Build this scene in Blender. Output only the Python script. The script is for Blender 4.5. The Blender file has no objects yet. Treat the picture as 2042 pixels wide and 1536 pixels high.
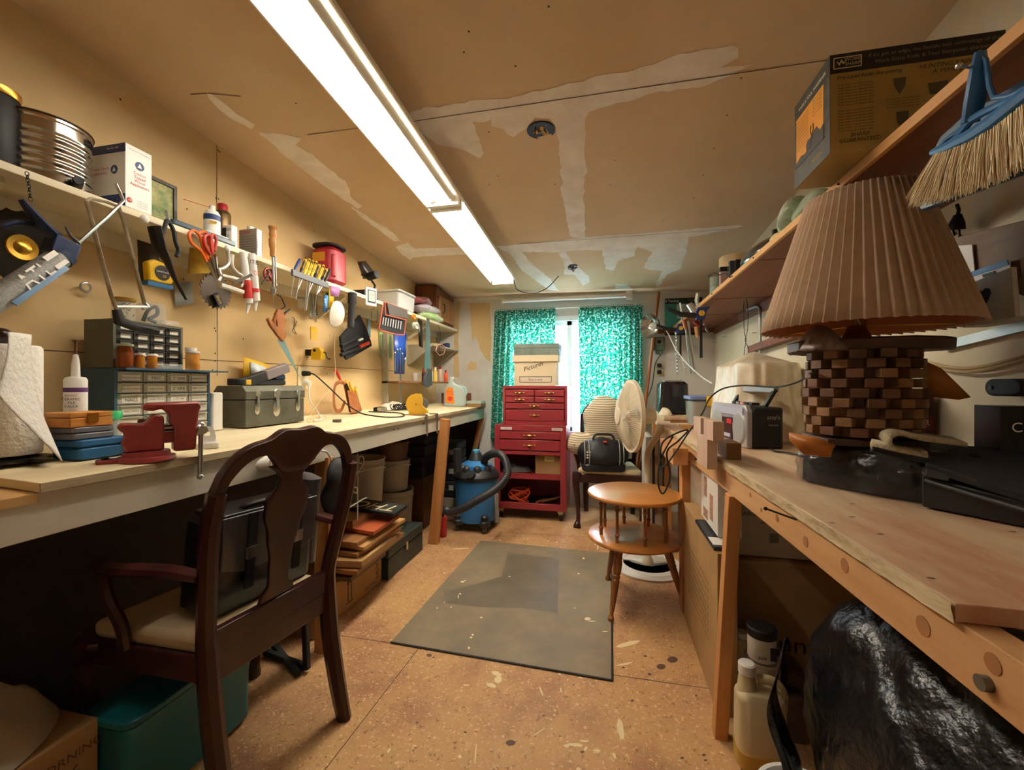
import bpy, bmesh, math, random
from mathutils import Matrix, Vector, noise as mnoise
random.seed(7)
C = bpy.context.scene.collection
sc = bpy.context.scene
PI = math.pi
# ------------------------------------------------------------------ camera
CAMH = 1.15; F = 850.0; YAW = math.atan(189/850)
cs, sn = math.cos(YAW), math.sin(YAW)
cd = bpy.data.cameras.new('camera'); cam = bpy.data.objects.new('camera', cd); C.objects.link(cam)
cam.location = (0, 0, CAMH); cam.rotation_euler = (PI/2, 0, YAW)
cd.sensor_width = 36; cd.lens = F/2042*36; cd.clip_start = .02; cd.clip_end = 200
sc.camera = cam
# ------------------------------------------------------------------ world, exposure
sc.view_settings.view_transform = 'Standard'; sc.view_settings.look = 'None'
sc.view_settings.gamma = 1; sc.view_settings.use_curve_mapping = False
sc.view_settings.exposure = 0.52
TUBE_E = 52.0
SKY_E = 20.0
w = bpy.data.worlds.new('sky'); sc.world = w; w.use_nodes = True
bg = w.node_tree.nodes['Background']; bg.inputs[0].default_value = (.72, .86, 1, 1); bg.inputs[1].default_value = SKY_E
sc.cycles.max_bounces = 10; sc.cycles.diffuse_bounces = 6; sc.cycles.transparent_max_bounces = 16
sc.cycles.sample_clamp_indirect = 8
def area_light(name, loc, rot, sx, sy, e, col):
    l = bpy.data.lights.new(name, 'AREA'); l.shape = 'RECTANGLE'; l.size = sx; l.size_y = sy; l.energy = e; l.color = col
    o = bpy.data.objects.new(name, l); C.objects.link(o); o.location = loc; o.rotation_euler = rot; return o
# sky portal in the window opening (it emits nothing itself)
for n_, lo_, ro_, sx_, sy_ in (('window_portal', (-.37, 4.17, 1.235), (-PI/2, 0, 0), 1.24, 1.15),):
    o_ = area_light(n_, lo_, ro_, sx_, sy_, 1, (1, 1, 1)); o_.data.cycles.is_portal = True
# ------------------------------------------------------------------ pixel -> point at a known plane
def ray(px, py):
    xc = (px-1021)/F
    return Vector((xc*cs-sn, xc*sn+cs, (768-py)/F))
O0 = Vector((0, 0, CAMH))
def onX(px, py, X): r = ray(px, py); return O0 + r*(X/r.x)
def onY(px, py, Y): r = ray(px, py); return O0 + r*(Y/r.y)
def onZ(px, py, Z): r = ray(px, py); return O0 + r*((Z-CAMH)/r.z)
def onD(px, py, d): return O0 + ray(px, py)*d
def ceil_z(x, y): return CAMH + 1.176 - .0775*y - .016*x
def onC(px, py, off=0):
    r = ray(px, py); k = (1.176-off)/(r.z + .0775*r.y + .016*r.x); return O0 + r*k
def bz(x): return .943 + max(0, -1.17-x)*.0537          # the home-made left bench rises a little to the wall
def onB(px, py):
    r = ray(px, py); k = (.943-.0537*1.17-CAMH)/(r.z + .0537*r.x); return O0 + r*k
WL, WR, WB, WF = -1.71, .94, 4.10, -1.0
RB = .894                                                # right bench top
# ------------------------------------------------------------------ materials
def lin(h):
    if isinstance(h, str):
        h = h.lstrip('#'); c = [int(h[i:i+2], 16)/255 for i in (0, 2, 4)]
    else: c = list(h)
    return tuple(x/12.92 if x <= .04045 else ((x+.055)/1.055)**2.4 for x in c) + (1,)
MATS = {}
def mat(name, col='#888888', rough=.55, metal=0, var=0, vs=8, bump=0, bs=60, trans=0, alpha=1, emit=0, ior=1.45, spec=.5, stretch=None, col2=None, sheen=0, coat=0, ecol=None):
    if name in MATS: return MATS[name]
    m = bpy.data.materials.new(name); m.use_nodes = True; MATS[name] = m
    nt = m.node_tree; N = nt.nodes; L = nt.links; b = N['Principled BSDF']
    b.inputs['Base Color'].default_value = lin(col); b.inputs['Roughness'].default_value = rough
    b.inputs['Metallic'].default_value = metal; b.inputs['IOR'].default_value = ior
    b.inputs['Transmission Weight'].default_value = trans; b.inputs['Alpha'].default_value = alpha
    b.inputs['Specular IOR Level'].default_value = spec
    if coat: b.inputs['Coat Weight'].default_value = coat; b.inputs['Coat Roughness'].default_value = .15
    if sheen: b.inputs['Sheen Weight'].default_value = sheen
    if emit:
        b.inputs['Emission Color'].default_value = lin(ecol or col); b.inputs['Emission Strength'].default_value = emit
    if var or col2 or bump:
        tc = N.new('ShaderNodeTexCoord'); mp = N.new('ShaderNodeMapping'); L.new(tc.outputs['Object'], mp.inputs[0])
        if stretch: mp.inputs['Scale'].default_value = stretch
    if var or col2:
        n = N.new('ShaderNodeTexNoise'); n.inputs['Scale'].default_value = vs; n.inputs['Detail'].default_value = 6; n.inputs['Roughness'].default_value = .65
        L.new(mp.outputs[0], n.inputs[0])
        cr = N.new('ShaderNodeValToRGB'); c = lin(col); d = lin(col2) if col2 else tuple(x*(1-var) for x in c[:3])+(1,)
        cr.color_ramp.elements[0].color = d; cr.color_ramp.elements[1].color = c
        cr.color_ramp.elements[0].position = .36; cr.color_ramp.elements[1].position = .62
        L.new(n.outputs[0], cr.inputs[0]); L.new(cr.outputs[0], b.inputs['Base Color'])
    if bump:
        n2 = N.new('ShaderNodeTexNoise'); n2.inputs['Scale'].default_value = bs; n2.inputs['Detail'].default_value = 4
        L.new(mp.outputs[0], n2.inputs[0]); bp = N.new('ShaderNodeBump'); bp.inputs['Strength'].default_value = bump; bp.inputs['Distance'].default_value = .01
        L.new(n2.outputs[0], bp.inputs['Height']); L.new(bp.outputs[0], b.inputs['Normal'])
    return m
def wood(name, c1, c2, axis='y', rough=.6, scale=14, coat=0, bump=.15, spec=.4):
    st = {'x': (.06, 1, 1), 'y': (1, .06, 1), 'z': (1, 1, .06)}[axis]
    return mat(name, c1, rough, col2=c2, vs=scale, stretch=st, bump=bump, bs=40, coat=coat, spec=spec)
# ------------------------------------------------------------------ mesh builder
def fr(o, x, y):
    x = Vector(x).normalized(); y = Vector(y); z = x.cross(y).normalized(); y = z.cross(x)
    return Matrix(((x.x, y.x, z.x, o[0]), (x.y, y.y, z.y, o[1]), (x.z, y.z, z.z, o[2]), (0, 0, 0, 1)))
def T(x, y, z): return Matrix.Translation((x, y, z))
def R(a, ax): return Matrix.Rotation(a, 4, ax)
def rot3(rx=0, ry=0, rz=0): return R(rz, 'Z') @ R(ry, 'Y') @ R(rx, 'X')
class MB:
    def __init__(s, M=None): s.v = []; s.f = []; s.mi = []; s.M = M or Matrix(); s.cm = 0
    def add(s, vs, fs):
        b = len(s.v); s.v += [s.M @ Vector(v) for v in vs]
        for f in fs: s.f.append([i+b for i in f]); s.mi.append(s.cm)
        return s
    def box(s, x0, x1, y0, y1, z0, z1, M=None):
        vs = [(x, y, z) for z in (z0, z1) for y in (y0, y1) for x in (x0, x1)]
        if M is not None: vs = [M @ Vector(v) for v in vs]
        return s.add(vs, [(0, 2, 3, 1), (4, 5, 7, 6), (0, 1, 5, 4), (2, 6, 7, 3), (0, 4, 6, 2), (1, 3, 7, 5)])
    def ob(s, c, sz, rot=None):
        M = T(*c) @ (rot if rot is not None else Matrix()); a, b, d = [k/2 for k in sz]
        return s.box(-a, a, -b, b, -d, d, M)
    def beam(s, p, q, wd, th, up=(0, 0, 1)):
        p = Vector(p); q = Vector(q); z = (q-p).normalized(); u = Vector(up)
        if abs(z.dot(u)) > .95: u = Vector((0, 1, 0))
        x = u.cross(z).normalized(); y = z.cross(x); L_ = (q-p).length
        M = Matrix(((x.x, y.x, z.x, p.x), (x.y, y.y, z.y, p.y), (x.z, y.z, z.z, p.z), (0, 0, 0, 1)))
        return s.box(-wd/2, wd/2, -th/2, th/2, 0, L_, M)
    def cyl(s, p, q, r0, r1=None, n=20, cap=True):
        r1 = r0 if r1 is None else r1
        return s.tube([p, q], None, n, radii=[r0, r1], cap=cap)
    def tube(s, pts, r, n=8, closed=False, radii=None, cap=True, ell=1):
        P = [Vector(p) for p in pts]; k = len(P)
        if radii is None: radii = [r]*k
        vs = []; u = None
        for i in range(k):
            a = P[(i-1) % k] if (closed or i > 0) else P[i]; b = P[(i+1) % k] if (closed or i < k-1) else P[i]
            t = (b-a)
            t = t.normalized() if t.length > 1e-9 else Vector((0, 0, 1))
            if u is None:
                u = t.orthogonal().normalized() if ell == 1 else (Vector((0, 0, 1)).cross(t).normalized() if abs(t.z) < .95 else Vector((1, 0, 0)))
            u = (u - t*u.dot(t)).normalized(); w_ = t.cross(u)
            for j in range(n):
                a_ = 2*PI*j/n; vs.append(P[i] + u*math.cos(a_)*radii[i] + w_*math.sin(a_)*radii[i]*ell)
        fs = []
        for i in range(k if closed else k-1):
            for j in range(n):
                a = i*n+j; b = i*n+(j+1) % n; c = ((i+1) % k)*n+(j+1) % n; d = ((i+1) % k)*n+j; fs.append((a, b, c, d))
        if cap and not closed: fs.append(tuple(range(n))[::-1]); fs.append(tuple((k-1)*n+j for j in range(n)))
        return s.add(vs, fs)
    def lathe(s, prof, c=(0, 0, 0), n=28, M=None, a0=0, a1=2*PI):
        full = abs(a1-a0-2*PI) < 1e-6; m = n if full else n+1
        vs = [(r*math.cos(a0+(a1-a0)*j/n), r*math.sin(a0+(a1-a0)*j/n), z) for r, z in prof for j in range(m)]
        MM = T(*c) @ (M if M is not None else Matrix()); vs = [MM @ Vector(v) for v in vs]
        fs = [(i*m+j, i*m+(j+1) % m, (i+1)*m+(j+1) % m, (i+1)*m+j) for i in range(len(prof)-1) for j in range(n)]
        if full and prof[0][0] > 1e-5: fs.append(tuple(range(m))[::-1])
        if full and prof[-1][0] > 1e-5: fs.append(tuple((len(prof)-1)*m+j for j in range(m)))
        return s.add(vs, fs)
    def prism(s, poly, t, M=None):
        M = M if M is not None else Matrix(); n = len(poly)
        vs = [M @ Vector((x, y, 0)) for x, y in poly] + [M @ Vector((x, y, t)) for x, y in poly]
        fs = [tuple(range(n))[::-1], tuple(range(n, 2*n))] + [(i, (i+1) % n, n+(i+1) % n, n+i) for i in range(n)]
        return s.add(vs, fs)
    def ball(s, c, r, n=16, m=10, M=None):
        if not isinstance(r, (tuple, list)): r = (r, r, r)
        prof = [(math.sin(PI*i/m), -math.cos(PI*i/m)) for i in range(m+1)]
        MM = T(*c) @ (M if M is not None else Matrix())
        vs = []; 
        for (q, z) in prof:
            for j in range(n): vs.append(MM @ Vector((r[0]*q*math.cos(2*PI*j/n), r[1]*q*math.sin(2*PI*j/n), r[2]*z)))
        fs = [(i*n+j, i*n+(j+1) % n, (i+1)*n+(j+1) % n, (i+1)*n+j) for i in range(m) for j in range(n)]
        return s.add(vs, fs)
    def grid(s, nu, nv, fn, cu=False):
        vs = [fn(i/nu, j/nv) for j in range(nv+1) for i in range(nu+(0 if cu else 1))]; k = nu+(0 if cu else 1)
        return s.add(vs, [(j*k+i, j*k+(i+1) % k, (j+1)*k+(i+1) % k, (j+1)*k+i) for j in range(nv) for i in range(nu)])
    def rbox(s, c, sz, r=.01, M=None, n=4, top=None):
        """box with rounded vertical edges, optional (sx,sy) taper scale of the top"""
        a, b, h = sz[0]/2, sz[1]/2, sz[2]; MM = T(*c) @ (M if M is not None else Matrix()); out = []
        for cx, cy, a0 in ((a-r, b-r, 0), (-a+r, b-r, PI/2), (-a+r, -b+r, PI), (a-r, -b+r, 1.5*PI)):
            for i in range(n+1): t = a0+PI/2*i/n; out.append((cx+r*math.cos(t), cy+r*math.sin(t)))
        tx, ty = top or (1, 1); e = min(r, h/3)*.5; k = len(out); vs = []
        for z, sc_, f in ((0, 1-e/a, 0), (e, 1, 0), (h-e, 1, 1), (h, 1-e/a, 1)):
            for x, y in out: vs.append(MM @ Vector((x*sc_*(tx if f else 1), y*sc_*(ty if f else 1), z)))
        fs = [tuple(range(k))[::-1], tuple(3*k+i for i in range(k))] + [(q*k+i, q*k+(i+1) % k, (q+1)*k+(i+1) % k, (q+1)*k+i) for q in range(3) for i in range(k)]
        return s.add(vs, fs)
    def build(s, name, m, parent=None, bev=0, sub=0, solid=0, local=False, smooth=.6, disp=0, ds=8, fix=True):
        vs = [Vector(v) for v in s.v]
        if disp:
            vs = [v + mnoise.noise_vector(v*ds)*disp for v in vs]
        if parent is not None and not local:
            Mi = ROOTM[parent.name].inverted(); vs = [Mi @ v for v in vs]
        loc = None
        if parent is None:
            lo = [min(v[i] for v in vs) for i in range(3)]; hi = [max(v[i] for v in vs) for i in range(3)]
            loc = Vector(((lo[0]+hi[0])/2, (lo[1]+hi[1])/2, lo[2])); vs = [v-loc for v in vs]
        me = bpy.data.meshes.new(name); me.from_pydata([tuple(v) for v in vs], [], s.f)
        ms = m if isinstance(m, (list, tuple)) else [m]
        for q in ms: me.materials.append(q)
        if len(ms) > 1: me.polygons.foreach_set('material_index', s.mi)
        if fix:
            bm = bmesh.new(); bm.from_mesh(me); bmesh.ops.recalc_face_normals(bm, faces=bm.faces); bm.to_mesh(me); bm.free()
        if smooth:
            me.polygons.foreach_set('use_smooth', [True]*len(me.polygons)); me.set_sharp_from_angle(angle=smooth)
        me.update()
        o = bpy.data.objects.new(name, me); C.objects.link(o)
        if loc is not None: o.location = loc; ROOTM[o.name] = T(*loc)
        if parent is not None: o.parent = parent; ROOTM[o.name] = ROOTM[parent.name]
        if solid: q = o.modifiers.new('solid', 'SOLIDIFY'); q.thickness = solid; q.offset = 0
        if bev: q = o.modifiers.new('bevel', 'BEVEL'); q.width = bev; q.segments = 2; q.limit_method = 'ANGLE'; q.angle_limit = .7
        if sub: q = o.modifiers.new('sub', 'SUBSURF'); q.levels = sub; q.render_levels = sub
        return o
ROOTM = {}
def tag(o, label=None, cat=None, group=None, kind=None):
    if label: o['label'] = label
    if cat: o['category'] = cat
    if group: o['group'] = group
    if kind: o['kind'] = kind
    return o
def thing(name, label, cat, loc=(0, 0, 0), rz=0, group=None, M=None):
    o = bpy.data.objects.new(name, None); C.objects.link(o); o.empty_display_size = .05
    MM = M if M is not None else T(*loc) @ R(rz, 'Z')
    o.matrix_world = MM; o.location = MM.to_translation(); o.rotation_euler = MM.to_euler()
    ROOTM[o.name] = MM.copy()
    return tag(o, label, cat, group)
def struct(name, mb, m, parent=None, **k):
    o = mb.build(name, m, parent, **k)
    if parent is None: o['kind'] = 'structure'
    return o
def dup(o, M=None, label=None, parent=None):
    """copy a thing with its parts and sub-parts"""
    c = o.copy(); C.objects.link(c)
    if parent is None:
        if M is not None: c.location = M.to_translation(); c.rotation_euler = M.to_euler(); ROOTM[c.name] = M.copy()
        if label: c['label'] = label
    else: c.parent = parent
    for ch in KIDS.get(o.name, []): dup(ch, parent=c)
    return c
KIDS = {}
_old_build = MB.build
def _b(s, name, m, parent=None, **k):
    o = _old_build(s, name, m, parent, **k)
    if parent is not None: KIDS.setdefault(parent.name, []).append(o)
    return o
MB.build = _b
def text(s, o, x, y, size, m, parent, align='CENTER', name='lettering', shear=0, ext=.0004, wide=1):
    """lettering as mesh; o = centre of the line, x = reading direction, y = up direction (world)"""
    cu = bpy.data.curves.new('t', 'FONT'); cu.body = s; cu.size = 1; cu.align_x = align; cu.align_y = 'CENTER'; cu.shear = shear; cu.resolution_u = 3
    cu.space_line = .95
    ob = bpy.data.objects.new('t', cu); C.objects.link(ob)
    me = bpy.data.meshes.new_from_object(ob.evaluated_get(bpy.context.evaluated_depsgraph_get()))
    b = MB(fr(o, x, y)); vs = [(v.co.x*size*wide, v.co.y*size, ext) for v in me.vertices]; fs = [tuple(p.vertices) for p in me.polygons]
    bpy.data.objects.remove(ob); bpy.data.curves.remove(cu); bpy.data.meshes.remove(me)
    if not fs: return None
    b.add(vs, fs); return b.build(name, m, parent, smooth=0, fix=False)
LY = ((0, 1, 0), (0, 0, 1))       # reading direction / up on faces that look into the room from the left wall
RY = ((0, -1, 0), (0, 0, 1))      # the same from the right wall
FY = ((1, 0, 0), (0, 0, 1))       # faces that look at the doorway
def arc(cx, cy, r, a0, a1, n): return [(cx+r*math.cos(a0+(a1-a0)*i/n), cy+r*math.sin(a0+(a1-a0)*i/n)) for i in range(n+1)]
def spline(pts, n=8):
    P = [Vector(p) for p in pts]; P = [P[0]*2-P[1]] + P + [P[-1]*2-P[-2]]; out = []
    for i in range(1, len(P)-2):
        for j in range(n):
            t = j/n; a, b, c, d = P[i-1:i+3]
            out.append(.5*((2*b)+(c-a)*t+(2*a-5*b+4*c-d)*t*t+(3*b-a-3*c+d)*t**3))
    return out + [P[-2]]
def ragged(poly, amp=.006, step=.02):
    out = []
    for i in range(len(poly)):
        a = Vector(poly[i]); b = Vector(poly[(i+1) % len(poly)]); n = max(1, int((b-a).length/step))
        for j in range(n):
            p = a.lerp(b, j/n); out.append(p + mnoise.noise_vector(p*23)*amp*1.6 + mnoise.noise_vector(p*70)*amp*.8)
    return out
# ================================================================== ROOM
def drywall(name, c1, c2, scale=1.6):
    return mat(name, c1, .85, col2=c2, vs=scale, bump=.05, bs=30, spec=.15)
m_ceil = drywall('ceiling_drywall', '#dcc3a2', '#d2b792')
m_wall = drywall('wall_drywall', '#d9bd8e', '#cfb07e')
m_wallr = drywall('painted_wall', '#d9cfb6', '#cfc3a6')
m_white = mat('primer_white', '#dcd8d2', .8, col2='#cfc9c1', vs=3, spec=.2)
m_comp = mat('joint_compound', '#f3ede4', .9, col2='#e6dccf', vs=9, spec=.1)
m_seam = mat('seam_dark', '#4a3420', .9)
m_wht = mat('white_metal', '#e6e3da', .4)
# floor of painted particle board
def floor_mat():
    m = mat('particle_board', '#b98a63', .6, var=.01, spec=.25); nt = m.node_tree; N = nt.nodes; L = nt.links; b = N['Principled BSDF']
    tc = N.new('ShaderNodeTexCoord')
    def noise(s, det, lo, hi):
        n = N.new('ShaderNodeTexNoise'); n.inputs['Scale'].default_value = s; n.inputs['Detail'].default_value = det; n.inputs['Roughness'].default_value = .7
        L.new(tc.outputs['Object'], n.inputs[0]); r = N.new('ShaderNodeMapRange'); r.inputs[1].default_value = lo; r.inputs[2].default_value = hi; L.new(n.outputs[0], r.inputs[0]); return r.outputs[0]
    def mix(f, a, c, k=1):
        x = N.new('ShaderNodeMix'); x.data_type = 'RGBA'; L.new(f, x.inputs[0])
        if isinstance(a, tuple): x.inputs[6].default_value = a
        else: L.new(a, x.inputs[6])
        if isinstance(c, tuple): x.inputs[7].default_value = c
        else: L.new(c, x.inputs[7])
        return x.outputs[2]
    c = mix(noise(1.7, 5, .38, .66), lin('#c49a68'), lin('#b38660'))
    c = mix(noise(3.1, 8, .50, .74), c, lin('#8f624c'))
    c = mix(noise(90, 3, .58, .66), c, lin('#e0bc92'))
    c = mix(noise(60, 4, .58, .70), c, lin('#7a5238'))
    c = mix(noise(7.3, 9, .70, .76), c, lin('#4d3a30'))
    L.new(c, b.inputs['Base Color']); return m
fl = struct('floor', MB().box(WL, WR, WF-.6, WB, -.06, 0), floor_mat())
def zq(pts, z): return [onZ(x, y, z) for x, y in pts]
def line_on(mb, p, q, n, wd=.0035, off=.0008):
    p = Vector(p); q = Vector(q); n = Vector(n); s = (q-p).cross(n).normalized()*wd/2; o = n*off
    mb.add([p-s+o, p+s+o, q+s+o, q-s+o], [(0, 1, 2, 3)])
b = MB()
for a, c in (((1421, 1375), (600, 1257)), ((836, 1292), (560, 1650)), ((1218, 1003+72), (850, 1052)), ((993, 1070), (975, 1084))):
    line_on(b, onZ(*a, 0), onZ(*c, 0), (0, 0, 1), .003)
b.build('board_joints', m_seam, fl, smooth=0)
# paint chips and drips of their own shape on the floor
b = MB(); k = 2.866
for (x, y, rx, ry, an) in ((660, 985, 30, 14, .3), (668, 1020, 22, 20, 0), (630, 1052, 28, 12, .3), (487, 1050, 18, 4, .1), (915, 1085, 5, 30, -.4), (1028, 1078, 5, 14, -.2), (1368, 1300, 18, 62, -.2), (1110, 1392, 45, 10, .1), (1060, 1398, 16, 10, 0), (1170, 1412, 8, 16, .5), (1232, 1424, 22, 8, .1), (1160, 1370, 26, 6, .1), (1333, 1455, 8, 18, -.3), (450, 1460, 10, 10, .6), (1127, 1530, 12, 10, 0), (45, 1425, 5, 16, .6), (540, 1440, 4, 60, .1), (1140, 1008, 14, 4, .3), (455, 270, 50, 3, -.05), (680, 223, 5, 4, 0), (838, 215, 4, 3, 0), (955, 228, 6, 3, 0), (1005, 232, 4, 4, 0), (1238, 262, 4, 16, 0), (1225, 245, 3, 8, .4), (1410, 815, 70, 12, -.25), (1390, 930, 50, 5, -.2), (362, 410, 4, 3, 0), (395, 605, 5, 3, 0), (1397, 667, 5, 4, 0), (1020, 985, 8, 8, 0), (990, 1222, 5, 5, 0), (970, 1246, 7, 4, 0), (975, 1300, 5, 5, 0), (900, 1320, 45, 3, -.6)):
    P = []
    for i in range(14):
        t = 2*PI*i/14; q = 1 + .35*mnoise.noise((x+9*math.cos(t), y+9*math.sin(t), 1)); u = rx*q*math.cos(t); v = ry*q*math.sin(t)
        P.append(onZ(760+(x+u*math.cos(an)-v*math.sin(an))/k, 1000+(y+u*math.sin(an)+v*math.cos(an))/k, .0007))
    b.add(P, [tuple(range(14))])
b.build('paint_splatter', mat('cream_paint', '#e2cfa2', .7), fl, smooth=0)
b = MB()
for x, y, r in ((275, 880, 16), (300, 893, 8), (1385, 950, 9), (1510, 885, 10), (1600, 945, 26), (1535, 988, 12), (1800, 1110, 9), (1435, 1140, 10), (1720, 1467, 12), (1845, 1450, 12), (1855, 1480, 10), (740, 1380, 28), (1150, 1433, 12), (205, 1265, 9), (930, 1225, 7), (1405, 640, 8), (480, 1320, 10), (1100, 1050, 6), (1665, 905, 30)):
    P = [onZ(760+(x+r*math.cos(t*.6283)*(1+.3*mnoise.noise((x, t, 0))))/k, 1000+(y+r*.6*math.sin(t*.6283))/k, .0006) for t in range(10)]; b.add(P, [tuple(range(10))])
b.build('dark_spots', mat('dark_stain', '#5a4030', .7), fl, smooth=0)
# ceiling, sloping down to the far wall
def cz(x, y, o=0): return (x, y, ceil_z(x, y)+o)
b = MB(); xs = (WL-.1, WR+.1); ys = (WF-.7, WB+.1)
b.add([cz(x, y, z) for z in (0, .08) for y in ys for x in xs], [(0, 2, 3, 1), (4, 5, 7, 6), (0, 1, 5, 4), (2, 6, 7, 3), (0, 4, 6, 2), (1, 3, 7, 5)])
ce = struct('ceiling', b, m_ceil, smooth=0)
Z4 = lambda pts: [(780+x/2.687, 60+y/2.687) for x, y in pts]
patches = [Z4([(95, 440), (450, 375), (620, 370), (1100, 250), (1400, 190), (1600, 120), (1830, 80), (1865, 100), (1850, 150), (1760, 200), (1940, 185), (1700, 290), (1450, 330), (1060, 430), (1045, 470), (1035, 600), (1045, 720), (1030, 900), (1040, 1112), (960, 1112), (930, 960), (905, 750), (895, 600), (885, 540), (850, 470), (760, 475), (720, 530), (690, 545), (655, 580), (600, 530), (540, 520), (540, 485), (440, 490), (470, 560), (495, 660), (470, 688), (380, 640), (240, 610), (180, 560), (100, 470)]),
    Z4([(20, 1160), (90, 1140), (130, 1170), (430, 1165), (440, 1200), (130, 1215), (100, 1232), (40, 1190)]),
    Z4([(560, 1160), (950, 1120), (1060, 1110), (1500, 1075), (1860, 1045), (1890, 1055), (1600, 1110), (1590, 1160), (1550, 1280), (1480, 1310), (1440, 1370), (1410, 1382), (1430, 1330), (1460, 1290), (1380, 1285), (1350, 1270), (1400, 1190), (1320, 1160), (1300, 1210), (1210, 1240), (1190, 1290), (1150, 1280), (1130, 1180), (1000, 1180), (920, 1190), (700, 1190), (760, 1260), (850, 1330), (900, 1400), (840, 1390), (700, 1290), (640, 1200)]),
    Z4([(890, 1182), (930, 1182), (975, 1250), (1060, 1320), (1065, 1350), (1030, 1372), (985, 1310), (925, 1310), (930, 1250)]),
    Z4([(1200, 1360), (1260, 1365), (1300, 1390), (1200, 1392)]),
    [(412, 186), (425, 190), (470, 225), (510, 250), (500, 256), (455, 232), (425, 205)],
    [(515, 262), (560, 266), (600, 275), (590, 290), (640, 320), (690, 365), (700, 395), (722, 410), (715, 416), (680, 395), (640, 365), (600, 335), (565, 310), (540, 285)],
    [(700, 410), (745, 440), (780, 460), (800, 480), (785, 482), (750, 455), (715, 430)]]
b = MB()
for p in patches:
    P = ragged([onC(x, y, .0008) for x, y in p], .008, .025); P = [Vector((v.x, v.y, ceil_z(v.x, v.y)-.0012)) for v in P]
    b.add(P, [tuple(range(len(P)))])
b.build('compound_patch', m_comp, ce, smooth=0)
b = MB()
for a, c in (((815, 243), (1700, 112)), ((1030, 487), (1480, 455)), ((613, 269), (716, 255)), ((380, 188), (412, 186)), ((480, 172+20), (413, 186))):
    line_on(b, onC(*a, .002), onC(*c, .002), (0, 0, -1), .0035)
for x, y in ((1094, 13), (935, 63), (925, 104), (1028, 132), (1450, 230), (1424, 296), (1402, 349), (993, 351), (976, 368), (1217, 369), (1383, 395), (1384, 395), (1368, 432), (1322, 440), (1107, 367), (590, 206), (240, 198), (55, 105), (1478, 156), (975, 263), (1226, 320)):
    c = onC(x, y, .002); b.add([c+Vector((.004*math.cos(t), .004*math.sin(t), 0)) for t in (0, 1, 2, 3, 4, 5)], [(0, 1, 2, 3, 4, 5)])
b.build('panel_seams', m_seam, ce, smooth=0)
# walls
H1, H2 = ceil_z(WL, WF), ceil_z(WL, WB)
wl = struct('wall_left', MB().box(WL-.1, WL, WF-.6, WB+.1, -.06, 2.6), m_wall, smooth=0)
wr = struct('wall_right', MB().box(WR, WR+.1, WF-.6, WB+.1, -.06, 2.6), m_wallr, smooth=0)
wx0, wx1, wz0, wz1 = -.99, .25, .66, 1.81
b = MB(); b.box(WL, wx0, WB, WB+.1, -.06, 2.3); b.box(wx1, WR, WB, WB+.1, -.06, 2.3); b.box(wx0, wx1, WB, WB+.1, wz1, 2.3); b.box(wx0, wx1, WB, WB+.1, -.06, wz0)
wb = struct('wall_back', b, m_white, smooth=0)
b = MB(); b.box(WL-.1, -.9, WF-.1, WF, -.06, 2.6); b.box(.2, WR+.1, WF-.1, WF, -.06, 2.6); b.box(-.9, .2, WF-.1, WF, 2.0, 2.6)
struct('wall_front', b, mat('white_wall_paint', '#f1ece0', .8), smooth=0)
struct('door_1', MB().box(-.9, .2, WF-.06, WF-.02, 0, 2.0), mat('white_door', '#ece6da', .5), smooth=0)
b = MB()
for a, c in (((400, 717), (800, 741)), ((60, 697), (400, 717)), ((432, 290), (432, 418)), ((433, 610), (433, 750))):
    line_on(b, onX(*a, WL), onX(*c, WL), (1, 0, 0), .003)
for x, y in ((435, 300), (438, 303), (431, 395), (436, 397), (428, 655), (430, 660), (429, 705), (429, 720), (432, 740), (424, 738), (373, 417), (240, 198), (720, 400), (485, 676), (632, 418), (627, 461), (648, 735), (652, 745), (700, 733), (658, 670)):
    c = onX(x, y, WL+.0015); b.add([c+Vector((0, .004*math.cos(t), .004*math.sin(t))) for t in range(6)], [(0, 1, 2, 3, 4, 5)])
b.build('panel_seams', m_seam, wl, smooth=0)
b = MB()
for p in ([(937, 604), (977, 604), (979, 650), (980, 690), (978, 722), (968, 715), (955, 690), (948, 672), (942, 680), (938, 640)], [(911, 600), (919, 600), (915, 640), (914, 700), (916, 752), (905, 752), (905, 640)], [(940, 720), (950, 724), (951, 738), (932, 738), (933, 726)]):
    P = ragged([onY(x, y, WB-.001) for x, y in p], .006, .03); b.add([Vector((v.x, WB-.0012, v.z)) for v in P], [tuple(range(len(P)))])
b.build('bare_drywall_patch', m_wall, wb, smooth=0)
struct('trim_1', MB().box(-1.45, WR, WB-.02, WB, 1.995, 2.045), m_white, smooth=0)
# window with sliding sashes
fb = MB(); T_ = .045
fb.box(wx0, wx1, WB-.012, WB+.09, wz1-T_, wz1); fb.box(wx0, wx1, WB-.012, WB+.09, wz0, wz0+T_); fb.box(wx0, wx0+T_, WB-.012, WB+.09, wz0+T_, wz1-T_); fb.box(wx1-T_, wx1, WB-.012, WB+.09, wz0+T_, wz1-T_)
m_vinyl = mat('white_vinyl', '#eceef0', .4)
wn = struct('window_1', fb, m_vinyl, smooth=0)
xm = onY(1133, 700, WB).x
sb = MB()
for x0, x1, y in ((wx0+T_, xm+.03, WB+.02), (xm-.03, wx1-T_, WB+.05)):
    for a, c, d, e in ((x0, x1, wz0+T_, wz0+T_+.04), (x0, x1, wz1-T_-.04, wz1-T_), (x0, x0+.04, wz0+T_, wz1-T_), (x1-.04, x1, wz0+T_, wz1-T_)): sb.box(a, c, y, y+.025, d, e)
sb.build('sash', m_vinyl, wn, smooth=0)
gm = mat('window_glass', '#ffffff', .02, trans=1, ior=1.0, spec=.3)
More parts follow.
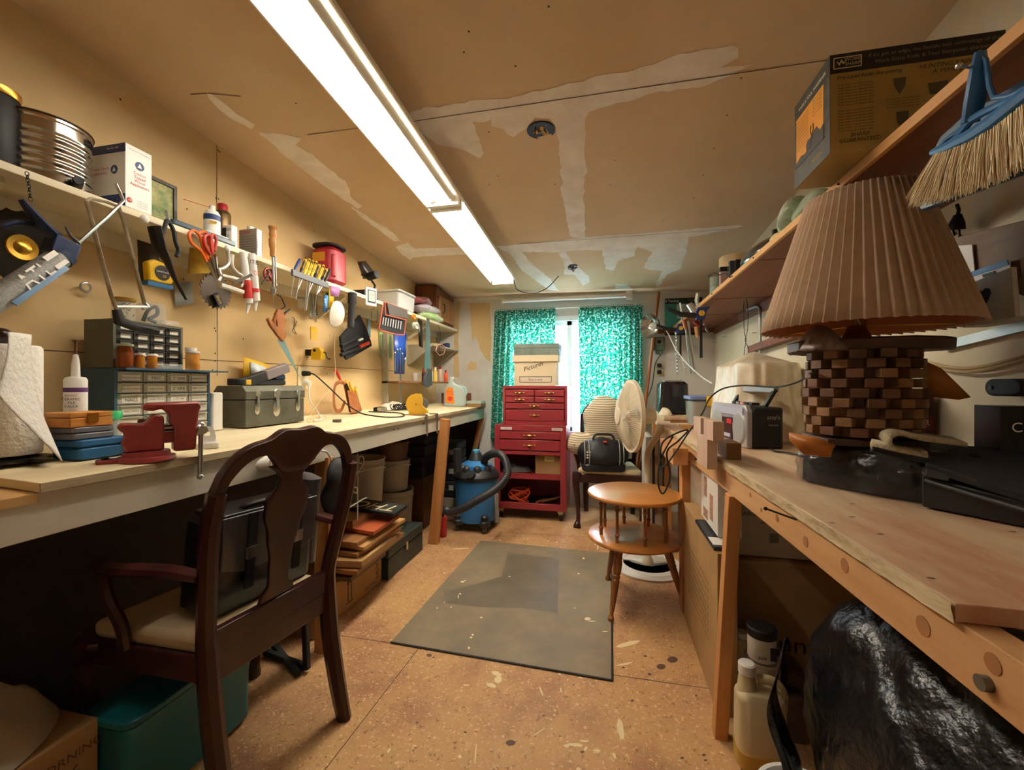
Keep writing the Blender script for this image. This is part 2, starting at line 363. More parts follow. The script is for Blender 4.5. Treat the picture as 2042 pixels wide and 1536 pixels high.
gb = MB(); gb.box(wx0+.08, xm, WB+.031, WB+.034, wz0+.08, wz1-.08); gb.box(xm, wx1-.08, WB+.061, WB+.064, wz0+.08, wz1-.08); gb.build('pane', gm, wn, smooth=0)
# roller blind rolled up over the window
a, c = onY(1003, 597, WB-.05), onY(1250, 594, WB-.05)
rb_ = thing('roller_blind', 'white roller blind rolled up on brackets above the green curtains', 'blind', a)
MB().cyl((a.x, a.y, 1.972), (c.x, c.y, 1.972), .02).build('roll', m_wht, rb_)
MB().box(c.x-.01, c.x+.05, WB-.075, WB, 1.94, 2.01).build('bracket', m_wht, rb_); MB().box(a.x-.012, a.x-.002, WB-.075, WB, 1.94, 2.0).build('bracket', m_wht, rb_)
# curtains
def curtain_mat():
    m = mat('green_print_cloth', '#3b8f70', .9, var=.01); nt = m.node_tree; N = nt.nodes; L = nt.links; b = N['Principled BSDF']
    tc = N.new('ShaderNodeTexCoord'); mp = N.new('ShaderNodeMapping'); mp.inputs['Scale'].default_value = (1, .0, 1); L.new(tc.outputs['Object'], mp.inputs[0])
    v = N.new('ShaderNodeTexVoronoi'); v.inputs['Scale'].default_value = 42; v.feature = 'F1'; L.new(mp.outputs[0], v.inputs[0])
    r1 = N.new('ShaderNodeValToRGB'); e = r1.color_ramp.elements; e[0].position = .25; e[0].color = lin('#c4ece2'); e[1].position = .40; e[1].color = lin('#1f7a58')
    x = r1.color_ramp.elements.new(.6); x.color = lin('#3aa594'); L.new(v.outputs['Distance'], r1.inputs[0])
    n = N.new('ShaderNodeTexNoise'); n.inputs['Scale'].default_value = 60; L.new(mp.outputs[0], n.inputs[0])
    r2 = N.new('ShaderNodeMapRange'); r2.inputs[1].default_value = .52; r2.inputs[2].default_value = .6; L.new(n.outputs[0], r2.inputs[0])
    mx = N.new('ShaderNodeMix'); mx.data_type = 'RGBA'; L.new(r2.outputs[0], mx.inputs[0]); L.new(r1.outputs[0], mx.inputs[6]); mx.inputs[7].default_value = lin('#c2e6d8')
    L.new(mx.outputs[2], b.inputs['Base Color'])
    tr = N.new('ShaderNodeBsdfTranslucent'); L.new(mx.outputs[2], tr.inputs[0]); ms = N.new('ShaderNodeMixShader'); ms.inputs[0].default_value = .7
    L.new(b.outputs[0], ms.inputs[1]); L.new(tr.outputs[0], ms.inputs[2]); L.new(ms.outputs[0], N['Material Output'].inputs[0]); return m
m_curt = curtain_mat()
def curtain(px0, px1, zt, zb, label, flare=0, seed=0):
    x0 = onY(px0, 700, WB-.08).x; x1 = onY(px1, 700, WB-.08).x
    def f(u, v):
        x = x0+(x1-x0)*u - flare*v*(1-u); z = zt+(zb-zt)*v
        y = WB-.085 + (.012+.01*v)*math.sin(u*PI*2*11+seed+.8*math.sin(u*9)+v*1.5) + .004*math.sin(u*80)
        if v < .05: y = WB-.085 + .006*math.sin(u*PI*60)
        return (x, y, z)
    c = thing('curtain', label, 'curtain', ((x0+x1)/2, WB-.085, zb), group='green window curtains')
    MB().grid(150, 30, f).build('panel', m_curt, c, solid=.0015, fix=False)
    return c
zt = 1.15+156/F*4.0
curtain(987, 1108, zt, .62, 'green patterned curtain on the left half of the window behind the boxes', .05)
curtain(1153, 1281, zt, .70, 'green patterned curtain on the right half of the window beside the wooden pole', -.02, 2)
MB().cyl((onY(985, 611, WB-.085).x, WB-.085, zt-.008), (onY(1284, 611, WB-.085).x, WB-.085, zt-.008), .005).build('curtain_rod', m_wht, None)
tag(bpy.data.objects['curtain_rod'], 'thin white rod threaded through the tops of the green curtains', 'curtain rod')
# outside
g = struct('ground', MB().box(-40, 40, WB+.3, 60, -.9, -.8), mat('pale_ground', '#b9bec2', .9), smooth=0)
# ------------------------------------------------------------------ fluorescent lights
m_tube = mat('lit_tube', '#fff6e0', .4, emit=TUBE_E, ecol='#fff7e8')
m_refl = mat('reflector_enamel', '#f2efe6', .35)
def fluo(y0, y1, x, label, right=True):
    zc = lambda y: ceil_z(x, y)
    t = thing('fluorescent_light', label, 'ceiling light', (x, y0, zc(y0)), group='fluorescent lights end to end on the ceiling')
    sl = Vector((0, 1, -.0775)).normalized(); up = Vector((1, 0, 0)).cross(sl)
    M = fr((x, y0, zc(y0)), (1, 0, 0), sl)      # local z = up
    L_ = y1-y0
    prof = [(-.048, -.10), (-.048, -.004), (.048, -.004), (.048, -.10), (.03, -.105), (-.03, -.105)]
    P = MB(M); P.box(-.05, .05, 0, L_, -.055, -.003); P.build('housing', m_refl, t)
    w_ = MB(M)
    for s_ in (-1, 1):
        w_.add([(s_*.05, 0, -.05), (s_*.105, 0, -.085), (s_*.105, L_, -.085), (s_*.05, L_, -.05), (s_*.05, 0, -.053), (s_*.108, 0, -.089), (s_*.108, L_, -.089), (s_*.05, L_, -.053)], [(0, 1, 2, 3), (4, 7, 6, 5), (0, 4, 5, 1), (1, 5, 6, 2), (2, 6, 7, 3), (0, 3, 7, 4)])
        w_.box(s_*.105-.003, s_*.105+.003, 0, L_, -.10, -.083)
    w_.build('reflector', m_refl, t)
    for s_ in (-1, 1):
        MB(M).cyl((s_*.05, .035, -.085), (s_*.05, L_-.035, -.085), .0165, n=16).build('tube', m_tube if (right or s_ < 0) else mat('unlit_tube', '#f3f0e6', .3), t)
    for y_ in (.004, L_-.028): MB(M).box(-.085, .085, y_, y_+.024, -.12, -.05).build('end_cap', m_refl, t)
    for s_ in (-1, 1):
        for y_ in (.03, L_-.03): MB(M).cyl((s_*.05, y_-.012, -.085), (s_*.05, y_+.012, -.085), .019).build('lamp_holder', m_wht, t)
fluo(.84, 2.075, -.815, 'long fluorescent light fixture nearest the camera, cut by the top of the picture', False)
fluo(2.085, 3.36, -.815, 'fluorescent light fixture further back, its far end near the curtained window')
# electrical boxes in the ceiling
c = onC(1079, 259); t = thing('junction_box', 'open round junction box with tangled wires in a ceiling hole', 'junction box', c, group=None)
MB().lathe([(.052, -.002), (.052, .05), (.0, .05)], c=c).build('box', mat('box_inside', '#0d0b0a', 1, spec=0), t)
MB().lathe([(.05, -.003), (.058, -.004), (.058, .0), (.05, 0)], c=c).build('rim', mat('black_plastic', '#151312', .6), t)
b = MB(); random.seed(3)
for i in range(7):
    p = [c+Vector((random.uniform(-.035, .035), random.uniform(-.035, .035), random.uniform(-.006, .03))) for _ in range(4)]
    b.tube(spline(p, 5), .003, 6)
b.build('wires', mat('cream_wire', '#c9b287', .6), t)
MB().cyl(c+Vector((-.018, -.03, 0)), c+Vector((-.018, -.045, -.045)), .002).build('screw', mat('dark_steel', '#3a3734', .4, 1), t)
b = MB()
for dx, dy in ((-.02, 0), (.01, .015), (.005, -.02)): b.cyl(c+Vector((dx, dy, -.008)), c+Vector((dx+.008, dy+.012, .014)), .008, .005)
b.build('wire_connector', mat('tan_plastic', '#c99a55', .5), t)
c = onC(1143, 530); t = thing('junction_box', 'small ceiling box with loose wires where the light cord ends', 'junction box', c)
MB().lathe([(.035, -.002), (.035, .03), (0, .03)], c=c).build('box', mat('black_plastic'), t)
b = MB()
for i in range(6):
    p = [c+Vector((random.uniform(-.04, .04), random.uniform(-.03, .03), random.uniform(-.04, .0))) for _ in range(4)]
    b.tube(spline(p, 5), .0025, 6)
b.build('wires', mat('dark_steel'), t)
e = Vector((-.815+.08, 3.36, ceil_z(-.8, 3.36)-.07))
P = [e, onD(1032, 578, 3.62), onD(1062, 585, 3.62), onD(1090, 575, 3.6), onD(1115, 550, 3.55), onD(1131, 536, 3.5), c+Vector((0, 0, -.005))]
tag(MB().tube(spline(P, 8), .0035, 8).build('ceiling_cable', mat('dark_rubber', '#2a2623', .6)), 'dark cord sagging from the light to the small ceiling box', 'cord')
# ================================================================== LEFT BENCH, SHELVES AND CABINET
def pz(pts, X): return [onX(x, y, X) for x, y in pts]
def spx(pts, X, n=6): return spline(pz(pts, X), n)
black = mat('black_plastic'); dsteel = mat('dark_steel')
m_ply = wood('pale_plywood', '#efe2c0', '#e2d0a6', 'y', .55, 9)
m_apron = mat('grey_primer_board', '#cfcabc', .65, col2='#c2bba9', vs=4, stretch=(1, .2, 1), bump=.08)
m_stud = wood('pine_stud', '#c98f56', '#b0763f', 'z', .6, 12)
m_edge = mat('plywood_edge', '#b8a584', .8, col2='#8e7a5b', vs=30, stretch=(1, .1, 1))
steel = mat('bright_steel', '#c3c3c0', .28, 1); m_black2 = mat('black_rubber', '#1b1b1c', .7); m_gold = mat('brass', '#c59a3f', .3, 1)
def slope_box(mb, x0, x1, y0, y1, dz0, dz1):
    """box lying parallel to the slightly tilted bench surface"""
    vs = [(x, y, bz(x)+dz) for dz in (dz0, dz1) for y in (y0, y1) for x in (x0, x1)]
    return mb.add(vs, [(0, 2, 3, 1), (4, 5, 7, 6), (0, 1, 5, 4), (2, 6, 7, 3), (0, 4, 6, 2), (1, 3, 7, 5)])
t = thing('workbench', 'long pale plywood-topped workbench along the left wall with a grey front board', 'workbench', (-1.44, 1.8, 0))
slope_box(MB(), WL+.004, -1.165, .66, 4.03, -.02, 0).build('bench_top', m_ply, t, bev=.002)
slope_box(MB(), WL+.004, -1.168, -.5, .658, -.04, -.021).build('lower_top_board', wood('orange_plywood', '#d9b078', '#c79a5e', 'y'), t)
slope_box(MB(), -1.1655, -1.162, .66, 4.03, -.0195, -.0005).build('worn_edge', m_edge, t, disp=.0012, ds=30)
MB().box(-1.20, -1.172, -.5, 4.03, .826, .922).build('front_board', m_apron, t, bev=.002)
MB().box(-1.225, -1.155, 1.60, 1.64, 0, .84).build('leg', m_stud, t, bev=.002)
MB().beam((-1.228, 2.90, 0), (-1.140, 2.90, .905), .072, .045, up=(0, 1, 0)).build('leg', m_stud, t, bev=.002)
MB().box(-1.24, -1.20, .57, .61, 0, .826).build('leg', m_stud, t)
MB().beam((-1.28, 4.0, .45), (-1.19, 4.0, .83), .035, .07).build('brace', m_stud, t)
for y_ in (1.63, 1.66, 2.9, 3.1, 2.2, 2.25, 2.6):
    MB().cyl((-1.172, y_, .90-.02*(y_ % .3)), (-1.169, y_, .90-.02*(y_ % .3)), .004, n=8).build('nail_head', dsteel, t)
# shelf on the left wall
m_shelfw = mat('cream_shelf_paint', '#ddd3b8', .6, col2='#cbbf9f', vs=6, stretch=(1, .15, 1))
t = thing('wall_shelf', 'long cream-painted shelf on the left wall carrying cans and boxes', 'shelf', (-1.59, 1.8, 1.69))
MB().box(WL+.002, -1.47, -.5, 4.08, 1.688, 1.71).build('board', m_shelfw, t, bev=.002)
MB().box(WL+.002, WL+.022, -.5, 4.08, 1.635, 1.688).build('wall_cleat', m_shelfw, t)
for y_ in (.78, 2.25, 3.45):
    MB().beam((WL+.01, y_, 1.56), (-1.52, y_, 1.684), .035, .018, up=(0, 1, 0)).build('bracket', m_shelfw, t)
# corner shelves at the far end
m_grey = mat('grey_paint', '#b9b29c', .7, col2='#a39b84', vs=5)
t = thing('corner_shelf', 'grey corner shelf below the small wall cabinet at the far left', 'shelf', (-1.6, 3.8, 1.48))
MB().box(WL+.002, -1.46, 3.45, 4.08, 1.49, 1.505).build('board', m_grey, t)
for y_ in (3.47, 4.05):
    MB().prism([(0, 0), (.23, 0), (.02, -.16), (0, -.16)], .016, fr((WL+.002, y_, 1.489), (1, 0, 0), (0, 0, 1))).build('bracket', m_grey, t)
t = thing('corner_shelf', 'low brown shelf holding glue bottles above the far end of the left bench', 'shelf', (-1.6, 3.5, 1.17))
MB().box(WL+.002, -1.48, 3.02, 3.85, 1.165, 1.18).build('board', wood('brown_shelf_wood', '#8d6544', '#704b30', 'y'), t)
MB().box(WL+.002, -1.66, 3.02, 3.036, 1.0, 1.65).build('upright', mat('grey_paint'), t)
tag(MB().box(-1.60, -1.594, 3.10, 3.12, .96, 1.66).build('slotted_standard', mat('galvanised', '#a9aaa6', .45, .8)), 'thin vertical slotted metal strip beside the long saw blade', 'shelf standard')
# cabinet
m_cab = wood('dark_cabinet_wood', '#7d4a2a', '#5f351d', 'z', .5); m_door = wood('oak_door', '#a5794c', '#8a5f38', 'z', .5)
t = thing('wall_cabinet', 'small brown wooden cabinet under the ceiling in the far left corner', 'cabinet', (-1.6, 3.84, 1.71))
b = MB(); x0, x1, y0, y1 = WL+.004, -1.50, 3.60, 4.04
hb = lambda x, y: ceil_z(x, y)-.012
b.add([(x, y, z) for z in (0, 1) for y in (y0, y1) for x in (x0, x1)], [(0, 2, 3, 1), (4, 5, 7, 6), (0, 1, 5, 4), (2, 6, 7, 3), (0, 4, 6, 2), (1, 3, 7, 5)])
b.v = [Vector((v.x, v.y, 1.712 if v.z < .5 else hb(v.x, v.y)-.01)) for v in b.v]; b.build('body', m_cab, t)
D = MB().box(-1.50, -1.482, 3.63, 4.03, 1.74, 1.965).build('door', m_door, t, bev=.004)
MB().box(-1.482, -1.476, 3.68, 3.98, 1.78, 1.93).build('door_panel', m_door, D, bev=.004)
MB().tube(spline([(-1.476, 3.70, 1.90), (-1.458, 3.70, 1.885), (-1.458, 3.70, 1.83), (-1.476, 3.70, 1.81)], 5), .005).build('handle', dsteel, D)
# ================================================================== ON THE BENCH
# paper towel
c = Vector((-1.30, .50, 0)); c = onB(2, 925); c.z = bz(c.x)
m_tow = mat('paper_towel', '#f0ece4', .95, bump=.5, bs=70, spec=.05)
t = thing('paper_towel_roll', 'roll of white paper towel with a loose hanging sheet at the far left', 'paper towel', c+Vector((0, 0, .02)))
b = MB(); b.lathe([(.02, 0), (.068, 0), (.07, .004), (.07, .262), (.066, .268), (.022, .268)], c=c+Vector((0, 0, .022)), n=48); b.build('roll', m_tow, t)
a0 = onD(70, 672, .92); a1 = onD(55, 925, .93)
top = [onD(14, 664, .89), onD(40, 664, .90), onD(62, 668, .91)]
def sheet(u, v):
    p = onD(16+46*u, 662+6*u, .845+.085*u).lerp(onD(0+121*u, 790+132*u, .80+.10*u), v)
    return p + Vector((.006*math.sin(v*5+u*3), -.012*math.sin(v*PI)*u, 0))
MB().grid(14, 20, sheet).build('loose_sheet', m_tow, t, solid=.0012, fix=False)
t2 = thing('towel_holder', 'black metal paper towel stand with a dark round knob on top', 'paper towel holder', c)
MB().lathe([(.0, .004), (.085, .006), (.088, .012), (.06, .016), (0, .018)], c=c, n=32).build('base', dsteel, t2)
MB().prism([(-.02, 0), (.02, 0), (.012, .10), (0, .125), (-.012, .10)], .005, fr(c+Vector((.02, .02, .009)), (0, -1, 0), (1, .2, 0))).build('foot_leaf', dsteel, t2)
for s_ in (-1, 1): MB().ball(c+Vector((.06, s_*.035, .003)), (.01, .01, .006)).build('foot', black, t2)
MB().cyl(c+Vector((0, 0, .01)), c+Vector((0, 0, .30)), .009).build('rod', dsteel, t2)
MB().ball(c+Vector((0, 0, .312)), (.022, .022, .02)).build('knob', wood('dark_knob_wood', '#3b2115', '#20110b', 'z', .3), t2)
# ceramic tile caulk
c = Vector((-1.46, .905, 0)); c.z = bz(c.x)
t = thing('caulk_tube', 'white squeeze tube of ceramic tile caulk with a nail stuck in its nozzle', 'caulk tube', c)
m_wp = mat('white_plastic', '#e6e4de', .35)
MB().lathe([(.023, 0), (.025, .004), (.025, .205), (.021, .213), (.012, .215)], c=c, n=32).build('tube', m_wp, t)
MB().lathe([(.010, .214), (.009, .25), (.006, .275), (.003, .278)], c=c, n=20).build('nozzle', m_wp, t)
MB().cyl(c+Vector((0, 0, .27)), c+Vector((0, 0, .315)), .003).lathe([(0, .315), (.008, .315), (.008, .317), (0, .318)], c=c, n=12).build('nail', mat('rusty_steel', '#6d4d33', .6, .8), t)
b = MB(); b.lathe([(.0254, .172), (.0254, .184)], c=c, n=32); b.build('purple_band', mat('purple_print', '#5a2f6e', .5), t)
tv = Vector((0.62, -.78, 0)).normalized(); td = Vector((.78, .62, 0)); m_ink = mat('black_ink', '#1c1a1c', .6); m_red = mat('red_ink', '#b8332c', .6)
for i, (s_, z_, sz, m_) in enumerate((('SANDED', .162, .007, m_red), ('CERAMIC', .152, .0092, m_ink), ('TILE', .142, .0092, m_ink), ('CAULK', .132, .0092, m_ink))):
    text(s_, c+tv*.0258+Vector((0, 0, z_)), td, (0, 0, 1), sz, m_, t)
# wooden box, metal case, blue case
def case(name, label, cat, cx, cy, sx, sy, z0, z1, m, rz=0, r=.01, lid=.6, catch=None, M=None, **k):
    t = thing(name, label, cat, (cx, cy, z0), **k); h = z1-z0; M = R(rz, 'Z')
    MB().rbox((cx, cy, z0), (sx, sy, h*lid), r, M).build('case_body', m, t)
    MB().rbox((cx, cy, z0+h*lid+.0015), (sx, sy, h*(1-lid)-.0015), r, M).build('case_lid', m, t)
    if catch: MB(T(cx, cy, z0) @ M).box(sx/2, sx/2+.004, -.012, .012, h*lid-.012, h*lid+.012).build('latch', catch, t)
    return t
z = bz(-1.38)
case('carrying_case', 'blue plastic case at the bottom of the stack beside the vise', 'case', -1.37, .885, .09, .125, z, z+.052, mat('blue_plastic', '#27608f', .4), .05, .012, .62)
case('metal_case', 'grey metal case between the blue case and the wooden box', 'case', -1.38, .87, .085, .10, z+.053, z+.085, mat('grey_metal', '#7d7f84', .4, .6), .05, .008, .5)
case('wooden_box', 'small orange wooden box with a round latch on top of the grey case', 'box', -1.38, .865, .085, .10, z+.086, z+.124, wood('honey_wood', '#c98a45', '#b8772f', 'y', .45), .02, .003, .62, m_gold)
# jar with green lid
def jar(label, c, r, h, glass, lidm, lidh=.012, fill=None, fh=.6, name='jar', group=None, fcol=None, square=0):
    t = thing(name, label, 'jar', c, group=group)
    if square: MB().rbox(c, (2*r, 2*r, h), r*.35).build('body', glass, t)
    else: MB().lathe([(r*.9, 0), (r, .004), (r, h*.86), (r*.9, h*.95), (r*.9, h)], c=c, n=28).build('body', glass, t)
    MB().lathe([(r*1.02, h), (r*1.04, h+lidh*.8), (r*.98, h+lidh), (0, h+lidh)], c=c, n=28).build('lid', lidm, t)
    if fill:
        b = MB(); random.seed(int(c[1]*1000))
        for i in range(26):
            a = random.uniform(0, 2*PI); q = random.uniform(0, r*.8); p = Vector(c)+Vector((q*math.cos(a), q*math.sin(a), random.uniform(.006, h*fh)))
            d = Vector((random.uniform(-1, 1), random.uniform(-1, 1), random.uniform(-.3, 1.5))).normalized()*r*.45
            e = p+d; e.z = min(max(e.z, c[2]+.006), c[2]+h-.004); dx = e-Vector(c); hr = math.hypot(dx.x, dx.y)
            if hr > r*.85: e.x = c[0]+dx.x*r*.85/hr; e.y = c[1]+dx.y*r*.85/hr
            b.cyl(p, e, .0016, n=5)
        tag(b.build('nails', fill, t), kind='stuff')
    return t
m_gl = mat('clear_glass', '#e8efe8', .05, alpha=.28, spec=.8); m_amber = mat('amber_plastic', '#d98a12', .15, alpha=.62, spec=.7); m_dkamber = mat('dark_amber_plastic', '#8a3f10', .15, alpha=.8)
m_clear = mat('clear_plastic', '#eef2f0', .1, alpha=.25, spec=.8)
c = Vector((-1.50, 1.005, bz(-1.50))); jar('round glass jar of screws with a green lid behind the wooden box', c, .038, .085, m_gl, mat('green_plastic', '#1f9a5c', .4), .024, dsteel, .7)
# drawer cabinets
m_cabb = mat('blue_steel_cabinet', '#35536b', .5, .2); m_cabg = mat('olive_grey_cabinet', '#5b5a4c', .55, .2)
m_drw = mat('drawer_plastic', '#b3b0a0', .3, alpha=.85); m_drk = mat('dark_drawer_plastic', '#3a3934', .35); m_lab = mat('paper_label', '#dcd8cc', .8)
def drawer_cabinet(name, label, y0, y1, xw, xf, z0, z1, nc, nr, mc, md, texts, labh=.5, skip=()):
    t = thing(name, label, 'drawer cabinet', ((xw+xf)/2, (y0+y1)/2, z0))
    b = MB(); e = .008; b.box(xw, xf-.012, y0, y1, z0, z1); b.box(xf-.012, xf, y0, y1, z1-e, z1).box(xf-.012, xf, y0, y1, z0, z0+e).box(xf-.012, xf, y0, y0+e, z0+e, z1-e).box(xf-.012, xf, y1-e, y1, z0+e, z1-e)
    b.build('frame', mc, t)
    dw = (y1-y0-2*e)/nc; dh = (z1-z0-2*e)/nr; k = 0
    for r in range(nr):
        for q in range(nc):
            a = y0+e+q*dw+.002; c_ = y0+e+(q+1)*dw-.002; zb = z1-e-(r+1)*dh+.0015; zt = zb+dh-.003
            d = MB().box(xf-.011, xf-.002, a, c_, zb, zt).box(xf-.002, xf+.006, a+.004, c_-.004, zt-.005, zt-.002).build('drawer', md, t)
            MB().box(xf-.002, xf-.0012, a+.012, c_-.007, zb+.004, zb+.004+dh*labh).build('label_card', m_lab, d)
            s_ = texts[k % len(texts)] if texts else None; k += 1
            if s_: text(s_, (xf-.001, (a+c_)/2+.003, zb+.004+dh*labh/2), *LY, min(dh*labh*.8, (dw-.02)/max(3, len(s_))*1.5), m_ink, d)
    return t
zb_ = bz(-1.6)+.001
drawer_cabinet('drawer_cabinet', 'blue steel cabinet of small labelled clear drawers on the left bench', 1.045, 1.378, WL+.02, -1.523, zb_, 1.204, 4, 6, m_cabb, m_drw,
    ['WOOD SCREWS', 'MISC', '3" GRB', 'SHEETROCK', 'WOOD SCREWS', 'WIRE STAPLES', '2" GRB', 'MISC SCREW', 'NAILS', 'LONG TACKS', '1 1/2" GRB', 'WOOD BOLTS', 'MISC NAILS', '', '', 'SM NUTS', '', '', '', 'LG NUTS', '', '', '', 'MISC'])
drawer_cabinet('drawer_cabinet', 'olive drawer cabinet with black drawers stacked on the blue cabinet', 1.045, 1.272, WL+.06, -1.528, 1.206, 1.362, 4, 5, m_cabg, m_drk, [])
zt_ = 1.206
def onB2(px, X): r = ray(px, 700); return r.y*(X/r.x)
for px, r_, h_, gl, ld, lab in ((249, .021, .068, m_dkamber, mat('mint_lid', '#bcd6c0', .4), 'dark amber square jar with a pale green lid on the blue cabinet'),
        (279, .0135, .042, m_amber, m_wp, 'small amber pill bottle with a white lid beside the dark amber jar'), (303, .0145, .042, m_amber, m_wp, 'small amber pill bottle in front of the clear parts box'),
        (384, .022, .062, m_amber, m_wp, 'large amber bottle with a white lid at the right end of the blue cabinet')):
    X_ = -1.497; jar(lab, Vector((X_, onB2(px, X_), zt_-.002 if 0 else 1.2055)), r_, h_, gl, ld, .007, dsteel, .5, name='pill_bottle', group=None)
# the bottles stand on a board laid over the cabinet front
tag(MB().box(-1.535, -1.468, 1.04, 1.41, 1.199, 1.2045).build('ledge_board', m_cabb), 'narrow blue ledge over the drawers that the pill bottles stand on', 'ledge')
tag(MB().lathe([(.017, 1.277), (.018, 1.288), (0, 1.289)], c=(-1.497, onB2(381, -1.497), -.0015), n=20).build('bottle_cap', m_wp), 'loose white cap lying on the largest amber bottle', 'bottle cap')
tag(MB().rbox((-1.497, onB2(338, -1.497), 1.2055), (.03, .075, .018), .004).build('parts_box', m_clear), 'small clear parts box in front of the black drawers', 'box')
# on top of the upper cabinet
c = Vector((-1.60, 1.125, 1.364)); jar('glass jar of hooks with a gold lid on the olive cabinet', c, .032, .07, m_gl, m_gold, .01, dsteel, .9)
c = Vector((-1.58, 1.20, 1.364)); t = thing('parts_container', 'clear plastic tub holding black clamps on the olive cabinet', 'container', c)
MB().rbox(c, (.06, .07, .075), .012).build('tub', m_clear, t)
MB().tube(spline([c+Vector(v) for v in ((-.01, -.02, .01), (.0, -.01, .05), (.01, .01, .065), (.0, .02, .04), (-.01, 0, .02), (.01, .01, .01))], 5), .006).build('black_clamp', m_black2, t)
tag(MB().rbox((-1.555, 1.235, 1.364), (.04, .06, .018), .004).build('parts_box', m_clear), 'flat clear box at the right end of the olive cabinet top', 'box')
tag(MB().rbox((-1.575, 1.40+.03, bz(-1.575)), (.07, .05, .155), .008).build('plastic_bin', m_wp), 'tall narrow white plastic bin between the blue cabinet and the toolbox', 'bin')
# toolbox
m_tb = mat('worn_grey_toolbox', '#5f5d4f', .5, .35, col2='#4c4a3e', vs=14, bump=.05)
x0, x1, y0, y1, z0, z1 = -1.66, -1.50, 1.524, 1.883, bz(-1.6)+.001, 1.143
t = thing('toolbox', 'old grey-green metal toolbox with three clasps on the left bench', 'toolbox', ((x0+x1)/2, (y0+y1)/2, z0))
MB().box(x0, x1, y0, y1, z0, z0+.118).build('body', m_tb, t, bev=.003)
b = MB(); b.prism([(0, 0), (.168, 0), (.168, .035), (.15, .06), (.02, .06), (0, .035)], y1-y0+.006, fr((x1+.004, y0-.003, z0+.12), (-1, 0, 0), (0, 0, 1))); b.build('lid', m_tb, t, bev=.003)
for i, y_ in enumerate((y0+.062, (y0+y1)/2-.005, y1-.045)):
    L_ = MB(); k = 1.5 if i == 1 else 1
    L_.lathe([(0, 0), (.014*k, .001), (.012*k, .004), (0, .005)], M=fr((x1+.004, y_, z0+.145), *LY)).box(x1+.003, x1+.008, y_-.006*k, y_+.006*k, z0+.10-.012*k, z0+.145)
    L_.lathe([(0, 0), (.015*k, .001), (.012*k, .004), (0, .005)], M=fr((x1, y_, z0+.085-.008*k), *LY) @ Matrix.Diagonal((1, 1.6, 1, 1)))
    L_.build('clasp', mat('nickel', '#c9c5b8', .3, 1), t)
for y_ in (y0+.1, y1-.1): MB().cyl((x1-.002, y_-.02, z0+.118), (x1-.002, y_+.02, z0+.118), .0035).build('hinge', dsteel, t)
# on the toolbox
zt = z0+.181
c = Vector((-1.575, 1.555, zt)); t = thing('tape_measure', 'black and yellow tape measure lying at the left end of the toolbox', 'tape measure', c)
MB().lathe([(.034, 0), (.036, .004), (.036, .026), (.033, .03), (0, .03)], c=c, n=32).build('body', m_black2, t)
MB().box(c.x-.02, c.x+.034, c.y+.012, c.y+.045, zt, zt+.028).build('yellow_front', mat('tool_yellow', '#e0b21e', .45), t, bev=.005)
c = Vector((-1.575, 1.72, zt)); t = thing('drill_battery', 'dark blue tool battery lying on the toolbox lid', 'battery', c)
MB().rbox(c, (.06, .19, .026), .01).build('base', black, t); MB().rbox(c+Vector((0, .06, .026)), (.055, .075, .028), .012).build('pack', mat('navy_plastic', '#1d2c45', .4), t); MB().rbox(c+Vector((.001, -.03, .026)), (.04, .06, .014), .006).build('clip', mat('grey_plastic', '#8d8b86', .4), t)
p, q = onX(484, 765, -1.56), onX(571, 733, -1.56); t = thing('sanding_block', 'grey and black oblong charger leaning across the top of the toolbox', 'charger', p)
d = (q-p).normalized()
MB().beam(p, p.lerp(q, .45), .045, .036, up=(1, 0, 0)).build('black_end', black, t, bev=.004); MB().beam(p.lerp(q, .452), q, .046, .038, up=(1, 0, 0)).build('grey_end', mat('warm_grey_plastic', '#7a6f70', .45), t, bev=.004)
t = thing('blister_pack', 'yellow and clear hardware package standing behind the toolbox items', 'package', onX(505, 755, -1.66))
MB().add(pz([(486, 757), (486, 712), (534, 727), (540, 757)], -1.665), [(0, 1, 2, 3)]).build('card', mat('tool_yellow'), t, solid=.003)
MB().add(pz([(500, 748), (500, 722), (528, 732), (530, 750)], -1.655), [(0, 1, 2, 3)]).build('clear_window', mat('pale_film', '#c9d3d6', .2), t, solid=.008)
# outlet with plugs
p = onX(606, 752, WL+.003); t = thing('wall_outlet', 'cream outlet in the left wall behind the toolbox corner with two plugs', 'outlet', p)
MB().box(WL, WL+.006, p.y-.05, p.y+.035, p.z-.07, p.z+.055).build('plate', mat('cream_plastic', '#dccda6', .5), t)
a = onX(612, 745, -1.68); MB().cyl((WL+.006, a.y, a.z), (-1.665, a.y+.005, a.z), .016, .013).build('black_plug', m_black2, t)
a2 = onX(615, 762, -1.68); MB().cyl((WL+.006, a2.y, a2.z), (-1.67, a2.y, a2.z-.012), .02, .014).build('white_plug', m_wp, t)
P = [(-1.665, a.y+.005, a.z)]+[onX(x, y, X) for x, y, X in ((628, 748, -1.62), (652, 769, -1.56), (690, 805, -1.5), (712, 820, -1.46))]+[onB(x, y)+Vector((0, 0, .006)) for x, y in ((730, 829), (770, 834), (800, 833), (806, 829), (790, 825), (735, 823))]
tag(MB().tube(spline(P, 8), .004, 8).build('electric_cable', m_black2), 'black cord running from the wall outlet and looping on the left bench', 'cord')
P = [(-1.672, a2.y, a2.z-.012)]+[onX(x, y, -1.665) for x, y in ((616, 790), (622, 806), (632, 820))]+[onB(640, 838)+Vector((0, 0, .008)), onB(625, 843)+Vector((0, 0, .008))]
tag(MB().tube(spline(P, 8), .0045, 8).build('electric_cable', m_wp), 'thick white cord hanging from the outlet behind the toolbox', 'cord')
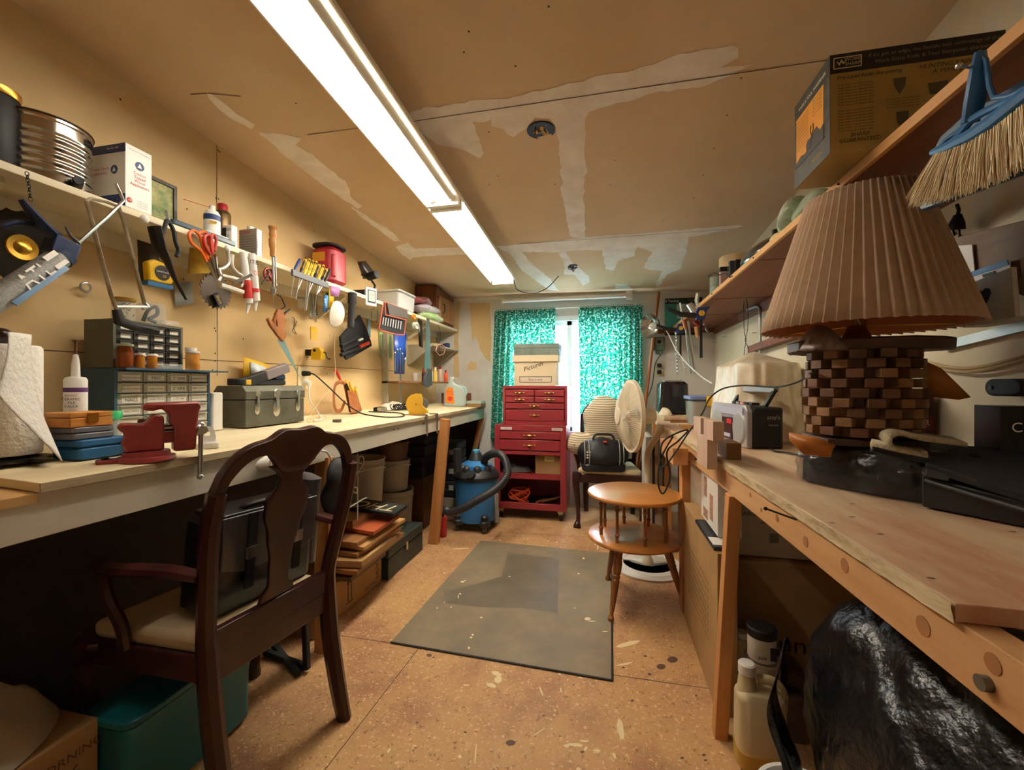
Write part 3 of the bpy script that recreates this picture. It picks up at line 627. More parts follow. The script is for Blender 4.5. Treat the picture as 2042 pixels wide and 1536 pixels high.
P = [onX(x, y, -1.60) for x, y in ((668, 662), (667, 700), (669, 742), (664, 772), (648, 788), (634, 806))]+[onB(x, y)+Vector((0, 0, .006)) for x, y in ((614, 838), (617, 836), (645, 832), (650, 838), (622, 846), (612, 842))]
tag(MB().tube(spline(P, 8), .0018, 6).build('string', mat('cream_string', '#d9c49a', .8)), 'thin cream string hanging from the dust mask and coiling on the bench', 'string')
# leather pouch with pliers
m_lea = mat('tan_leather', '#a5673a', .6, col2='#8a4f2a', vs=12, bump=.15); m_lea2 = mat('brown_leather', '#7a4628', .55)
c = onB(705, 825); X_ = c.x; t = thing('tool_pouch', 'tan leather pouch full of yellow-handled pliers leaning on the left wall', 'tool pouch', c)
b = MB(); P = pz([(692, 778), (712, 784), (722, 820), (706, 826), (700, 826)], X_); P2 = pz([(692, 778), (712, 784), (722, 818), (706, 824), (700, 824)], X_+.035); n = 5
b.add(P+P2, [tuple(range(n))[::-1], tuple(range(n, 2*n))]+[(i, (i+1) % n, n+(i+1) % n, n+i) for i in range(n)]); b.build('pouch', m_lea, t, bev=.004)
MB().add(pz([(686, 768), (694, 776), (710, 826), (697, 822)], X_-.004), [(0, 1, 2, 3)]).build('backing', m_lea2, t, solid=.008)
b = MB().tube(spx([(697, 792), (690, 770), (679, 762), (668, 770), (666, 800), (670, 818), (680, 818), (688, 800)], X_-.01), .0035, 8, ell=3.5); b.build('belt_loop', m_lea, t)
m_yh = mat('yellow_handle', '#dcb01c', .35)
for a_, e_ in (((701, 784), (689, 758)), ((706, 784), (697, 762)), ((712, 786), (709, 771))):
    MB().tube([onX(*a_, X_+.015), onX((a_[0]+e_[0])/2-2, (a_[1]+e_[1])/2, X_+.012), onX(*e_, X_+.01)], None, 8, radii=[.007, .008, .006]).build('pliers_handle', m_yh, t)
MB().tube(pz([(697, 784), (690, 766)], X_+.02), .008).build('black_handle', black, t)
tag(MB().tube(pz([(680, 760), (669, 738)], -1.62), None, 10, radii=[.007, .011]).build('awl', mat('red_plastic', '#c42a1c', .4)), 'red tapered tool handle sticking up behind the leather pouch', 'tool handle')
c = onB(672, 842); tag(MB().lathe([(.010, 0), (.022, .001), (.022, .014), (.010, .015)], c=c, n=24).build('tape_roll', mat('dark_tape', '#5d574c', .5)), 'small dark roll of tape lying alone on the left bench', 'tape roll')
# cloth, headlamp, cables
def drape(cx, cy, z0, rx, ry, h, seed=0, n=24, rz=0):
    def f(u, v):
        a = 2*PI*u; q = v; x = rx*q*math.cos(a); y = ry*q*math.sin(a); nn = mnoise.noise((x*14+seed, y*14, seed))
        z = h*(1-q**2.2)*(1+.7*nn)+.0 ; x *= 1+.12*mnoise.noise((math.cos(a)*2, math.sin(a)*2, seed)); c_, s_ = math.cos(rz), math.sin(rz)
        return (cx+x*c_-y*s_, cy+x*s_+y*c_, z0+max(z, .001*q))
    return MB().grid(n*2, n//2, f, cu=True)
c = onB(772, 815); tag(drape(-1.60, 2.98, bz(-1.6), .09, .28, .045, 2).build('cloth', mat('white_rag', '#d8cbb8', .9, bump=.3, bs=30), smooth=1.5), 'crumpled white rag lying against the wall at the back of the left bench', 'rag')
c = onB(760, 822); t = thing('headlamp', 'black headlamp with a chrome lens lying before the white rag', 'headlamp', c)
MB().rbox(c+Vector((-.02, .02, 0)), (.05, .11, .035), .012).build('body', m_black2, t)
for d_ in (-.02, .02): MB().cyl(c+Vector((.0, d_-.01, .02)), c+Vector((.035, d_-.02, .02)), .016).build('lens', steel, t)
b = MB(); random.seed(5)
for i in range(9):
    r_ = random.uniform(.035, .07); q = Vector((random.uniform(-.02, .02), random.uniform(-.03, .03), 0)); th = random.uniform(0, 3); c2 = onB(800, 818)
    b.tube([c2+q+Vector((r_*math.cos(a+th)*.7, r_*math.sin(a+th)*1.5, .006+.02+.018*math.sin(a*2+i))) for a in [k_*PI/9 for k_ in range(18)]], .0032, 6, closed=True)
tag(b.build('cable_pile', m_black2), 'tangled pile of black cable between the headlamp and the yellow grinder', 'cable', kind=None)
# bench grinder / yellow tool clamped at the edge
c = onB(848, 822); c.x = -1.25; c = Vector((-1.245, onB(848, 822).y, bz(-1.245))); cy = 2.83; c = Vector((-1.235, 2.66, bz(-1.235)))
m_gy = mat('grinder_yellow', '#cfa12b', .4)
t = thing('bench_grinder', 'yellow hand grinder with grey stone wheel clamped to the edge of the left bench', 'grinder', c)
M = fr(c+Vector((0, 0, .075)), (1, .25, 0), (0, 0, 1))
P = arc(0, 0, .072, -.55*PI+.1, -.5*PI-.3, 1); P = [(.03, -.07), (.072, -.055), (.05, -.03), (.028, -.01), (.03, .03), (.02, .07)]+arc(-.012, 0, .07, .42*PI, 1.25*PI, 16)[0:]+[(-.06, -.072)]
MB().prism(P, .03, M @ T(0, 0, -.01)).build('guard', m_gy, t, bev=.003)
MB(M).cyl((.018, 0, -.012), (.018, 0, -.032), .042, n=32).build('wheel', mat('grinding_stone', '#5b5a5c', .8), t)
MB(M).cyl((.01, 0, .0), (.02, 0, -.075), .012).cyl((.02, 0, -.02), (.022, 0, -.07), .022, .018).build('axle', steel, t)
MB(M).cyl((-.012, 0, .021), (-.012, 0, .0225), .004).build('center_hole', black, t)
MB().box(c.x-.09, c.x+.05, c.y-.05, c.y+.03, c.z, c.z+.006).build('base_plate', mat('rust_brown', '#7c5233', .6), t)
for dy in (-.05, .12):
    q = Vector((-1.158, 2.66+dy, bz(-1.2)))
    t = thing('clamp_screw', 'small steel clamp gripping the bench edge %s the yellow grinder' % ('in front of' if dy < 0 else 'just beyond'), 'clamp', q-Vector((0, 0, .11)))
    MB().box(q.x-.05, q.x+.008, q.y-.012, q.y+.012, q.z+.002, q.z+.009).box(q.x+.003, q.x+.009, q.y-.012, q.y+.012, q.z-.10, q.z+.009).build('frame', mat('clamp_grey', '#8d8a7f', .4, .8), t)
    MB().cyl(q+Vector((-.002+.008, 0, -.13)), q+Vector((.006, 0, -.06)), .005).build('screw', steel, t)
# clear jug
c = Vector((-1.30, 3.02, bz(-1.30))); c = onB(909, 811); c = Vector((c.x, c.y, bz(c.x)))
t = thing('plastic_jug', 'clear plastic jug with an orange label at the far end of the left bench', 'jug', c)
s_ = 47*ray(909, 800).length*0+.0; wj = .205; hj = .27
k = (c-O0).length/850; 
M = fr(c, (1, .25, 0), (0, 0, 1))
m_jug = mat('translucent_jug', '#cfe3df', .15, alpha=.55, spec=.7)
P = [(-24, 0), (21, 0), (23, 8), (22, 34), (16, 43), (2, 50), (-3, 52), (-4, 60), (-13, 60), (-14, 52), (-22, 40), (-25, 28), (-25, 6)]
P = [(a_*.0042, b_*.0042) for a_, b_ in P]
MB(M).prism(P, .11, T(0, 0, -.055)).build('body', m_jug, t, bev=.018)
MB(M).cyl((-.036, .25, 0), (-.036, .272, 0), .019).build('cap', m_wp, t)
MB(M).tube(spline([(.03, .19, .0), (.085, .17, 0), (.092, .12, 0), (.07, .09, 0)], 6), .012, 10).build('handle', m_jug, t)
lb = MB(M).prism([(-.085, .04), (-.012, .025), (-.008, .05), (-.02, .17), (-.06, .18), (-.085, .15)], .001, T(0, 0, .057)).build('orange_label', mat('orange_label', '#e4831f', .4), t)
MB(M).prism(arc(-.045, .075, .022, 0, 2*PI, 18)[:-1], .001, T(0, 0, .0582)).build('red_print', mat('red_print', '#c9321f', .5), lb)
text('ORANGE', M @ Vector((-.048, .135, .059)), M.to_3x3() @ Vector((1, -.05, 0)), (0, 0, 1), .017, m_red, lb); text('CLEANER', M @ Vector((-.048, .115, .059)), M.to_3x3() @ Vector((1, -.05, 0)), (0, 0, 1), .015, m_red, lb)
for n_, z_, sx, sy, h_, m_, lab in (('book', 0, .07, .17, .03, wood('box_brown', '#a27a4b', '#8a6237', 'y'), 'tan box lying under a clear case beside the clear jug'), ('clear_case', .031, .07, .15, .022, mat('pale_case', '#b8c4bd', .3), 'pale clear case stacked on the tan box beside the jug')):
    q = onB(948, 812); tag(MB().rbox((q.x-.02, q.y+.04, bz(q.x)+z_+.002), (sx+.1, sy, h_), .004).build(n_, m_), lab, 'box')
tag(MB().box(-1.60, -1.30, 3.97, 4.0, bz(-1.45)+.005, 1.07).build('wooden_tray', wood('redwood', '#7d4a30', '#663921', 'x')), 'reddish wooden board standing at the very end of the left bench', 'board')
# white hinged tray
c = onB(413, 893); c = Vector((c.x, c.y, bz(c.x))); t = thing('pill_organizer', 'small white plastic case standing open on the bench edge right of the vise', 'case', c)
v = c-O0; ry = Vector((v.x, v.y, 0)).normalized(); rx = Vector((ry.y, -ry.x, 0)); M = Matrix(((rx.x, ry.x, 0, c.x), (rx.y, ry.y, 0, c.y), (0, 0, 1, c.z), (0, 0, 0, 1)))
MB(M).rbox((0, -.01, 0), (.066, .045, .018), .01).build('tray', m_wp, t)
MB(M).tube([(.017*math.cos(a), -.01+.011*math.sin(a), .0185) for a in [i*PI/8 for i in range(16)]], .002, 6, closed=True).build('ring', m_wp, t)
P = [(-.022, 0), (.022, 0), (.024, .014), (.019, .038), (.008, .05), (-.004, .05), (-.018, .038), (-.024, .014)]
n = len(P); H_ = arc(0, .026, .009, 0, 2*PI, n)[:-1]; b = MB(M @ T(0, .018, .017) @ R(PI/2-.15, 'X'))
H_ = [(.009*math.cos(math.atan2(y-.026, x)), .026+.009*math.sin(math.atan2(y-.026, x))) for x, y in P]
b.add([(x, y, z) for z in (0, .004) for x, y in P]+[(x, y, z) for z in (0, .004) for x, y in H_], [(i, (i+1) % n, 2*n+(i+1) % n, 2*n+i) for i in range(n)]+[(n+i, 3*n+i, 3*n+(i+1) % n, n+(i+1) % n) for i in range(n)]+[(i, n+i, n+(i+1) % n, (i+1) % n) for i in range(n)]+[(2*n+i, 2*n+(i+1) % n, 3*n+(i+1) % n, 3*n+i) for i in range(n)])
b.build('lid', m_wp, t)
# dark pot behind the vise
c = Vector((-1.33, .985, bz(-1.33))); t = thing('metal_pot', 'dark brown tin pot with a wire handle behind the red vise', 'pot', c)
m_pot = mat('brown_tin', '#5a3a30', .35, .7)
MB().lathe([(.03, 0), (.036, .003), (.036, .04), (.040, .045), (.040, .075), (.035, .08), (.012, .086), (.010, .098), (0, .1)], c=c, n=28).build('body', m_pot, t)
MB().tube(spline([c+Vector(v) for v in ((.03, -.02, .045), (.045, -.03, .02), (.045, -.015, .004), (.04, .02, .004))], 6), .0025).build('wire_handle', dsteel, t)
# ---- vise
m_vr = mat('vise_red', '#9a3a3a', .4, .1, col2='#842c2e', vs=18, coat=.3)
c = Vector((-1.20, .82, bz(-1.20)))
c = onB(300, 915); X_ = -1.20; yv = .915
t = thing('bench_vise', 'heavy red bench vise bolted to the left bench with a steel handle bar', 'vise', (X_, yv, bz(X_)))
# local frame: x = along the vise screw, pointing right-down in the photo
o = Vector((X_-.02, yv, bz(X_)+.001)); ax = Vector((.50, .80, 0)).normalized(); ay = Vector((0, 0, 1)); M = fr(o, ax, ay)   # local z = horizontal, across
MB(M).prism(arc(0, 0, .055, 0, 2*PI, 24)[:-1], .0, Matrix()) if 0 else None
MB(T(*o)).lathe([(.062, 0), (.064, .004), (.062, .012), (.052, .014), (.050, .026), (0, .027)], n=36).build('swivel_base', m_vr, t)
MB(M).box(-.10, -.03, 0, .012, -.022, .022).build('base_lug', m_vr, t, bev=.004); MB(M).cyl((-.082, .012, 0), (-.082, .017, 0), .008, n=6).build('bolt', dsteel, t)
MB(M).prism([(-.045, .027), (.035, .027), (.035, .115), (.028, .123), (.01, .125), (.0, .108), (-.01, .100), (-.04, .104), (-.055, .103), (-.06, .09), (-.045, .075), (-.052, .05)], .052, T(0, 0, -.026)).build('fixed_jaw', m_vr, t, bev=.008)
MB(M).prism([(.055, .02), (.105, .02), (.108, .08), (.112, .125), (.118, .145), (.112, .157), (.0, .155), (-.012, .148), (-.008, .136), (.012, .134), (.03, .14), (.045, .125), (.045, .1), (.055, .09)], .056, T(0, 0, -.028)).build('moving_jaw', m_vr, t, bev=.009)
MB(M).box(.0, .06, .045, .075, -.018, .018).build('slide_bar', m_vr, t); MB(M).cyl((.02, .085, 0), (.06, .085, 0), .009).build('screw', steel, t)
MB(M).cyl((.108, .075, 0), (.128, .075, 0), .014).cyl((.112, .075, 0), (.118, .075, 0), .019).build('screw_head', steel, t)
a = M @ Vector((.125, .075, 0)); q = a+Vector((.03, -.01, -.0))
MB(M).cyl((.121, .088, .0), (.118, -.06, .003), .0062).ball((.121, .089, .0), .009).ball((.118, -.062, .003), .0085).cyl((.121, .075, -.02), (.121, .075, .03), .0115).build('handle_bar', steel, t)
# ================================================================== ON THE LEFT SHELF
def cyl_thing(name, label, cat, c, r, h, m, parts=(), prof=None, group=None):
    t = thing(name, label, cat, c, group=group)
    MB().lathe(prof or [(r*.96, 0), (r, .004), (r, h-.004), (r*.96, h)], c=c, n=36).build('body', m, t)
    for n_, pr, m_ in parts: MB().lathe(pr, c=c, n=28).build(n_, m_, t)
    return t
SZ = 1.711
tin = mat('shiny_tin', '#cfc9bd', .16, 1, bump=.06, bs=12); wpr = mat('white_print', '#e9e5dd', .5)
c = Vector((-1.588, .87, SZ)); c.y = onX(90, 300, -1.588).y
pr = [(.096, 0), (.098, .004)]
for i in range(60):
    z = .008+.155*i/59; pr.append((.0975+(.0022*math.sin((z-.03)*2*PI/.022) if .03 < z < .14 else 0), z))
pr += [(.0975, .17), (.101, .174), (.101, .182), (.097, .184), (.095, .17)]
t = cyl_thing('tin_bucket', 'large shiny ribbed tin can with a dark rim on the left shelf', 'tin can', c, .115, .18, tin, prof=pr)
MB().tube([c+Vector((.100*math.cos(a), .100*math.sin(a), .183)) for a in [i*PI/20 for i in range(40)]], .0035, 6, closed=True).build('rim', mat('dark_rim', '#4c3d30', .4, .7), t)
c = Vector((-1.585, .245, SZ)); c.y = onX(-22, 300, -1.585).y
t = cyl_thing('canister', 'tall black canister with a gold lid at the left edge of the picture', 'canister', c, .055, .20, black, [('lid', [(.056, .2), (.058, .205), (.058, .218), (.05, .222), (0, .222)], m_gold)])
c2 = onX(160, 362, -1.476); tag(MB().cyl((c2.x-.03, c2.y+.01, 1.716+.012), (c2.x+.012, c2.y-.012, 1.716+.014), .0125).cyl((c2.x+.012, c2.y-.012, 1.73), (c2.x+.014, c2.y-.0125, 1.73), .011).build('cork_stopper', black), 'small black stopper lying on the shelf before the shiny can', 'stopper')
# cotton applicator box
x0, x1, y0, y1, z1 = -1.608, -1.472, 1.04, 1.12, 1.911
t = thing('carton', 'white and blue carton of cotton tipped applicators on the left shelf', 'carton', ((x0+x1)/2, 1.08, SZ))
MB().box(x0, x1, y0, y1, SZ, z1).build('box', wpr, t, bev=.0015)
m_nv = mat('navy_print', '#25386b', .5)
MB().box(x0-.0005, x1+.0004, y0-.0005, y0+.001, z1-.028, z1-.001).build('blue_top_band', m_nv, t); MB().box(x0, x1, y0-.0005, y0+.001, SZ+.002, SZ+.04).build('blue_bottom_band', m_nv, t)
for c_, X_, Y_, s_ in (((x1+.0008, 1.082, 1.855), *LY, .0135), ((-1.515, y0-.0012, 1.83), *FY, .0135)):
    M = fr(c_, X_, Y_); MB(M).prism(arc(0, 0, s_, 0, 2*PI, 24)[:-1], .0004).build('blue_emblem', m_nv, t); MB(M).prism([(-.007, -.006), (.007, -.006), (0, .009)], .0009).build('emblem_triangle', wpr, t)
for i, s_ in enumerate(('Cotton', 'Tipped', 'Wood', 'Applicators')): text(s_, (x1+.001, 1.082, 1.828-.0125*i), *LY, .0125, m_red, t)
for i, s_ in enumerate(('Cotton Tipped', 'Applicators')): text(s_, (-1.572, y0-.0014, 1.836-.014*i), *FY, .0118, m_red, t)
MB(fr((x1+.0008, 1.052, 1.735), *LY)).prism(arc(0, 0, .008, 0, 2*PI, 20)[:-1], .0004).build('red_spot', m_red, t); text('10', (x1+.0016, 1.052, 1.735), *LY, .011, wpr, t)
text('Item No. 4304', (-1.52, y0-.0014, z1-.014), *FY, .008, wpr, t); text('Manufactured for Wood Applicators', (x1+.001, 1.082, 1.897), *LY, .0045, m_ink, t)
for i in range(4): text('6" wood non sterile', (x1+.001, 1.09, 1.742-.006*i), *LY, .004, m_ink, t)
# picture frame
t = thing('picture_frame', 'small dark framed map picture behind the applicator carton', 'picture frame', (-1.62, 1.25, SZ+.01))
b = MB(); X = -1.62; ya, yb, za, zb = 1.165, 1.31, 1.75, 1.90
MB().box(X-.006, X, ya, yb, za, zb).build('picture', mat('map_print', '#b9ad72', .6, col2='#5f7a4a', vs=18), t)
for a in ((ya-.012, ya, za-.012, zb+.012), (yb, yb+.012, za-.012, zb+.012), (ya, yb, za-.012, za), (ya, yb, zb, zb+.012)): b.box(X-.008, X+.006, *a)
b.build('frame', mat('dark_frame', '#33291c', .4), t)
MB().box(X-.008, X-.002, ya, yb, SZ, za-.012).build('stand', dsteel, t)
t = thing('plastic_tray', 'dark blue tray lying flat on the left shelf between the carton and the spray cans', 'tray', (-1.54, 1.3, SZ))
MB().rbox((-1.535, 1.32, SZ), (.13, .26, .02), .01).build('tray', mat('dark_teal_plastic', '#1d3a4c', .35), t); MB().rbox((-1.52, 1.37, SZ+.0205), (.09, .1, .006), .004).build('card', mat('pale_card', '#b9c3c6', .6), t)
# spray can, red capped can, oil can, rectangular can
def onS(px, X): r = ray(px, 480); return Vector((X, r.y*(X/r.x), SZ))
m_rc = mat('red_cap', '#a8242a', .35)
c = onS(423, -1.52); t = cyl_thing('spray_can', 'white and blue spray can standing left of the red-capped can', 'spray can', c, .028, .112, wpr, [('shoulder', [(.0275, .112), (.02, .124), (.012, .128)], wpr), ('nozzle', [(.011, .125), (.010, .145), (0, .146)], wpr), ('blue_band', [(.0284, .085), (.0284, .106)], m_nv), ('blue_band', [(.0284, .01), (.0284, .022)], m_nv)])
MB(fr(c+Vector((.022, -.0178, .073)), (.63, .78, 0), (0, 0, 1))).prism([(-.014, -.006), (.01, -.006), (.014, .006), (-.01, .006)], .0012).build('yellow_logo', mat('tool_yellow'), t); text('WD-40', c+Vector((.0235, -.0185, .073)), (.63, .78, 0), (0, 0, 1), .009, m_nv, t)
MB().cyl(c+Vector((-.002, -.01, .137)), c+Vector((-.02, -.10, .132)), .0012).build('straw', mat('red_cap'), t)
c = onS(444, -1.60); cyl_thing('spray_can', 'taller brown spray can with a bright red cap on the left shelf', 'spray can', c, .031, .165, mat('brown_can', '#6f5a3a', .3, .6), [('shoulder', [(.031, .165), (.025, .178), (.018, .182)], mat('brown_can')), ('cap', [(.019, .18), (.019, .205), (.016, .21), (0, .21)], mat('red_cap'))])
def box_can(name, label, px0, pxm, px1, X, h, m, z=SZ, cat='can'):
    r = ray(pxm, 480); y0 = r.y*(X/r.x); r = ray(px1, 480); y1 = r.y*(X/r.x); r = ray(px0, 480); x0 = r.x*(y0/r.y)
    t = thing(name, label, cat, ((x0+X)/2, (y0+y1)/2, z)); MB().box(x0, X, y0, y1, z, z+h).build('body', m, t, bev=.004); return t, x0, X, y0, y1, z, h
t, x0, x1, y0, y1, z, h = box_can('oil_can', 'small white rectangular oil can before the red-capped can', 443, 462, 474, -1.495, .095, wpr)
text("ZARD'S", ((x0+x1)/2, y0-.001, z+.075), *FY, .014, m_ink, t); text('OIL', ((x0+x1)/2+.005, y0-.001, z+.05), *FY, .013, m_ink, t)
MB().box(x0-.0005, x0+.02, y0-.0006, y0, z+.04, z+.085).build('dark_panel', m_ink, t)
t, x0, x1, y0, y1, z, h = box_can('solvent_can', 'grey rectangular solvent can with a red word on the left shelf', 476, 512, 523, -1.49, .125, mat('grey_tin', '#a6a39e', .35, .5))
MB().lathe([(.014, 0), (.014, .012), (0, .013)], c=((x0+x1)/2, (y0+y1)/2, z+h)).build('cap', m_wp, t)
text('COPAR', (x0+.03, y0-.001, z+.108), *FY, .018, m_red, t, shear=.3)
for i in range(7): text('DANGER harmful if swallowed use', ((x0+x1)/2, y0-.001, z+.09-.011*i), *FY, .0065, m_ink, t)
for i in range(6): text('WARNING', (x1+.001, (y0+y1)/2, z+.1-.012*i), *LY, .0065, m_ink, t)
# red tub
c = onS(657, -1.60); t = thing('plastic_tub', 'big red plastic powder tub with a moulded grip on the left shelf', 'tub', c)
m_rt = mat('tub_red', '#a82833', .4)
MB().rbox(c+Vector((0, 0, .018)), (.155, .165, .225), .055, n=6).build('body', m_rt, t); MB().rbox(c+Vector((0, 0, .243)), (.16, .17, .014), .057, n=6).build('lid', black, t)
MB().rbox(c+Vector((.062, -.052, .06)), (.035, .03, .13), .012, R(-.8, 'Z')).build('grip', m_rt, t)
MB().box(c.x-.05, c.x+.03, c.y-.0845, c.y-.082, c.z+.15, c.z+.20).build('label', mat('tub_label', '#c9902a', .5), t)
tag(MB().rbox(c+Vector((.01, .02, 0)), (.16, .21, .017), .003).build('box', mat('pale_green_card', '#6f9a7c', .7)), 'flat pale green box under the big red tub', 'box')
# clip lamp
p = onX(742, 572, -1.53); p.z = SZ
t = thing('clip_lamp', 'black desk lamp head with a round spotlight on the left shelf', 'lamp', p)
MB().cyl((p.x, p.y, SZ), (p.x, p.y, SZ+.012), .04).build('base', black, t)
P = pz([(748, 570), (740, 558), (730, 552), (722, 548)], -1.53); MB().tube([Vector((p.x, p.y, SZ+.01))]+P, .008).build('arm', dsteel, t)
MB().add(pz([(717, 522), (725, 521), (744, 545), (742, 556), (728, 556)], -1.545), [(0, 1, 2, 3, 4)]).build('shade', mat('dark_grey_metal', '#4a4542', .35, .6), t, solid=.03)
a = onX(735, 552, -1.53); q = onX(751, 547, -1.46); MB().cyl(a, q, .026).cyl(q, q+(q-a)*.05, .022).build('spotlight', black, t)
# thermometer
p = onX(741, 592, -1.455); t = thing('digital_thermometer', 'white-framed digital thermometer on the front of the left shelf', 'thermometer', p+Vector((0, 0, -.07)))
M = fr(p, (.35, .93, 0), (0, 0, 1)); MB(M).rbox((0, -.055, -.025), (.082, .11, .024), .01, R(-PI/2, 'X')@T(0,0,0)) if 0 else None
MB(M).box(-.042, .042, -.058, .058, -.02, 0).build('frame', wpr, t, bev=.006); MB(M).box(-.03, .03, -.04, .042, 0, .0015).build('bezel', black, t); MB(M).box(-.024, .024, -.03, .036, .0015, .0025).build('screen', mat('lcd_green', '#9fb5a2', .2), t)
MB().box(-1.56, -1.475, p.y-.05, p.y+.04, SZ, SZ+.035).build('rear_box', black, t)
text('72.4', M @ Vector((0, .012, .003)), (.35, .93, 0), (0, 0, 1), .016, m_ink, t)
# clear tote and bags
c = onS(790, -1.57); t = thing('storage_tote', 'clear plastic storage tote with a flat lid on the left shelf', 'tote', c)
m_tote = mat('tote_plastic', '#dfe3e0', .2, alpha=.5)
MB().rbox(c, (.18, .26, .125), .02, top=(1.06, 1.06)).build('tub', m_tote, t); MB().rbox(c+Vector((0, 0, .126)), (.205, .285, .014), .02).build('lid', m_tote, t); MB().rbox(c+Vector((0, 0, .004)), (.14, .2, .05), .02).build('contents', mat('mixed_grey', '#8d8a85', .8), t)
def bag(name, label, c, r, m, seed, cat='bag', band=None, **kw):
    t = thing(name, label, cat, c-Vector((0, 0, r[2]))); b = MB().ball(c, r, 32, 20); b.build('bag', m, t, disp=min(r)*.5, ds=14, smooth=1.2, **kw)
    if band: MB().ball(c+Vector((r[0]*.35, -r[1]*.25, 0)), (r[0]*.75, r[1]*.6, r[2]*.75), 24, 14).build('printed_panel', band, t, disp=min(r)*.5, ds=11, smooth=1.2)
    return t
y = onS(855, -1.56).y
bag('plastic_bag', 'white and green printed plastic bag lowest in the pile on the left shelf', Vector((-1.56, y+.02, SZ+.045)), (.105, .2, .042), mat('green_print_bag', '#a9cf7a', .3, col2='#e9ece2', vs=6), 1)
bag('plastic_bag', 'pale purple and white plastic bag in the middle of the pile on the left shelf', Vector((-1.57, y-.01, SZ+.105)), (.10, .2, .038), mat('white_print_bag', '#dcd5dc', .3, col2='#8e7f9c', vs=7), 2)
bag('plastic_bag', 'dark red and silver plastic bag on top of the pile on the left shelf', Vector((-1.60, y-.10, SZ+.17)), (.085, .17, .035), mat('red_print_bag', '#8f3038', .3, col2='#b9a9ab', vs=6), 3)
# ================================================================== HANGING ON THE LEFT WALL
def strip(pts, wd, th, X, name, m, parent, **k):
    """flat bar along a path that lies at distance X from the wall plane"""
    return MB().tube(pz(pts, X), wd/2, 4, ell=th/wd).build(name, m, parent, **k)
X = -1.42
t = thing('caulking_gun', 'blue caulking gun with a tube hanging by a chain from the left shelf', 'caulking gun', onX(95, 560, X))
m_bl = mat('gun_blue', '#1f2d4d', .45, .3)
MB().tube(pz([(42, 398), (62, 424), (90, 455), (128, 490)], X), None, 8, radii=[.008, .014, .018, .02], ell=.7).build('handle', m_bl, t)
MB().tube(pz([(2, 452), (28, 444), (60, 446), (92, 462)], X-.02), None, 8, radii=[.01, .014, .014, .012], ell=.6).build('trigger', m_bl, t)
MB().beam(onX(95, 482, X), onX(146, 508, X), .05, .045, up=(1, 0, 0)).build('body', m_bl, t, bev=.004)
a, q = onX(122, 512, X), onX(-30, 612, X+.05); MB().cyl(a, q, .026, n=28).build('caulk_cartridge', mat('cartridge_grey', '#8d8c88', .5, col2='#63625f', vs=160), t)
MB().cyl(onX(128, 508, X), onX(118, 515, X), .029, n=28).build('front_cap', m_bl, t)
tx = (a-q).normalized(); nrm = Vector((1, -.35, 0)).normalized(); up_ = nrm.cross(tx).normalized(); mid = a.lerp(q, .42)+nrm*.0275
text('ATL', mid-up_*.004, tx, up_, .052, wpr, t); MB(fr(a.lerp(q, .12)+nrm*.024, tx, up_)).box(-.02, .02, -.018, .02, 0, .003).build('pale_label', wpr, t)
b = MB(fr(mid-nrm*.004-up_*.022, tx, up_)); b.box(-.10, .075, -.008, .004, 0, .003).build('blue_stripe', mat('blue_plastic'), t)
MB().tube(pz([(140, 500), (172, 470), (215, 432), (246, 400), (243, 392), (231, 366)], X+.01), .0042).build('rod', steel, t)
MB().tube(pz([(131, 452), (140, 470), (150, 478), (160, 488)], X+.02), None, 8, radii=[.004, .007, .008, .004], ell=.4).build('release_lever', steel, t)
b = MB()
for i in range(9):
    p = onX(54+(6 if i % 2 else 0)*.0+ (i*.9), 347+i*6.2, X-.03); b.tube([p+Vector((.003*math.cos(a)*(i % 2), .004*math.cos(a)*((i+1) % 2), .006*math.sin(a))) for a in [k_*PI/5 for k_ in range(10)]], .0011, 5, closed=True)
tag(b.build('hook_chain', dsteel), 'short dark chain hooked on the shelf edge above the caulking gun', 'chain')
# blade disc with brass centre
p = onX(42, 494, -1.60); t = thing('disc_blade', 'black round blade with a shiny brass centre behind the caulking gun', 'blade', p)
M = fr(p, *LY); n = 60; P = [((.098+(.006 if i % 3 == 0 else 0))*math.cos(2*PI*i/n), (.098+(.006 if i % 3 == 0 else 0))*math.sin(2*PI*i/n)) for i in range(n)]
MB(M).prism(P, .004).build('blade', mat('black_gloss', '#16130f', .2), t); MB(M).lathe([(.036, .004), (.034, .008), (.02, .006), (.012, .012), (0, .013)], n=32).build('brass_centre', m_gold, t)
for i in range(1): MB(fr(onX(171, 573, -1.69), *LY)).tube([(.014*math.cos(a), .014*math.sin(a), 0) for a in [k_*PI/8 for k_ in range(16)]], .004, 8, closed=True).build('screw_eye', steel, None)
tag(bpy.data.objects['screw_eye'], 'small shiny steel ring screwed into the left wall under the blade', 'ring')
# hacksaw
X = -1.44; m_hs = mat('chipped_white', '#d5ccb6', .5, .2, col2='#9a8d72', vs=12)
t = thing('hacksaw', 'hacksaw with a chipped white frame and black ribbed grip hanging from the shelf', 'hacksaw', onX(250, 660, X))
MB().tube(pz([(236, 628), (222, 590), (198, 500), (176, 415), (172, 402), (180, 396), (210, 402), (236, 412), (246, 440), (262, 500), (288, 606)], X), .0085, 6, ell=.5).build('frame', m_hs, t)
MB().tube(pz([(228, 612), (292, 612)], X), .005, 6).build('blade', steel, t)
P = pz([(232, 618), (238, 640), (262, 650), (290, 655), (314, 661)], X); MB().tube(P, None, 10, radii=[.011, .016, .013, .0135, .012]).build('grip', m_black2, t, disp=.002, ds=90)
MB().tube(pz([(288, 604), (296, 612), (284, 616)], X), .005).build('wing_nut', steel, t)
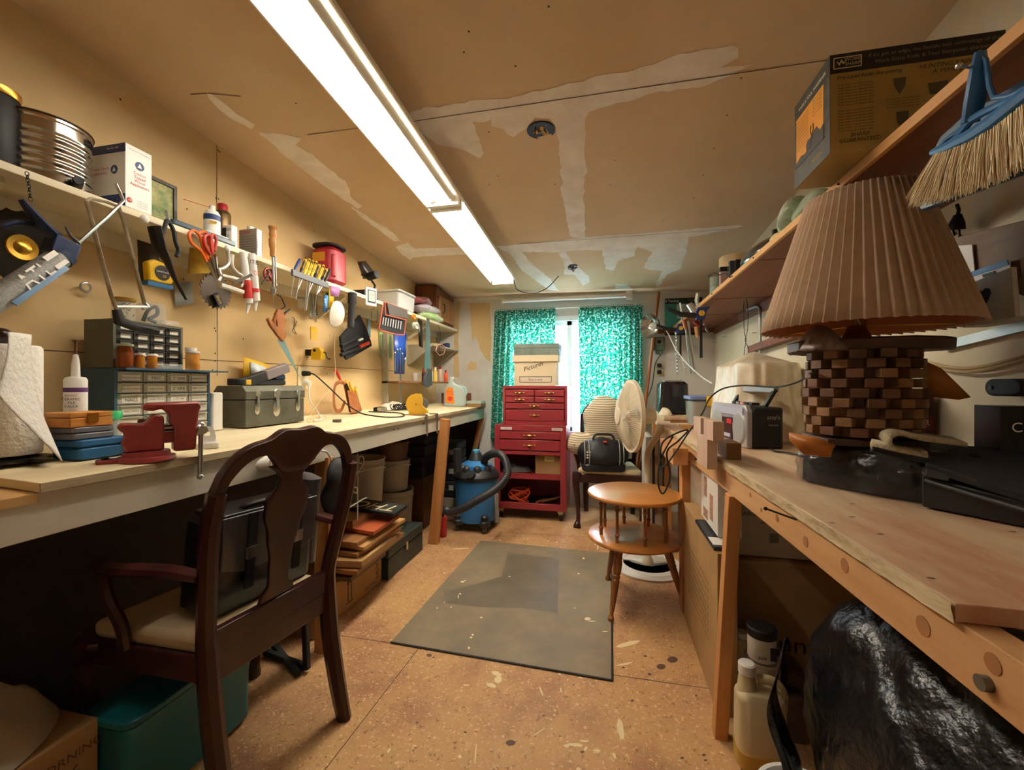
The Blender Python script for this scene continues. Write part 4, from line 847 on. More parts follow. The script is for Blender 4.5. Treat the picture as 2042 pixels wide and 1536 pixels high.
# black snips on a hook
X = -1.43; t = thing('pruning_shears', 'black tapered holster with black-handled shears hanging from the left shelf', 'shears', onX(330, 590, X))
MB().tube(pz([(308, 452), (318, 495), (333, 520), (350, 560), (371, 598)], X-.012), None, 12, radii=[.026, .026, .016, .009, .005], ell=.5).build('holster', mat('black_leather', '#141416', .35), t)
MB().tube(spx([(328, 505), (322, 480), (328, 455), (334, 440), (346, 460), (350, 482), (356, 500), (352, 512)], X), .0065, 8).build('handle', m_black2, t)
MB().tube(pz([(337, 446), (332, 420)], X), .005).build('blade_tip', steel, t)
tag(MB().ball(onX(288, 438, -1.455), (.014, .012, .016)).build('shelf_hook', wpr), 'round white knob hook on the shelf edge left of the black holster', 'hook')
# packaged tape measure
X = -1.60; t = thing('tape_measure_pack', 'yellow 25 foot tape measure in its package hanging behind the black holster', 'tape measure', onX(303, 580, X))
MB().add(pz([(274, 478), (310, 490), (332, 575), (278, 560)], X-.01), [(0, 1, 2, 3)]).build('card', mat('pack_card', '#3b2f20', .6), t, solid=.003)
M = fr(onX(308, 546, X), *LY); MB(M).prism([(-.04, -.035), (.04, -.035), (.048, -.02), (.045, .02), (.02, .04), (-.02, .045), (-.045, .03)], .03).build('case', m_yh, t, bev=.006)
MB(M).prism(arc(.005, .002, .027, 0, 2*PI, 24)[:-1], .0012, T(0, 0, .0302)).build('black_badge', m_ink, t); text('LeverLock', M @ Vector((.005, .006, .0318)), *LY, .0105, wpr, t); text("25'", M @ Vector((.012, -.01, .0318)), *LY, .013, m_yh, t)
MB(M).box(-.045, .045, -.05, -.036, 0, .03).build('blue_base', mat('blue_plastic'), t)
t = thing('card_pack', 'small clear hardware pack hung on a nail between the holster and the saw blade', 'package', onX(365, 612, WL+.01))
MB().add(pz([(347, 566), (383, 562), (385, 604), (350, 612)], WL+.012), [(0, 1, 2, 3)]).build('pack', mat('pale_card'), t, solid=.006); MB().cyl(onX(366, 558, WL), onX(366, 556, WL+.03), .002).build('nail', dsteel, t)
# saw blade, gloves card, scissors
X = -1.62; p = onX(430, 581, X); t = thing('circular_saw_blade', 'dark toothed circular saw blade on the left wall with a small brass-lettered plate', 'saw blade', p)
n = 24*3; P = []
for i in range(24):
    for k_, r_ in ((0, .066), (.25, .078), (.9, .068)): a = 2*PI*(i+k_)/24; P.append((r_*math.cos(a), r_*math.sin(a)))
MB(fr(p, *LY)).prism(P, .003).build('blade', mat('dark_blade', '#4e443c', .4, .8), t)
q = onX(432, 598, X+.008); MB(fr(q, (0, .5, -.8), (0, .8, .5))).box(-.026, .026, -.014, .014, 0, .012).build('black_plate', black, t); text('Black', q+Vector((.0125, 0, 0)), (0, .5, -.8), (0, .8, .5), .018, m_gold, t)
X = -1.58; t = thing('glove_pack', 'yellow rubber gloves in a card pack hanging behind the orange scissors', 'gloves', onX(395, 545, X))
MB().add(pz([(382, 472), (412, 476), (416, 545), (376, 546)], X-.01), [(0, 1, 2, 3)]).build('card', mat('yellow_card', '#c7a02a', .5, col2='#a5801c', vs=30), t, solid=.012); MB().add(pz([(384, 466), (414, 470), (412, 497), (384, 494)], X-.002), [(0, 1, 2, 3)]).build('dark_header', mat('maroon_card', '#3d1e17', .5), t, solid=.004)
def scissors(label, X, ring1, ring2, piv, tip, m, wd=.0055):
    t = thing('scissors', label, 'scissors', onX(*tip, X))
    for rg in (ring1, ring2): MB().tube(spx(rg, X, 5), wd, 8).build('handle', m, t)
    MB().tube(pz([piv, tip], X), None, 6, radii=[.011, .002], ell=.3).build('blade', steel, t)
    MB().tube(pz([(piv[0]+9, piv[1]-5), tip], X+.004), None, 6, radii=[.010, .002], ell=.3).build('blade', steel, t); return t
scissors('orange-handled scissors hanging wide open over the yellow pack', -1.455, [(412, 522), (400, 500), (382, 485), (377, 468), (386, 460), (398, 470), (406, 495), (418, 520)], [(414, 518), (402, 480), (398, 465), (410, 464), (418, 490)], (414, 520), (438, 573), mat('orange_handle', '#d9641e', .4))
scissors('red-handled scissors hanging just right of the orange ones', -1.445, [(420, 508), (410, 492), (407, 474), (416, 468), (422, 480), (424, 500)], [(424, 508), (420, 482), (424, 468), (431, 478), (428, 500)], (420, 512), (437, 566), mat('red_handle', '#a62a20', .4))
# shelf clamp of white metal
X = -1.43; t = thing('corner_clamp', 'bare metal corner clamp hanging from a knob on the left shelf', 'clamp', onX(470, 580, X)); m_al = mat('cast_metal', '#c6c2b6', .35, .6)
MB().tube(spx([(455, 502), (456, 525), (444, 536), (437, 538), (440, 552), (436, 560)], X), .006, 8).build('left_arm', m_al, t); MB().tube(spx([(464, 508), (463, 530), (474, 545), (482, 550), (484, 566), (480, 573)], X), .006, 8).build('right_arm', m_al, t)
MB().beam(onX(438, 568, X), onX(484, 583, X), .016, .02, up=(1, 0, 0)).build('lower_jaw', m_al, t, bev=.003); MB().beam(onX(440, 549, X), onX(482, 559, X), .012, .018, up=(1, 0, 0)).build('upper_jaw', m_al, t, bev=.003)
MB().beam(onX(464, 565, X+.01), onX(504, 547, X+.05), .010, .012).build('lever', steel, t, bev=.002)
tag(MB().ball(onX(454, 496, -1.455), (.012, .011, .014)).build('shelf_hook', wpr), 'round white knob hook on the shelf edge above the corner clamp', 'hook')
# two caulk tubes
for i, (pts, lab) in enumerate(((((484, 503), (497, 605), (492, 625)), 'white and red sealant tube hanging left of its twin'), (((502, 506), (511, 600), (509, 620)), 'white and red sealant tube hanging right of its twin'))):
    X = -1.43+.012*i; P = pz(pts, X); t = thing('sealant_tube', lab, 'sealant tube', P[2])
    MB().tube([P[0], P[0].lerp(P[1], .15), P[0].lerp(P[1], .5), P[1]], None, 16, radii=[.014, .0155, .0165, .0165], ell=.8).build('tube', wpr, t); MB().cyl(P[1], P[2], .008, .004, n=12).build('nozzle', m_wp, t)
    if i == 0: MB().cyl(P[0].lerp(P[1], .55), P[0].lerp(P[1], .9), .0172, n=16).build('red_band', m_red, t)
    else:
        MB().cyl(P[0].lerp(P[1], .74), P[0].lerp(P[1], .82), .0169, n=16).build('red_band', m_red, t)
        dn = (P[1]-P[0]).normalized(); nr = Vector((.85, -.5, 0)).normalized(); text('ITE', P[0].lerp(P[1], .2)+nr*.0172, dn.cross(-nr) if 0 else Vector((.5, .85, 0)), (0, 0, 1), .024, m_ink, t); text('POWER\nGRAB', P[0].lerp(P[1], .42)+nr*.0178, Vector((.5, .85, 0)), (0, 0, 1), .011, m_red, t)
# hand drill
X = -1.44; t = thing('hand_drill', 'old hand drill with a brown wooden handle and red gear wheel on the shelf edge', 'hand drill', onX(546, 615, X))
p0, p1 = onX(545, 453, X), onX(544, 512, X); M = Matrix.Translation(p1)
MB().lathe([(.011, 0), (.012, .008), (.012, .03), (.016, .05), (.017, .075), (.013, .085), (.016, .095), (.014, .11), (.015, .118), (.019, .127), (.018, .132), (0, .134)], c=p1, n=24).build('wooden_handle', wood('handle_wood', '#a9763f', '#8c5c2e', 'z', .3), t)
MB().cyl(p1, onX(545, 578, X), .005).cyl(p1+Vector((.012, .0, 0)), onX(546, 570, X)+Vector((.012, 0, 0)), .003).build('shaft', steel, t)
g_ = onX(536, 548, X-.006); b = MB(fr(g_, *LY)); b.tube([(.027*math.cos(a), .027*math.sin(a), 0) for a in [k_*PI/16 for k_ in range(32)]], .0045, 6, closed=True)
for k_ in range(4): b.cyl((0, 0, 0), (.026*math.cos(k_*PI/2+.5), .026*math.sin(k_*PI/2+.5), 0), .004, n=8)
b.cyl((0, 0, -.006), (0, 0, .008), .009); b.build('gear_wheel', mat('gear_red', '#702622', .4, .5), t)
MB().tube(pz([(536, 548), (526, 562), (522, 566)], X+.01), .003).build('crank', dsteel, t)
p = onX(545, 578, X); MB().lathe([(.006, .012), (.012, .004), (.012, -.014), (.006, -.024), (.003, -.026)][::-1], c=p, n=20).cyl(p+Vector((0, 0, -.02)), onX(546, 616, X), .0022).build('chuck', steel, t)
# safety glasses, loops
def wire(name, label, cat, pts, X, r, m, n=6, closed=False):
    return tag(MB().tube(spx(pts, X, n), r, 6, closed=closed).build(name, m), label, cat)
wire('safety_glasses', 'dark glasses hanging by one arm from a nail right of the hand drill', 'glasses', [(552, 588), (560, 592), (566, 605), (568, 612), (560, 618), (566, 624), (578, 617), (570, 622), (566, 632)], -1.63, .003, mat('navy_plastic'))
wire('wire_loop', 'thin bright wire ring hanging right of the handsaw handle', 'wire', [(565, 645), (572, 634), (584, 636), (586, 652), (578, 668), (566, 662)], WL+.02, .0014, steel, closed=True)
wire('spring_clip', 'dark twisted steel clip hanging right of the wire ring', 'clip', [(583, 632), (588, 638), (586, 655), (591, 666), (583, 660), (588, 650), (592, 640)], WL+.025, .0018, dsteel)
# keyhole saw
X = -1.60; t = thing('handsaw', 'keyhole saw with a carved brown handle and pointed blade on the left wall', 'saw', onX(596, 748, X))
hm = wood('saw_handle_wood', '#9c6233', '#7d4824', 'z', .4)
P = [onX(x, y, X) for x, y in ((545, 625), (553, 616), (561, 622), (565, 640), (563, 655), (566, 672), (560, 682), (548, 668), (535, 650), (529, 636), (533, 633), (541, 645), (549, 652), (547, 640))]
P = [(v.y, v.z) for v in P]; MB(fr((X, 0, 0), *LY)).prism(P, .016).build('handle', hm, t, bev=.003)
P = [onX(x, y, X+.005) for x, y in ((552, 678), (565, 676), (578, 706), (597, 752), (572, 712))]; MB(fr((X+.006, 0, 0), *LY)).prism([(v.y, v.z) for v in P], .0018).build('blade', steel, t)
MB().tube(pz([(554, 618), (546, 640), (548, 658)], X+.008), .009).build('grip_front', hm, t)
# screwdriver rack
X = -1.43; t = thing('tool_rack', 'grey screwdriver rack screwed to the edge of the left shelf', 'rack', onX(615, 555, X)); a, q = onX(582, 543, X), onX(654, 570, X)
MB().beam(a, q, .012, .03, up=(0, 0, 1)).build('bar', mat('rack_grey', '#4a4d52', .5), t, bev=.002)
hx = [(590, 0, m_nv, .3), (602, 1, black, 1), (609, 2, m_yh, 1.1), (616, 1, m_yh, 1), (623, 2, m_yh, 1.1), (630, 1, black, 1), (637, 2, m_yh, .9), (644, 1, black, .6), (650, 0, black, .5)]
blades = [48, 52, 30, 78, 66, 30, 60, 26, 20]
names = ['navy-handled screwdriver at the left end of the rack', 'yellow and black screwdriver second from the left in the rack', 'bright yellow screwdriver third from the left in the rack', 'yellow and black screwdriver fourth from the left, with the longest shaft', 'bright yellow screwdriver in the middle of the rack', 'black screwdriver sixth from the left in the rack', 'yellow screwdriver seventh from the left in the rack', 'short black screwdriver second from the right end of the rack', 'small black screwdriver at the right end of the rack']
for i, (px, k_, m_, s_) in enumerate(hx):
    y_ = 540+(px-582)*.37; tp = (px+8, y_-32*(.7+.3*s_)); bt = (px-3, y_-2)
    A, B = onX(*bt, X), onX(*tp, X-.02); t = thing('screwdriver', names[i], 'screwdriver', A, group='screwdrivers in the shelf-edge rack')
    MB().tube([A, A.lerp(B, .25), A.lerp(B, .7), B], None, 10, radii=[.005, .008, .0085, .006]).build('handle', m_, t)
    if k_: MB().tube([A.lerp(B, .3), A.lerp(B, .9)], .0087, 5).build('grip_stripe', black if m_ is not black else m_yh, t)
    MB().cyl(A, onX(bt[0]-6-(i % 3)*3, bt[1]+blades[i], X), .0026, n=8).build('shaft', steel, t)
# tape rolls and small hanging things
def roll(px, py, X, r, w_, m, label, name='tape_roll', cat='tape roll', inner=.6):
    p = onX(px, py, X); return tag(MB(fr(p, *LY)).lathe([(r*inner, 0), (r, 0), (r, w_), (r*inner, w_), (r*inner, 0)], n=32).build(name, m), label, cat)
roll(647, 583, -1.60, .03, .02, mat('beige_tape', '#b9a778', .5), 'beige roll of tape hung behind the screwdrivers')
p = onX(603, 604, -1.63); t = jar('small clear jar hung on its side below the screwdriver rack', p-Vector((0, 0, .03)), .024, .05, m_gl, mat('pale_case'), .008)
b = MB(); random.seed(8); p = onX(625, 632, -1.64)
for i in range(10): q = p+Vector((random.uniform(-.01, .01), random.uniform(-.035, .035), random.uniform(-.035, .035))); b.tube(spline([p, (p+q)/2+Vector((.012, 0, .012)), q], 5), .0022, 5)
tag(b.build('hook_bunch', steel), 'bunch of small bright hooks and keys on the left wall below the rack', 'hooks')
tag(MB().box(-1.645, -1.64, onX(620, 660, -1.64).y, onX(633, 660, -1.64).y, onX(625, 678, -1.64).z, onX(625, 652, -1.64).z).build('plastic_tag', mat('yellow_tag', '#e0b411', .3, alpha=.9)), 'bright yellow plastic tag hanging under the bunch of hooks', 'tag')
t = thing('putty_knife', 'pair of long steel strips hanging above the bunch of hooks', 'steel strip', onX(625, 630, -1.66))
for x_ in (620, 629): MB().add(pz([(x_-3, 588), (x_+3, 589), (x_+4, 632), (x_-2, 630)], -1.66), [(0, 1, 2, 3)]).build('strip', mat('blued_steel', '#a9bcc4', .25, .9), t, solid=.003)
# pens card
X = -1.47; t = thing('pen_pack', 'blue, yellow and purple card packs hanging side by side on the shelf edge', 'package', onX(655, 622, X))
MB().add(pz([(647, 588), (655, 590), (652, 623), (644, 621)], X), [(0, 1, 2, 3)]).build('blue_card', mat('blue_card', '#2f74ae', .5), t, solid=.004); MB().add(pz([(657, 572), (669, 576), (662, 616), (655, 612)], X+.004), [(0, 1, 2, 3)]).build('yellow_card', m_yh, t, solid=.004)
MB().add(pz([(659, 570), (678, 574), (675, 592), (660, 590)], X+.01), [(0, 1, 2, 3)]).build('purple_card', mat('purple_card', '#a874a8', .4), t, solid=.004)
text('LOX 8', onX(650, 605, X+.004), (0, -.25, 1), (0, -1, -.25), .018, wpr, t)
# dust mask
X = -1.45; t = thing('dust_mask', 'white cloth dust mask hanging from the shelf edge beside the flashlight', 'dust mask', onX(670, 655, X))
P = pz([(668, 597), (683, 602), (689, 625), (684, 645), (672, 656), (654, 652), (655, 625), (660, 605)], X); c_ = sum(P, Vector())/8+Vector((.035, -.01, 0)); n = 8
b = MB(); Q = [p.lerp(c_, .5)+Vector((.012, 0, 0)) for p in P]; b.add(P+Q+[c_], [(i, (i+1) % n, n+(i+1) % n, n+i) for i in range(n)]+[(n+i, n+(i+1) % n, 2*n) for i in range(n)]); b.build('mask', mat('white_cloth', '#e3dbcd', .9), t, solid=.002, sub=1, smooth=1.5)
# flashlight, bag
X = -1.44; t = thing('flashlight', 'black metal flashlight hanging head up in front of the black sheath', 'flashlight', onX(700, 655, X))
A, B = onX(699, 654, X), onX(703, 586, X); MB().tube([A, A.lerp(B, .1), A.lerp(B, .68), A.lerp(B, .74), B], None, 20, radii=[.017, .019, .019, .024, .026]).build('barrel', m_black2, t, smooth=.4); MB().cyl(B, B+(B-A)*.02, .023).build('lens_rim', dsteel, t)
b = MB(); 
for i in range(8): p = onX(693-(i % 2), 585+i*9.5, X-.02); b.tube([p+Vector((.004*math.cos(a)*(i % 2), .005*math.cos(a)*((i+1) % 2), .009*math.sin(a))) for a in [k_*PI/5 for k_ in range(10)]], .0014, 5, closed=True)
tag(b.build('brass_chain', m_gold), 'short brass chain hanging left of the black flashlight', 'chain')
X = -1.60; t = thing('tool_sheath', 'flared black cloth tool sheath with an orange tool in its pocket', 'sheath', onX(700, 720, X)); mc_ = mat('black_canvas', '#17171b', .85, bump=.1)
P = [onX(x, y, X) for x, y in ((690, 655), (705, 640), (714, 628), (725, 650), (736, 680), (738, 690), (700, 712), (688, 718), (684, 712), (677, 690), (675, 672))]; b = MB(fr((X, 0, 0), *LY)); b.prism([(v.y, v.z) for v in P], .016); b.build('sheath', mc_, t, bev=.004)
for k_, (a_, q_) in enumerate((((682, 700), (722, 682)), ((680, 690), (715, 672)), ((680, 708), (728, 690)))): MB().tube(pz([a_, q_], X+.02), .012, 10).build('pocket', mc_, t)
MB().tube(pz([(717, 692), (735, 684)], X+.025), .012).build('orange_tool', mat('orange_red', '#d8432a', .4), t); MB().tube(pz([(715, 679), (723, 676)], X+.022), .008).build('white_tag', wpr, t)
# steel rule, small hooks
tag(MB().box(WL+.01, WL+.014, onX(733, 650, WL+.01).y, onX(738, 650, WL+.01).y, onX(735, 672, WL+.01).z, onX(735, 618, WL+.01).z).build('steel_rule', mat('blued_steel')), 'thin vertical steel rule on the wall just right of the black sheath', 'rule')
wire('wire_bracket', 'thin wire bracket hanging between the steel rule and the tool roll', 'wire', [(740, 618), (752, 616), (752, 640), (741, 642), (741, 620)], -1.60, .0015, dsteel)
tag(MB().lathe([(.014, 0), (.008, .012), (.004, .02), (0, .022)], c=onX(750, 645, -1.5), n=16).build('small_bell', m_gold), 'tiny brass bell hanging left of the orange-edged tool roll', 'bell')
# tool roll
X = -1.42; t = thing('tool_roll', 'black tool roll edged in orange holding a row of bright chisels', 'tool roll', onX(783, 668, X))
P = [(765, 602), (811, 618), (806, 668), (790, 667), (762, 660), (756, 655), (760, 630)]
b = MB(fr((X, 0, 0), *LY)); V = pz(P, X); b.prism([(v.y, v.z) for v in V], .008); b.build('cloth', mc_, t)
MB().tube(pz(P, X+.01), .004, 8, closed=True).build('orange_trim', mat('orange_trim', '#e0562a', .5), t)
b = MB(fr((X+.01, 0, 0), *LY)); V = pz([(767, 604), (808, 619), (809, 636), (772, 629)], X); b.prism([(v.y, v.z) for v in V], .008); b.build('flap', mat('dark_grey_cloth', '#3d3732', .6), t)
MB().tube(pz([(768, 604), (769, 628), (810, 638)], X+.02), .0035).build('flap_trim', mat('orange_trim'), t)
for i in range(8): MB().tube(pz([(765+i*5, 633+i*1.1), (763+i*5, 648+i*1.3)], X+.014), .0042, 8).build('chisel', steel, t)
# drill bit pack, wrench pouch
X = WL+.012; t = thing('drill_bit_pack', 'clear hanging pack of bright drill bits below the tool roll', 'drill bits', onX(769, 716, X))
MB().add(pz([(756, 660), (783, 663), (782, 716), (757, 712)], X-.004), [(0, 1, 2, 3)]).build('green_card', mat('green_card', '#a9c07a', .5), t, solid=.003)
for i in range(6): MB().cyl(onX(759+i*4, 667+i*.6, X+.005), onX(759+i*4, 712, X+.005), .004, n=8).build('bit', steel, t)
X = -1.52; t = thing('wrench_pouch', 'blue vinyl pouch with chrome wrenches hanging at the far part of the left wall', 'wrench pouch', onX(795, 745, X))
MB().add(pz([(785, 662), (809, 664), (806, 746), (787, 746)], X-.004), [(0, 1, 2, 3)]).build('pouch', mat('royal_blue_vinyl', '#1d459c', .35), t, solid=.006)
for i, y0_ in enumerate((704, 698, 697, 706)):
    b = MB(); A, B = onX(788+i*5, y0_, X+.006), onX(788+i*5, 742, X+.006); b.tube([A, B], .0035, 8); b.ball(A, (.006, .011, .011), 12, 8); b.build('wrench', mat('chrome', '#d5dadf', .12, 1), t)
t = thing('adjustable_wrench', 'adjustable wrench hanging beside the blue wrench pouch', 'wrench', onX(811, 740, X)); MB().tube(pz([(810, 660), (809, 712)], X+.005), .006, 8, ell=.5).build('shank', mat('chrome'), t); MB().ball(onX(809, 718, X+.005), (.008, .016, .022)).build('jaw', mat('chrome'), t)
roll(825, 650, -1.47, .028, .03, mat('orange_tape_side', '#c9cdb8', .3), 'roll of clear tape hanging at the shelf edge right of the tool roll')
roll(823, 632, -1.46, .02, .02, mat('orange_plastic', '#e08a1e', .4), 'orange tape dispenser core hanging above the clear tape roll')
X = -1.44; tag(MB().add(pz([(834, 636), (841, 640), (843, 694), (836, 690)], X), [(0, 1, 2, 3)]).build('flat_file', dsteel, solid=.006), 'dark flat file hanging left of the long saw blade', 'file')
t = thing('hand_saw', 'long pale handsaw hanging blade up with a dark handle near the far shelf', 'saw', onX(850, 772, X))
P = pz([(850, 634), (856, 636), (859, 735), (846, 738)], X); b = MB(fr((X, 0, 0), *LY)); b.prism([(v.y, v.z) for v in P], .0025); b.build('blade', mat('blued_steel'), t)
P = pz([(852, 735), (858, 737), (859, 768), (850, 773), (842, 768), (844, 752)], X-.008); b = MB(fr((X-.008, 0, 0), *LY)); b.prism([(v.y, v.z) for v in P], .018); b.build('handle', mat('dark_handle', '#3a3d42', .4), t, bev=.003)
wire('cable_ring', 'ring of pink and white cable hanging from the shelf beside the cabinet', 'cable', [(869, 700), (872, 690), (880, 687), (887, 694), (885, 705), (876, 709)], -1.45, .004, mat('pink_cable', '#c98f80', .6), closed=True)
wire('hanging_wire', 'thin dark wire hook holding the cable ring below the cabinet', 'wire', [(874, 648), (879, 670), (876, 690), (880, 715)], -1.452, .0018, dsteel)
# pencil sharpener
p = onX(634, 706, WL+.07); t = thing('pencil_sharpener', 'yellow crank pencil sharpener mounted on the left wall above the outlet', 'pencil sharpener', p-Vector((0, 0, .035)))
M = fr(p, (1, .3, 0), (0, 0, 1)); MB(M).rbox((0, -.036, -.0), (.05, .05, .07), .014, R(-PI/2, 'X')) if 0 else MB(M).prism([(-.03, -.035), (.03, -.035), (.032, .01), (.02, .036), (-.015, .036), (-.03, .015)], .06, T(0, 0, -.03)).build('body', m_yh, t, bev=.006)
MB().box(WL+.001, WL+.05, p.y-.02, p.y+.02, p.z-.01, p.z+.025).build('mount', dsteel, t); MB(M).cyl((-.008, .018, .029), (-.008, .018, .034), .008).build('pencil_hole', black, t)
MB(M).tube([(.03, .01, 0), (.045, .005, 0), (.055, -.025, 0), (.07, -.03, 0)], .004).build('crank', dsteel, t)
# bottles on the low corner shelf
def onQ(px, X, z): r = ray(px, 700); return Vector((X, r.y*(X/r.x), z))
z = 1.1815
for px, X_, r_, h_, m_, lidm, lab in ((845, -1.57, .018, .09, mat('dark_brown_bottle', '#4a2c22', .3), m_rc, 'dark bottle with a red cap at the left of the low shelf'), (858, -1.53, .024, .10, wpr, mat('orange_trim'), 'white glue bottle with an orange cap on the low shelf'), (868, -1.51, .017, .105, mat('pale_yellow_bottle', '#e6c25a', .4), wpr, 'yellow labelled bottle in the middle of the low shelf'), (878, -1.55, .02, .12, mat('clear_pink', '#d9b7a8', .3), m_rc, 'tall pale bottle with a red cap on the low shelf'), (889, -1.50, .018, .085, mat('orange_trim'), m_rc, 'orange bottle with a red cap at the right of the low shelf')):
    c = onQ(px, X_, z); cyl_thing('glue_bottle', lab, 'bottle', c, r_, h_, m_, [('cap', [(r_*.6, h_), (r_*.6, h_+.025), (0, h_+.026)], lidm)], prof=[(r_*.95, 0), (r_, .003), (r_, h_*.8), (r_*.6, h_)])
c = onQ(829, -1.57, z); cyl_thing('ceramic_cup', 'cream cup at the left end of the low corner shelf', 'cup', c, .035, .07, wpr, prof=[(.024, 0), (.034, .06), (.034, .07), (.03, .07), (.022, .01), (0, .01)])
for px, X_, sz, m_, lab in ((868, -1.56, (.05, .10, .03), mat('tan_card', '#c3a37a', .7), 'tan packet lying on the middle corner shelf'), (893, -1.55, (.04, .05, .06), m_nv, 'dark blue box on the right of the middle corner shelf'), (884, -1.58, (.04, .04, .05), black, 'black box beside the blue one on the middle corner shelf')):
    c = onQ(px, X_, 1.5065); c.y = min(c.y, 4.0); tag(MB().rbox(c, sz, .004).build('small_box', m_), lab, 'box')
bag('plastic_bag', 'crumpled clear plastic bag behind the jug at the far left corner', onX(913, 775, -1.52)+Vector((0, -.02, .04)), (.06, .12, .07), mat('crumpled_film', '#d6d0c0', .3, alpha=.75), 6)
# ================================================================== UNDER THE LEFT BENCH, CHAIR
struct('shade_panel', MB().box(WL, WL+.006, -.9, WB, 0, .80), mat('hardboard_and_shade_brown', '#33241b', .6), smooth=0)  # added dark sheet, its brown deepens the shade on the wall below the bench
struct('trim_3', MB().box(WL, -1.25, WB-.012, WB, 0, .88), mat('hardboard_and_shade_brown'), smooth=0)
m_card = mat('cardboard', '#a88459', .85, col2='#9a7850', vs=5, spec=.1); m_card2 = mat('dark_cardboard', '#6f4f35', .85, col2='#5f4330', vs=5, spec=.1); m_tape = mat('packing_tape', '#b08d60', .3)
m_mah = wood('mahogany', '#3a1616', '#280d0e', 'z', .28, 10, coat=.35, bump=.03); m_seat = mat('cream_upholstery', '#cdb894', .85, col2='#bca581', vs=10, bump=.15, bs=60)
# mahogany armchair, back to the camera
u = Vector((.135, .991, 0)).normalized(); f = Vector((-u.y, u.x, 0)); ch0 = Vector((-.985, 1.115, 0))
def chair_root(name, label, o, xd, yd):
    M = Matrix(((xd.x, yd.x, 0, o.x), (xd.y, yd.y, 0, o.y), (0, 0, 1, 0), (0, 0, 0, 1))); return thing(name, label, 'chair', M=M), M
def yb(z): return -.06*max(0, .42-z)/.42 if z < .42 else -.10*((z-.45)/.6)**1.3 if z > .45 else 0
def armchair(name, label, o, xd, yd, S=1.0):
    t, M = chair_root(name, label, o, xd, yd)
    for s_ in (-1, 1):
        P = [(s_*.205, -.075, 0), (s_*.205, -.045, .12), (s_*.205, -.015, .28), (s_*.207, 0, .44), (s_*.212, -.002, .52), (s_*.228, -.03, .66), (s_*.24, -.055, .78), (s_*.236, -.075, .88)]
        MB(M).tube(spline(P, 5), None, 8, radii=[.021+.005*math.sin(min(1, i/20)*PI) for i in range(36)], ell=1.25).build('back_leg', m_mah, t)
    n = 40; b = MB(M)
    def fc(u_, v):
        x = -.255+.51*u_; q = abs(x)/.255
        zt = 1.0+.026*math.exp(-(x/.085)**6)-.006*math.exp(-(x/.04)**2) - .13*q**5
        if q > .93: zt -= .05*((q-.93)/.07)
        zb = .955-.06*math.exp(-(x/.075)**4) - .14*q**4
        if q > .80: zb -= .05*((q-.8)/.2)
        zb += .0 if q < .3 else .014*math.sin((q-.3)*PI/.6)*(q < .9)
        z = zb+(zt-zb)*v; return (x, yb(z), z)
    b.grid(n, 6, fc); b.build('crest_rail', m_mah, t, solid=.024, bev=.004)
    def fs(u_, v):
        z = .50+.42*v; pr = [(0, .062), (.06, .056), (.12, .034), (.3, .038), (.5, .055), (.66, .076), (.76, .076), (.84, .045), (.9, .04), (.95, .055), (1, .085)]
        for (a, wa), (c_, wc) in zip(pr, pr[1:]):
            if a <= v <= c_: k_ = (v-a)/(c_-a); k_ = k_*k_*(3-2*k_); w_ = wa+(wc-wa)*k_; break
        return (w_*(2*u_-1), yb(z)+.006, z)
    MB(M).grid(8, 40, fs).build('back_splat', m_mah, t, solid=.012, bev=.002)
    MB(M).box(-.20, .20, -.012, .014, .43, .505).build('back_rail', m_mah, t, bev=.004)
    MB(M).prism([(-.205, -.01), (.205, -.01), (.265, .42), (-.265, .42)], .07, T(0, 0, .365)).build('seat_frame', m_mah, t, bev=.004)
    MB(M).prism([(-.195, .01), (.195, .01), (.25, .415), (-.25, .415)], .05, T(0, 0, .43)).build('seat_cushion', m_seat, t, bev=.018)
    for s_ in (-1, 1):
        P = [(s_*.25, .40, .44), (s_*.262, .425, .37), (s_*.25, .40, .22), (s_*.245, .395, .08), (s_*.252, .415, .02), (s_*.255, .425, 0)]
        MB(M).tube(spline(P, 5), None, 10, radii=[(.036, .04, .038, .034, .03, .028, .027, .025, .024, .022, .021, .02, .018, .017, .017, .017, .017, .019, .022, .026, .028, .03, .03, .03, .03, .028)[i] for i in range(26)]).build('front_leg', m_mah, t)
        P = [(s_*.236, -.02, .665), (s_*.25, .08, .67), (s_*.285, .2, .672), (s_*.285, .3, .668), (s_*.262, .345, .655)]
        MB(M).tube(spline(P, 5), None, 8, radii=[.022+.008*math.sin(i/20*PI) for i in range(21)], ell=.5).build('arm', m_mah, t)
        P = [(s_*.27, .32, .65), (s_*.275, .29, .58), (s_*.255, .27, .50), (s_*.245, .27, .43)]
        MB(M).tube(spline(P, 4), .016, 8).build('arm_support', m_mah, t)
    return t, M
armchair('dining_armchair', 'dark mahogany armchair with a vase-shaped back splat, back turned, at the left bench', ch0, u, f)
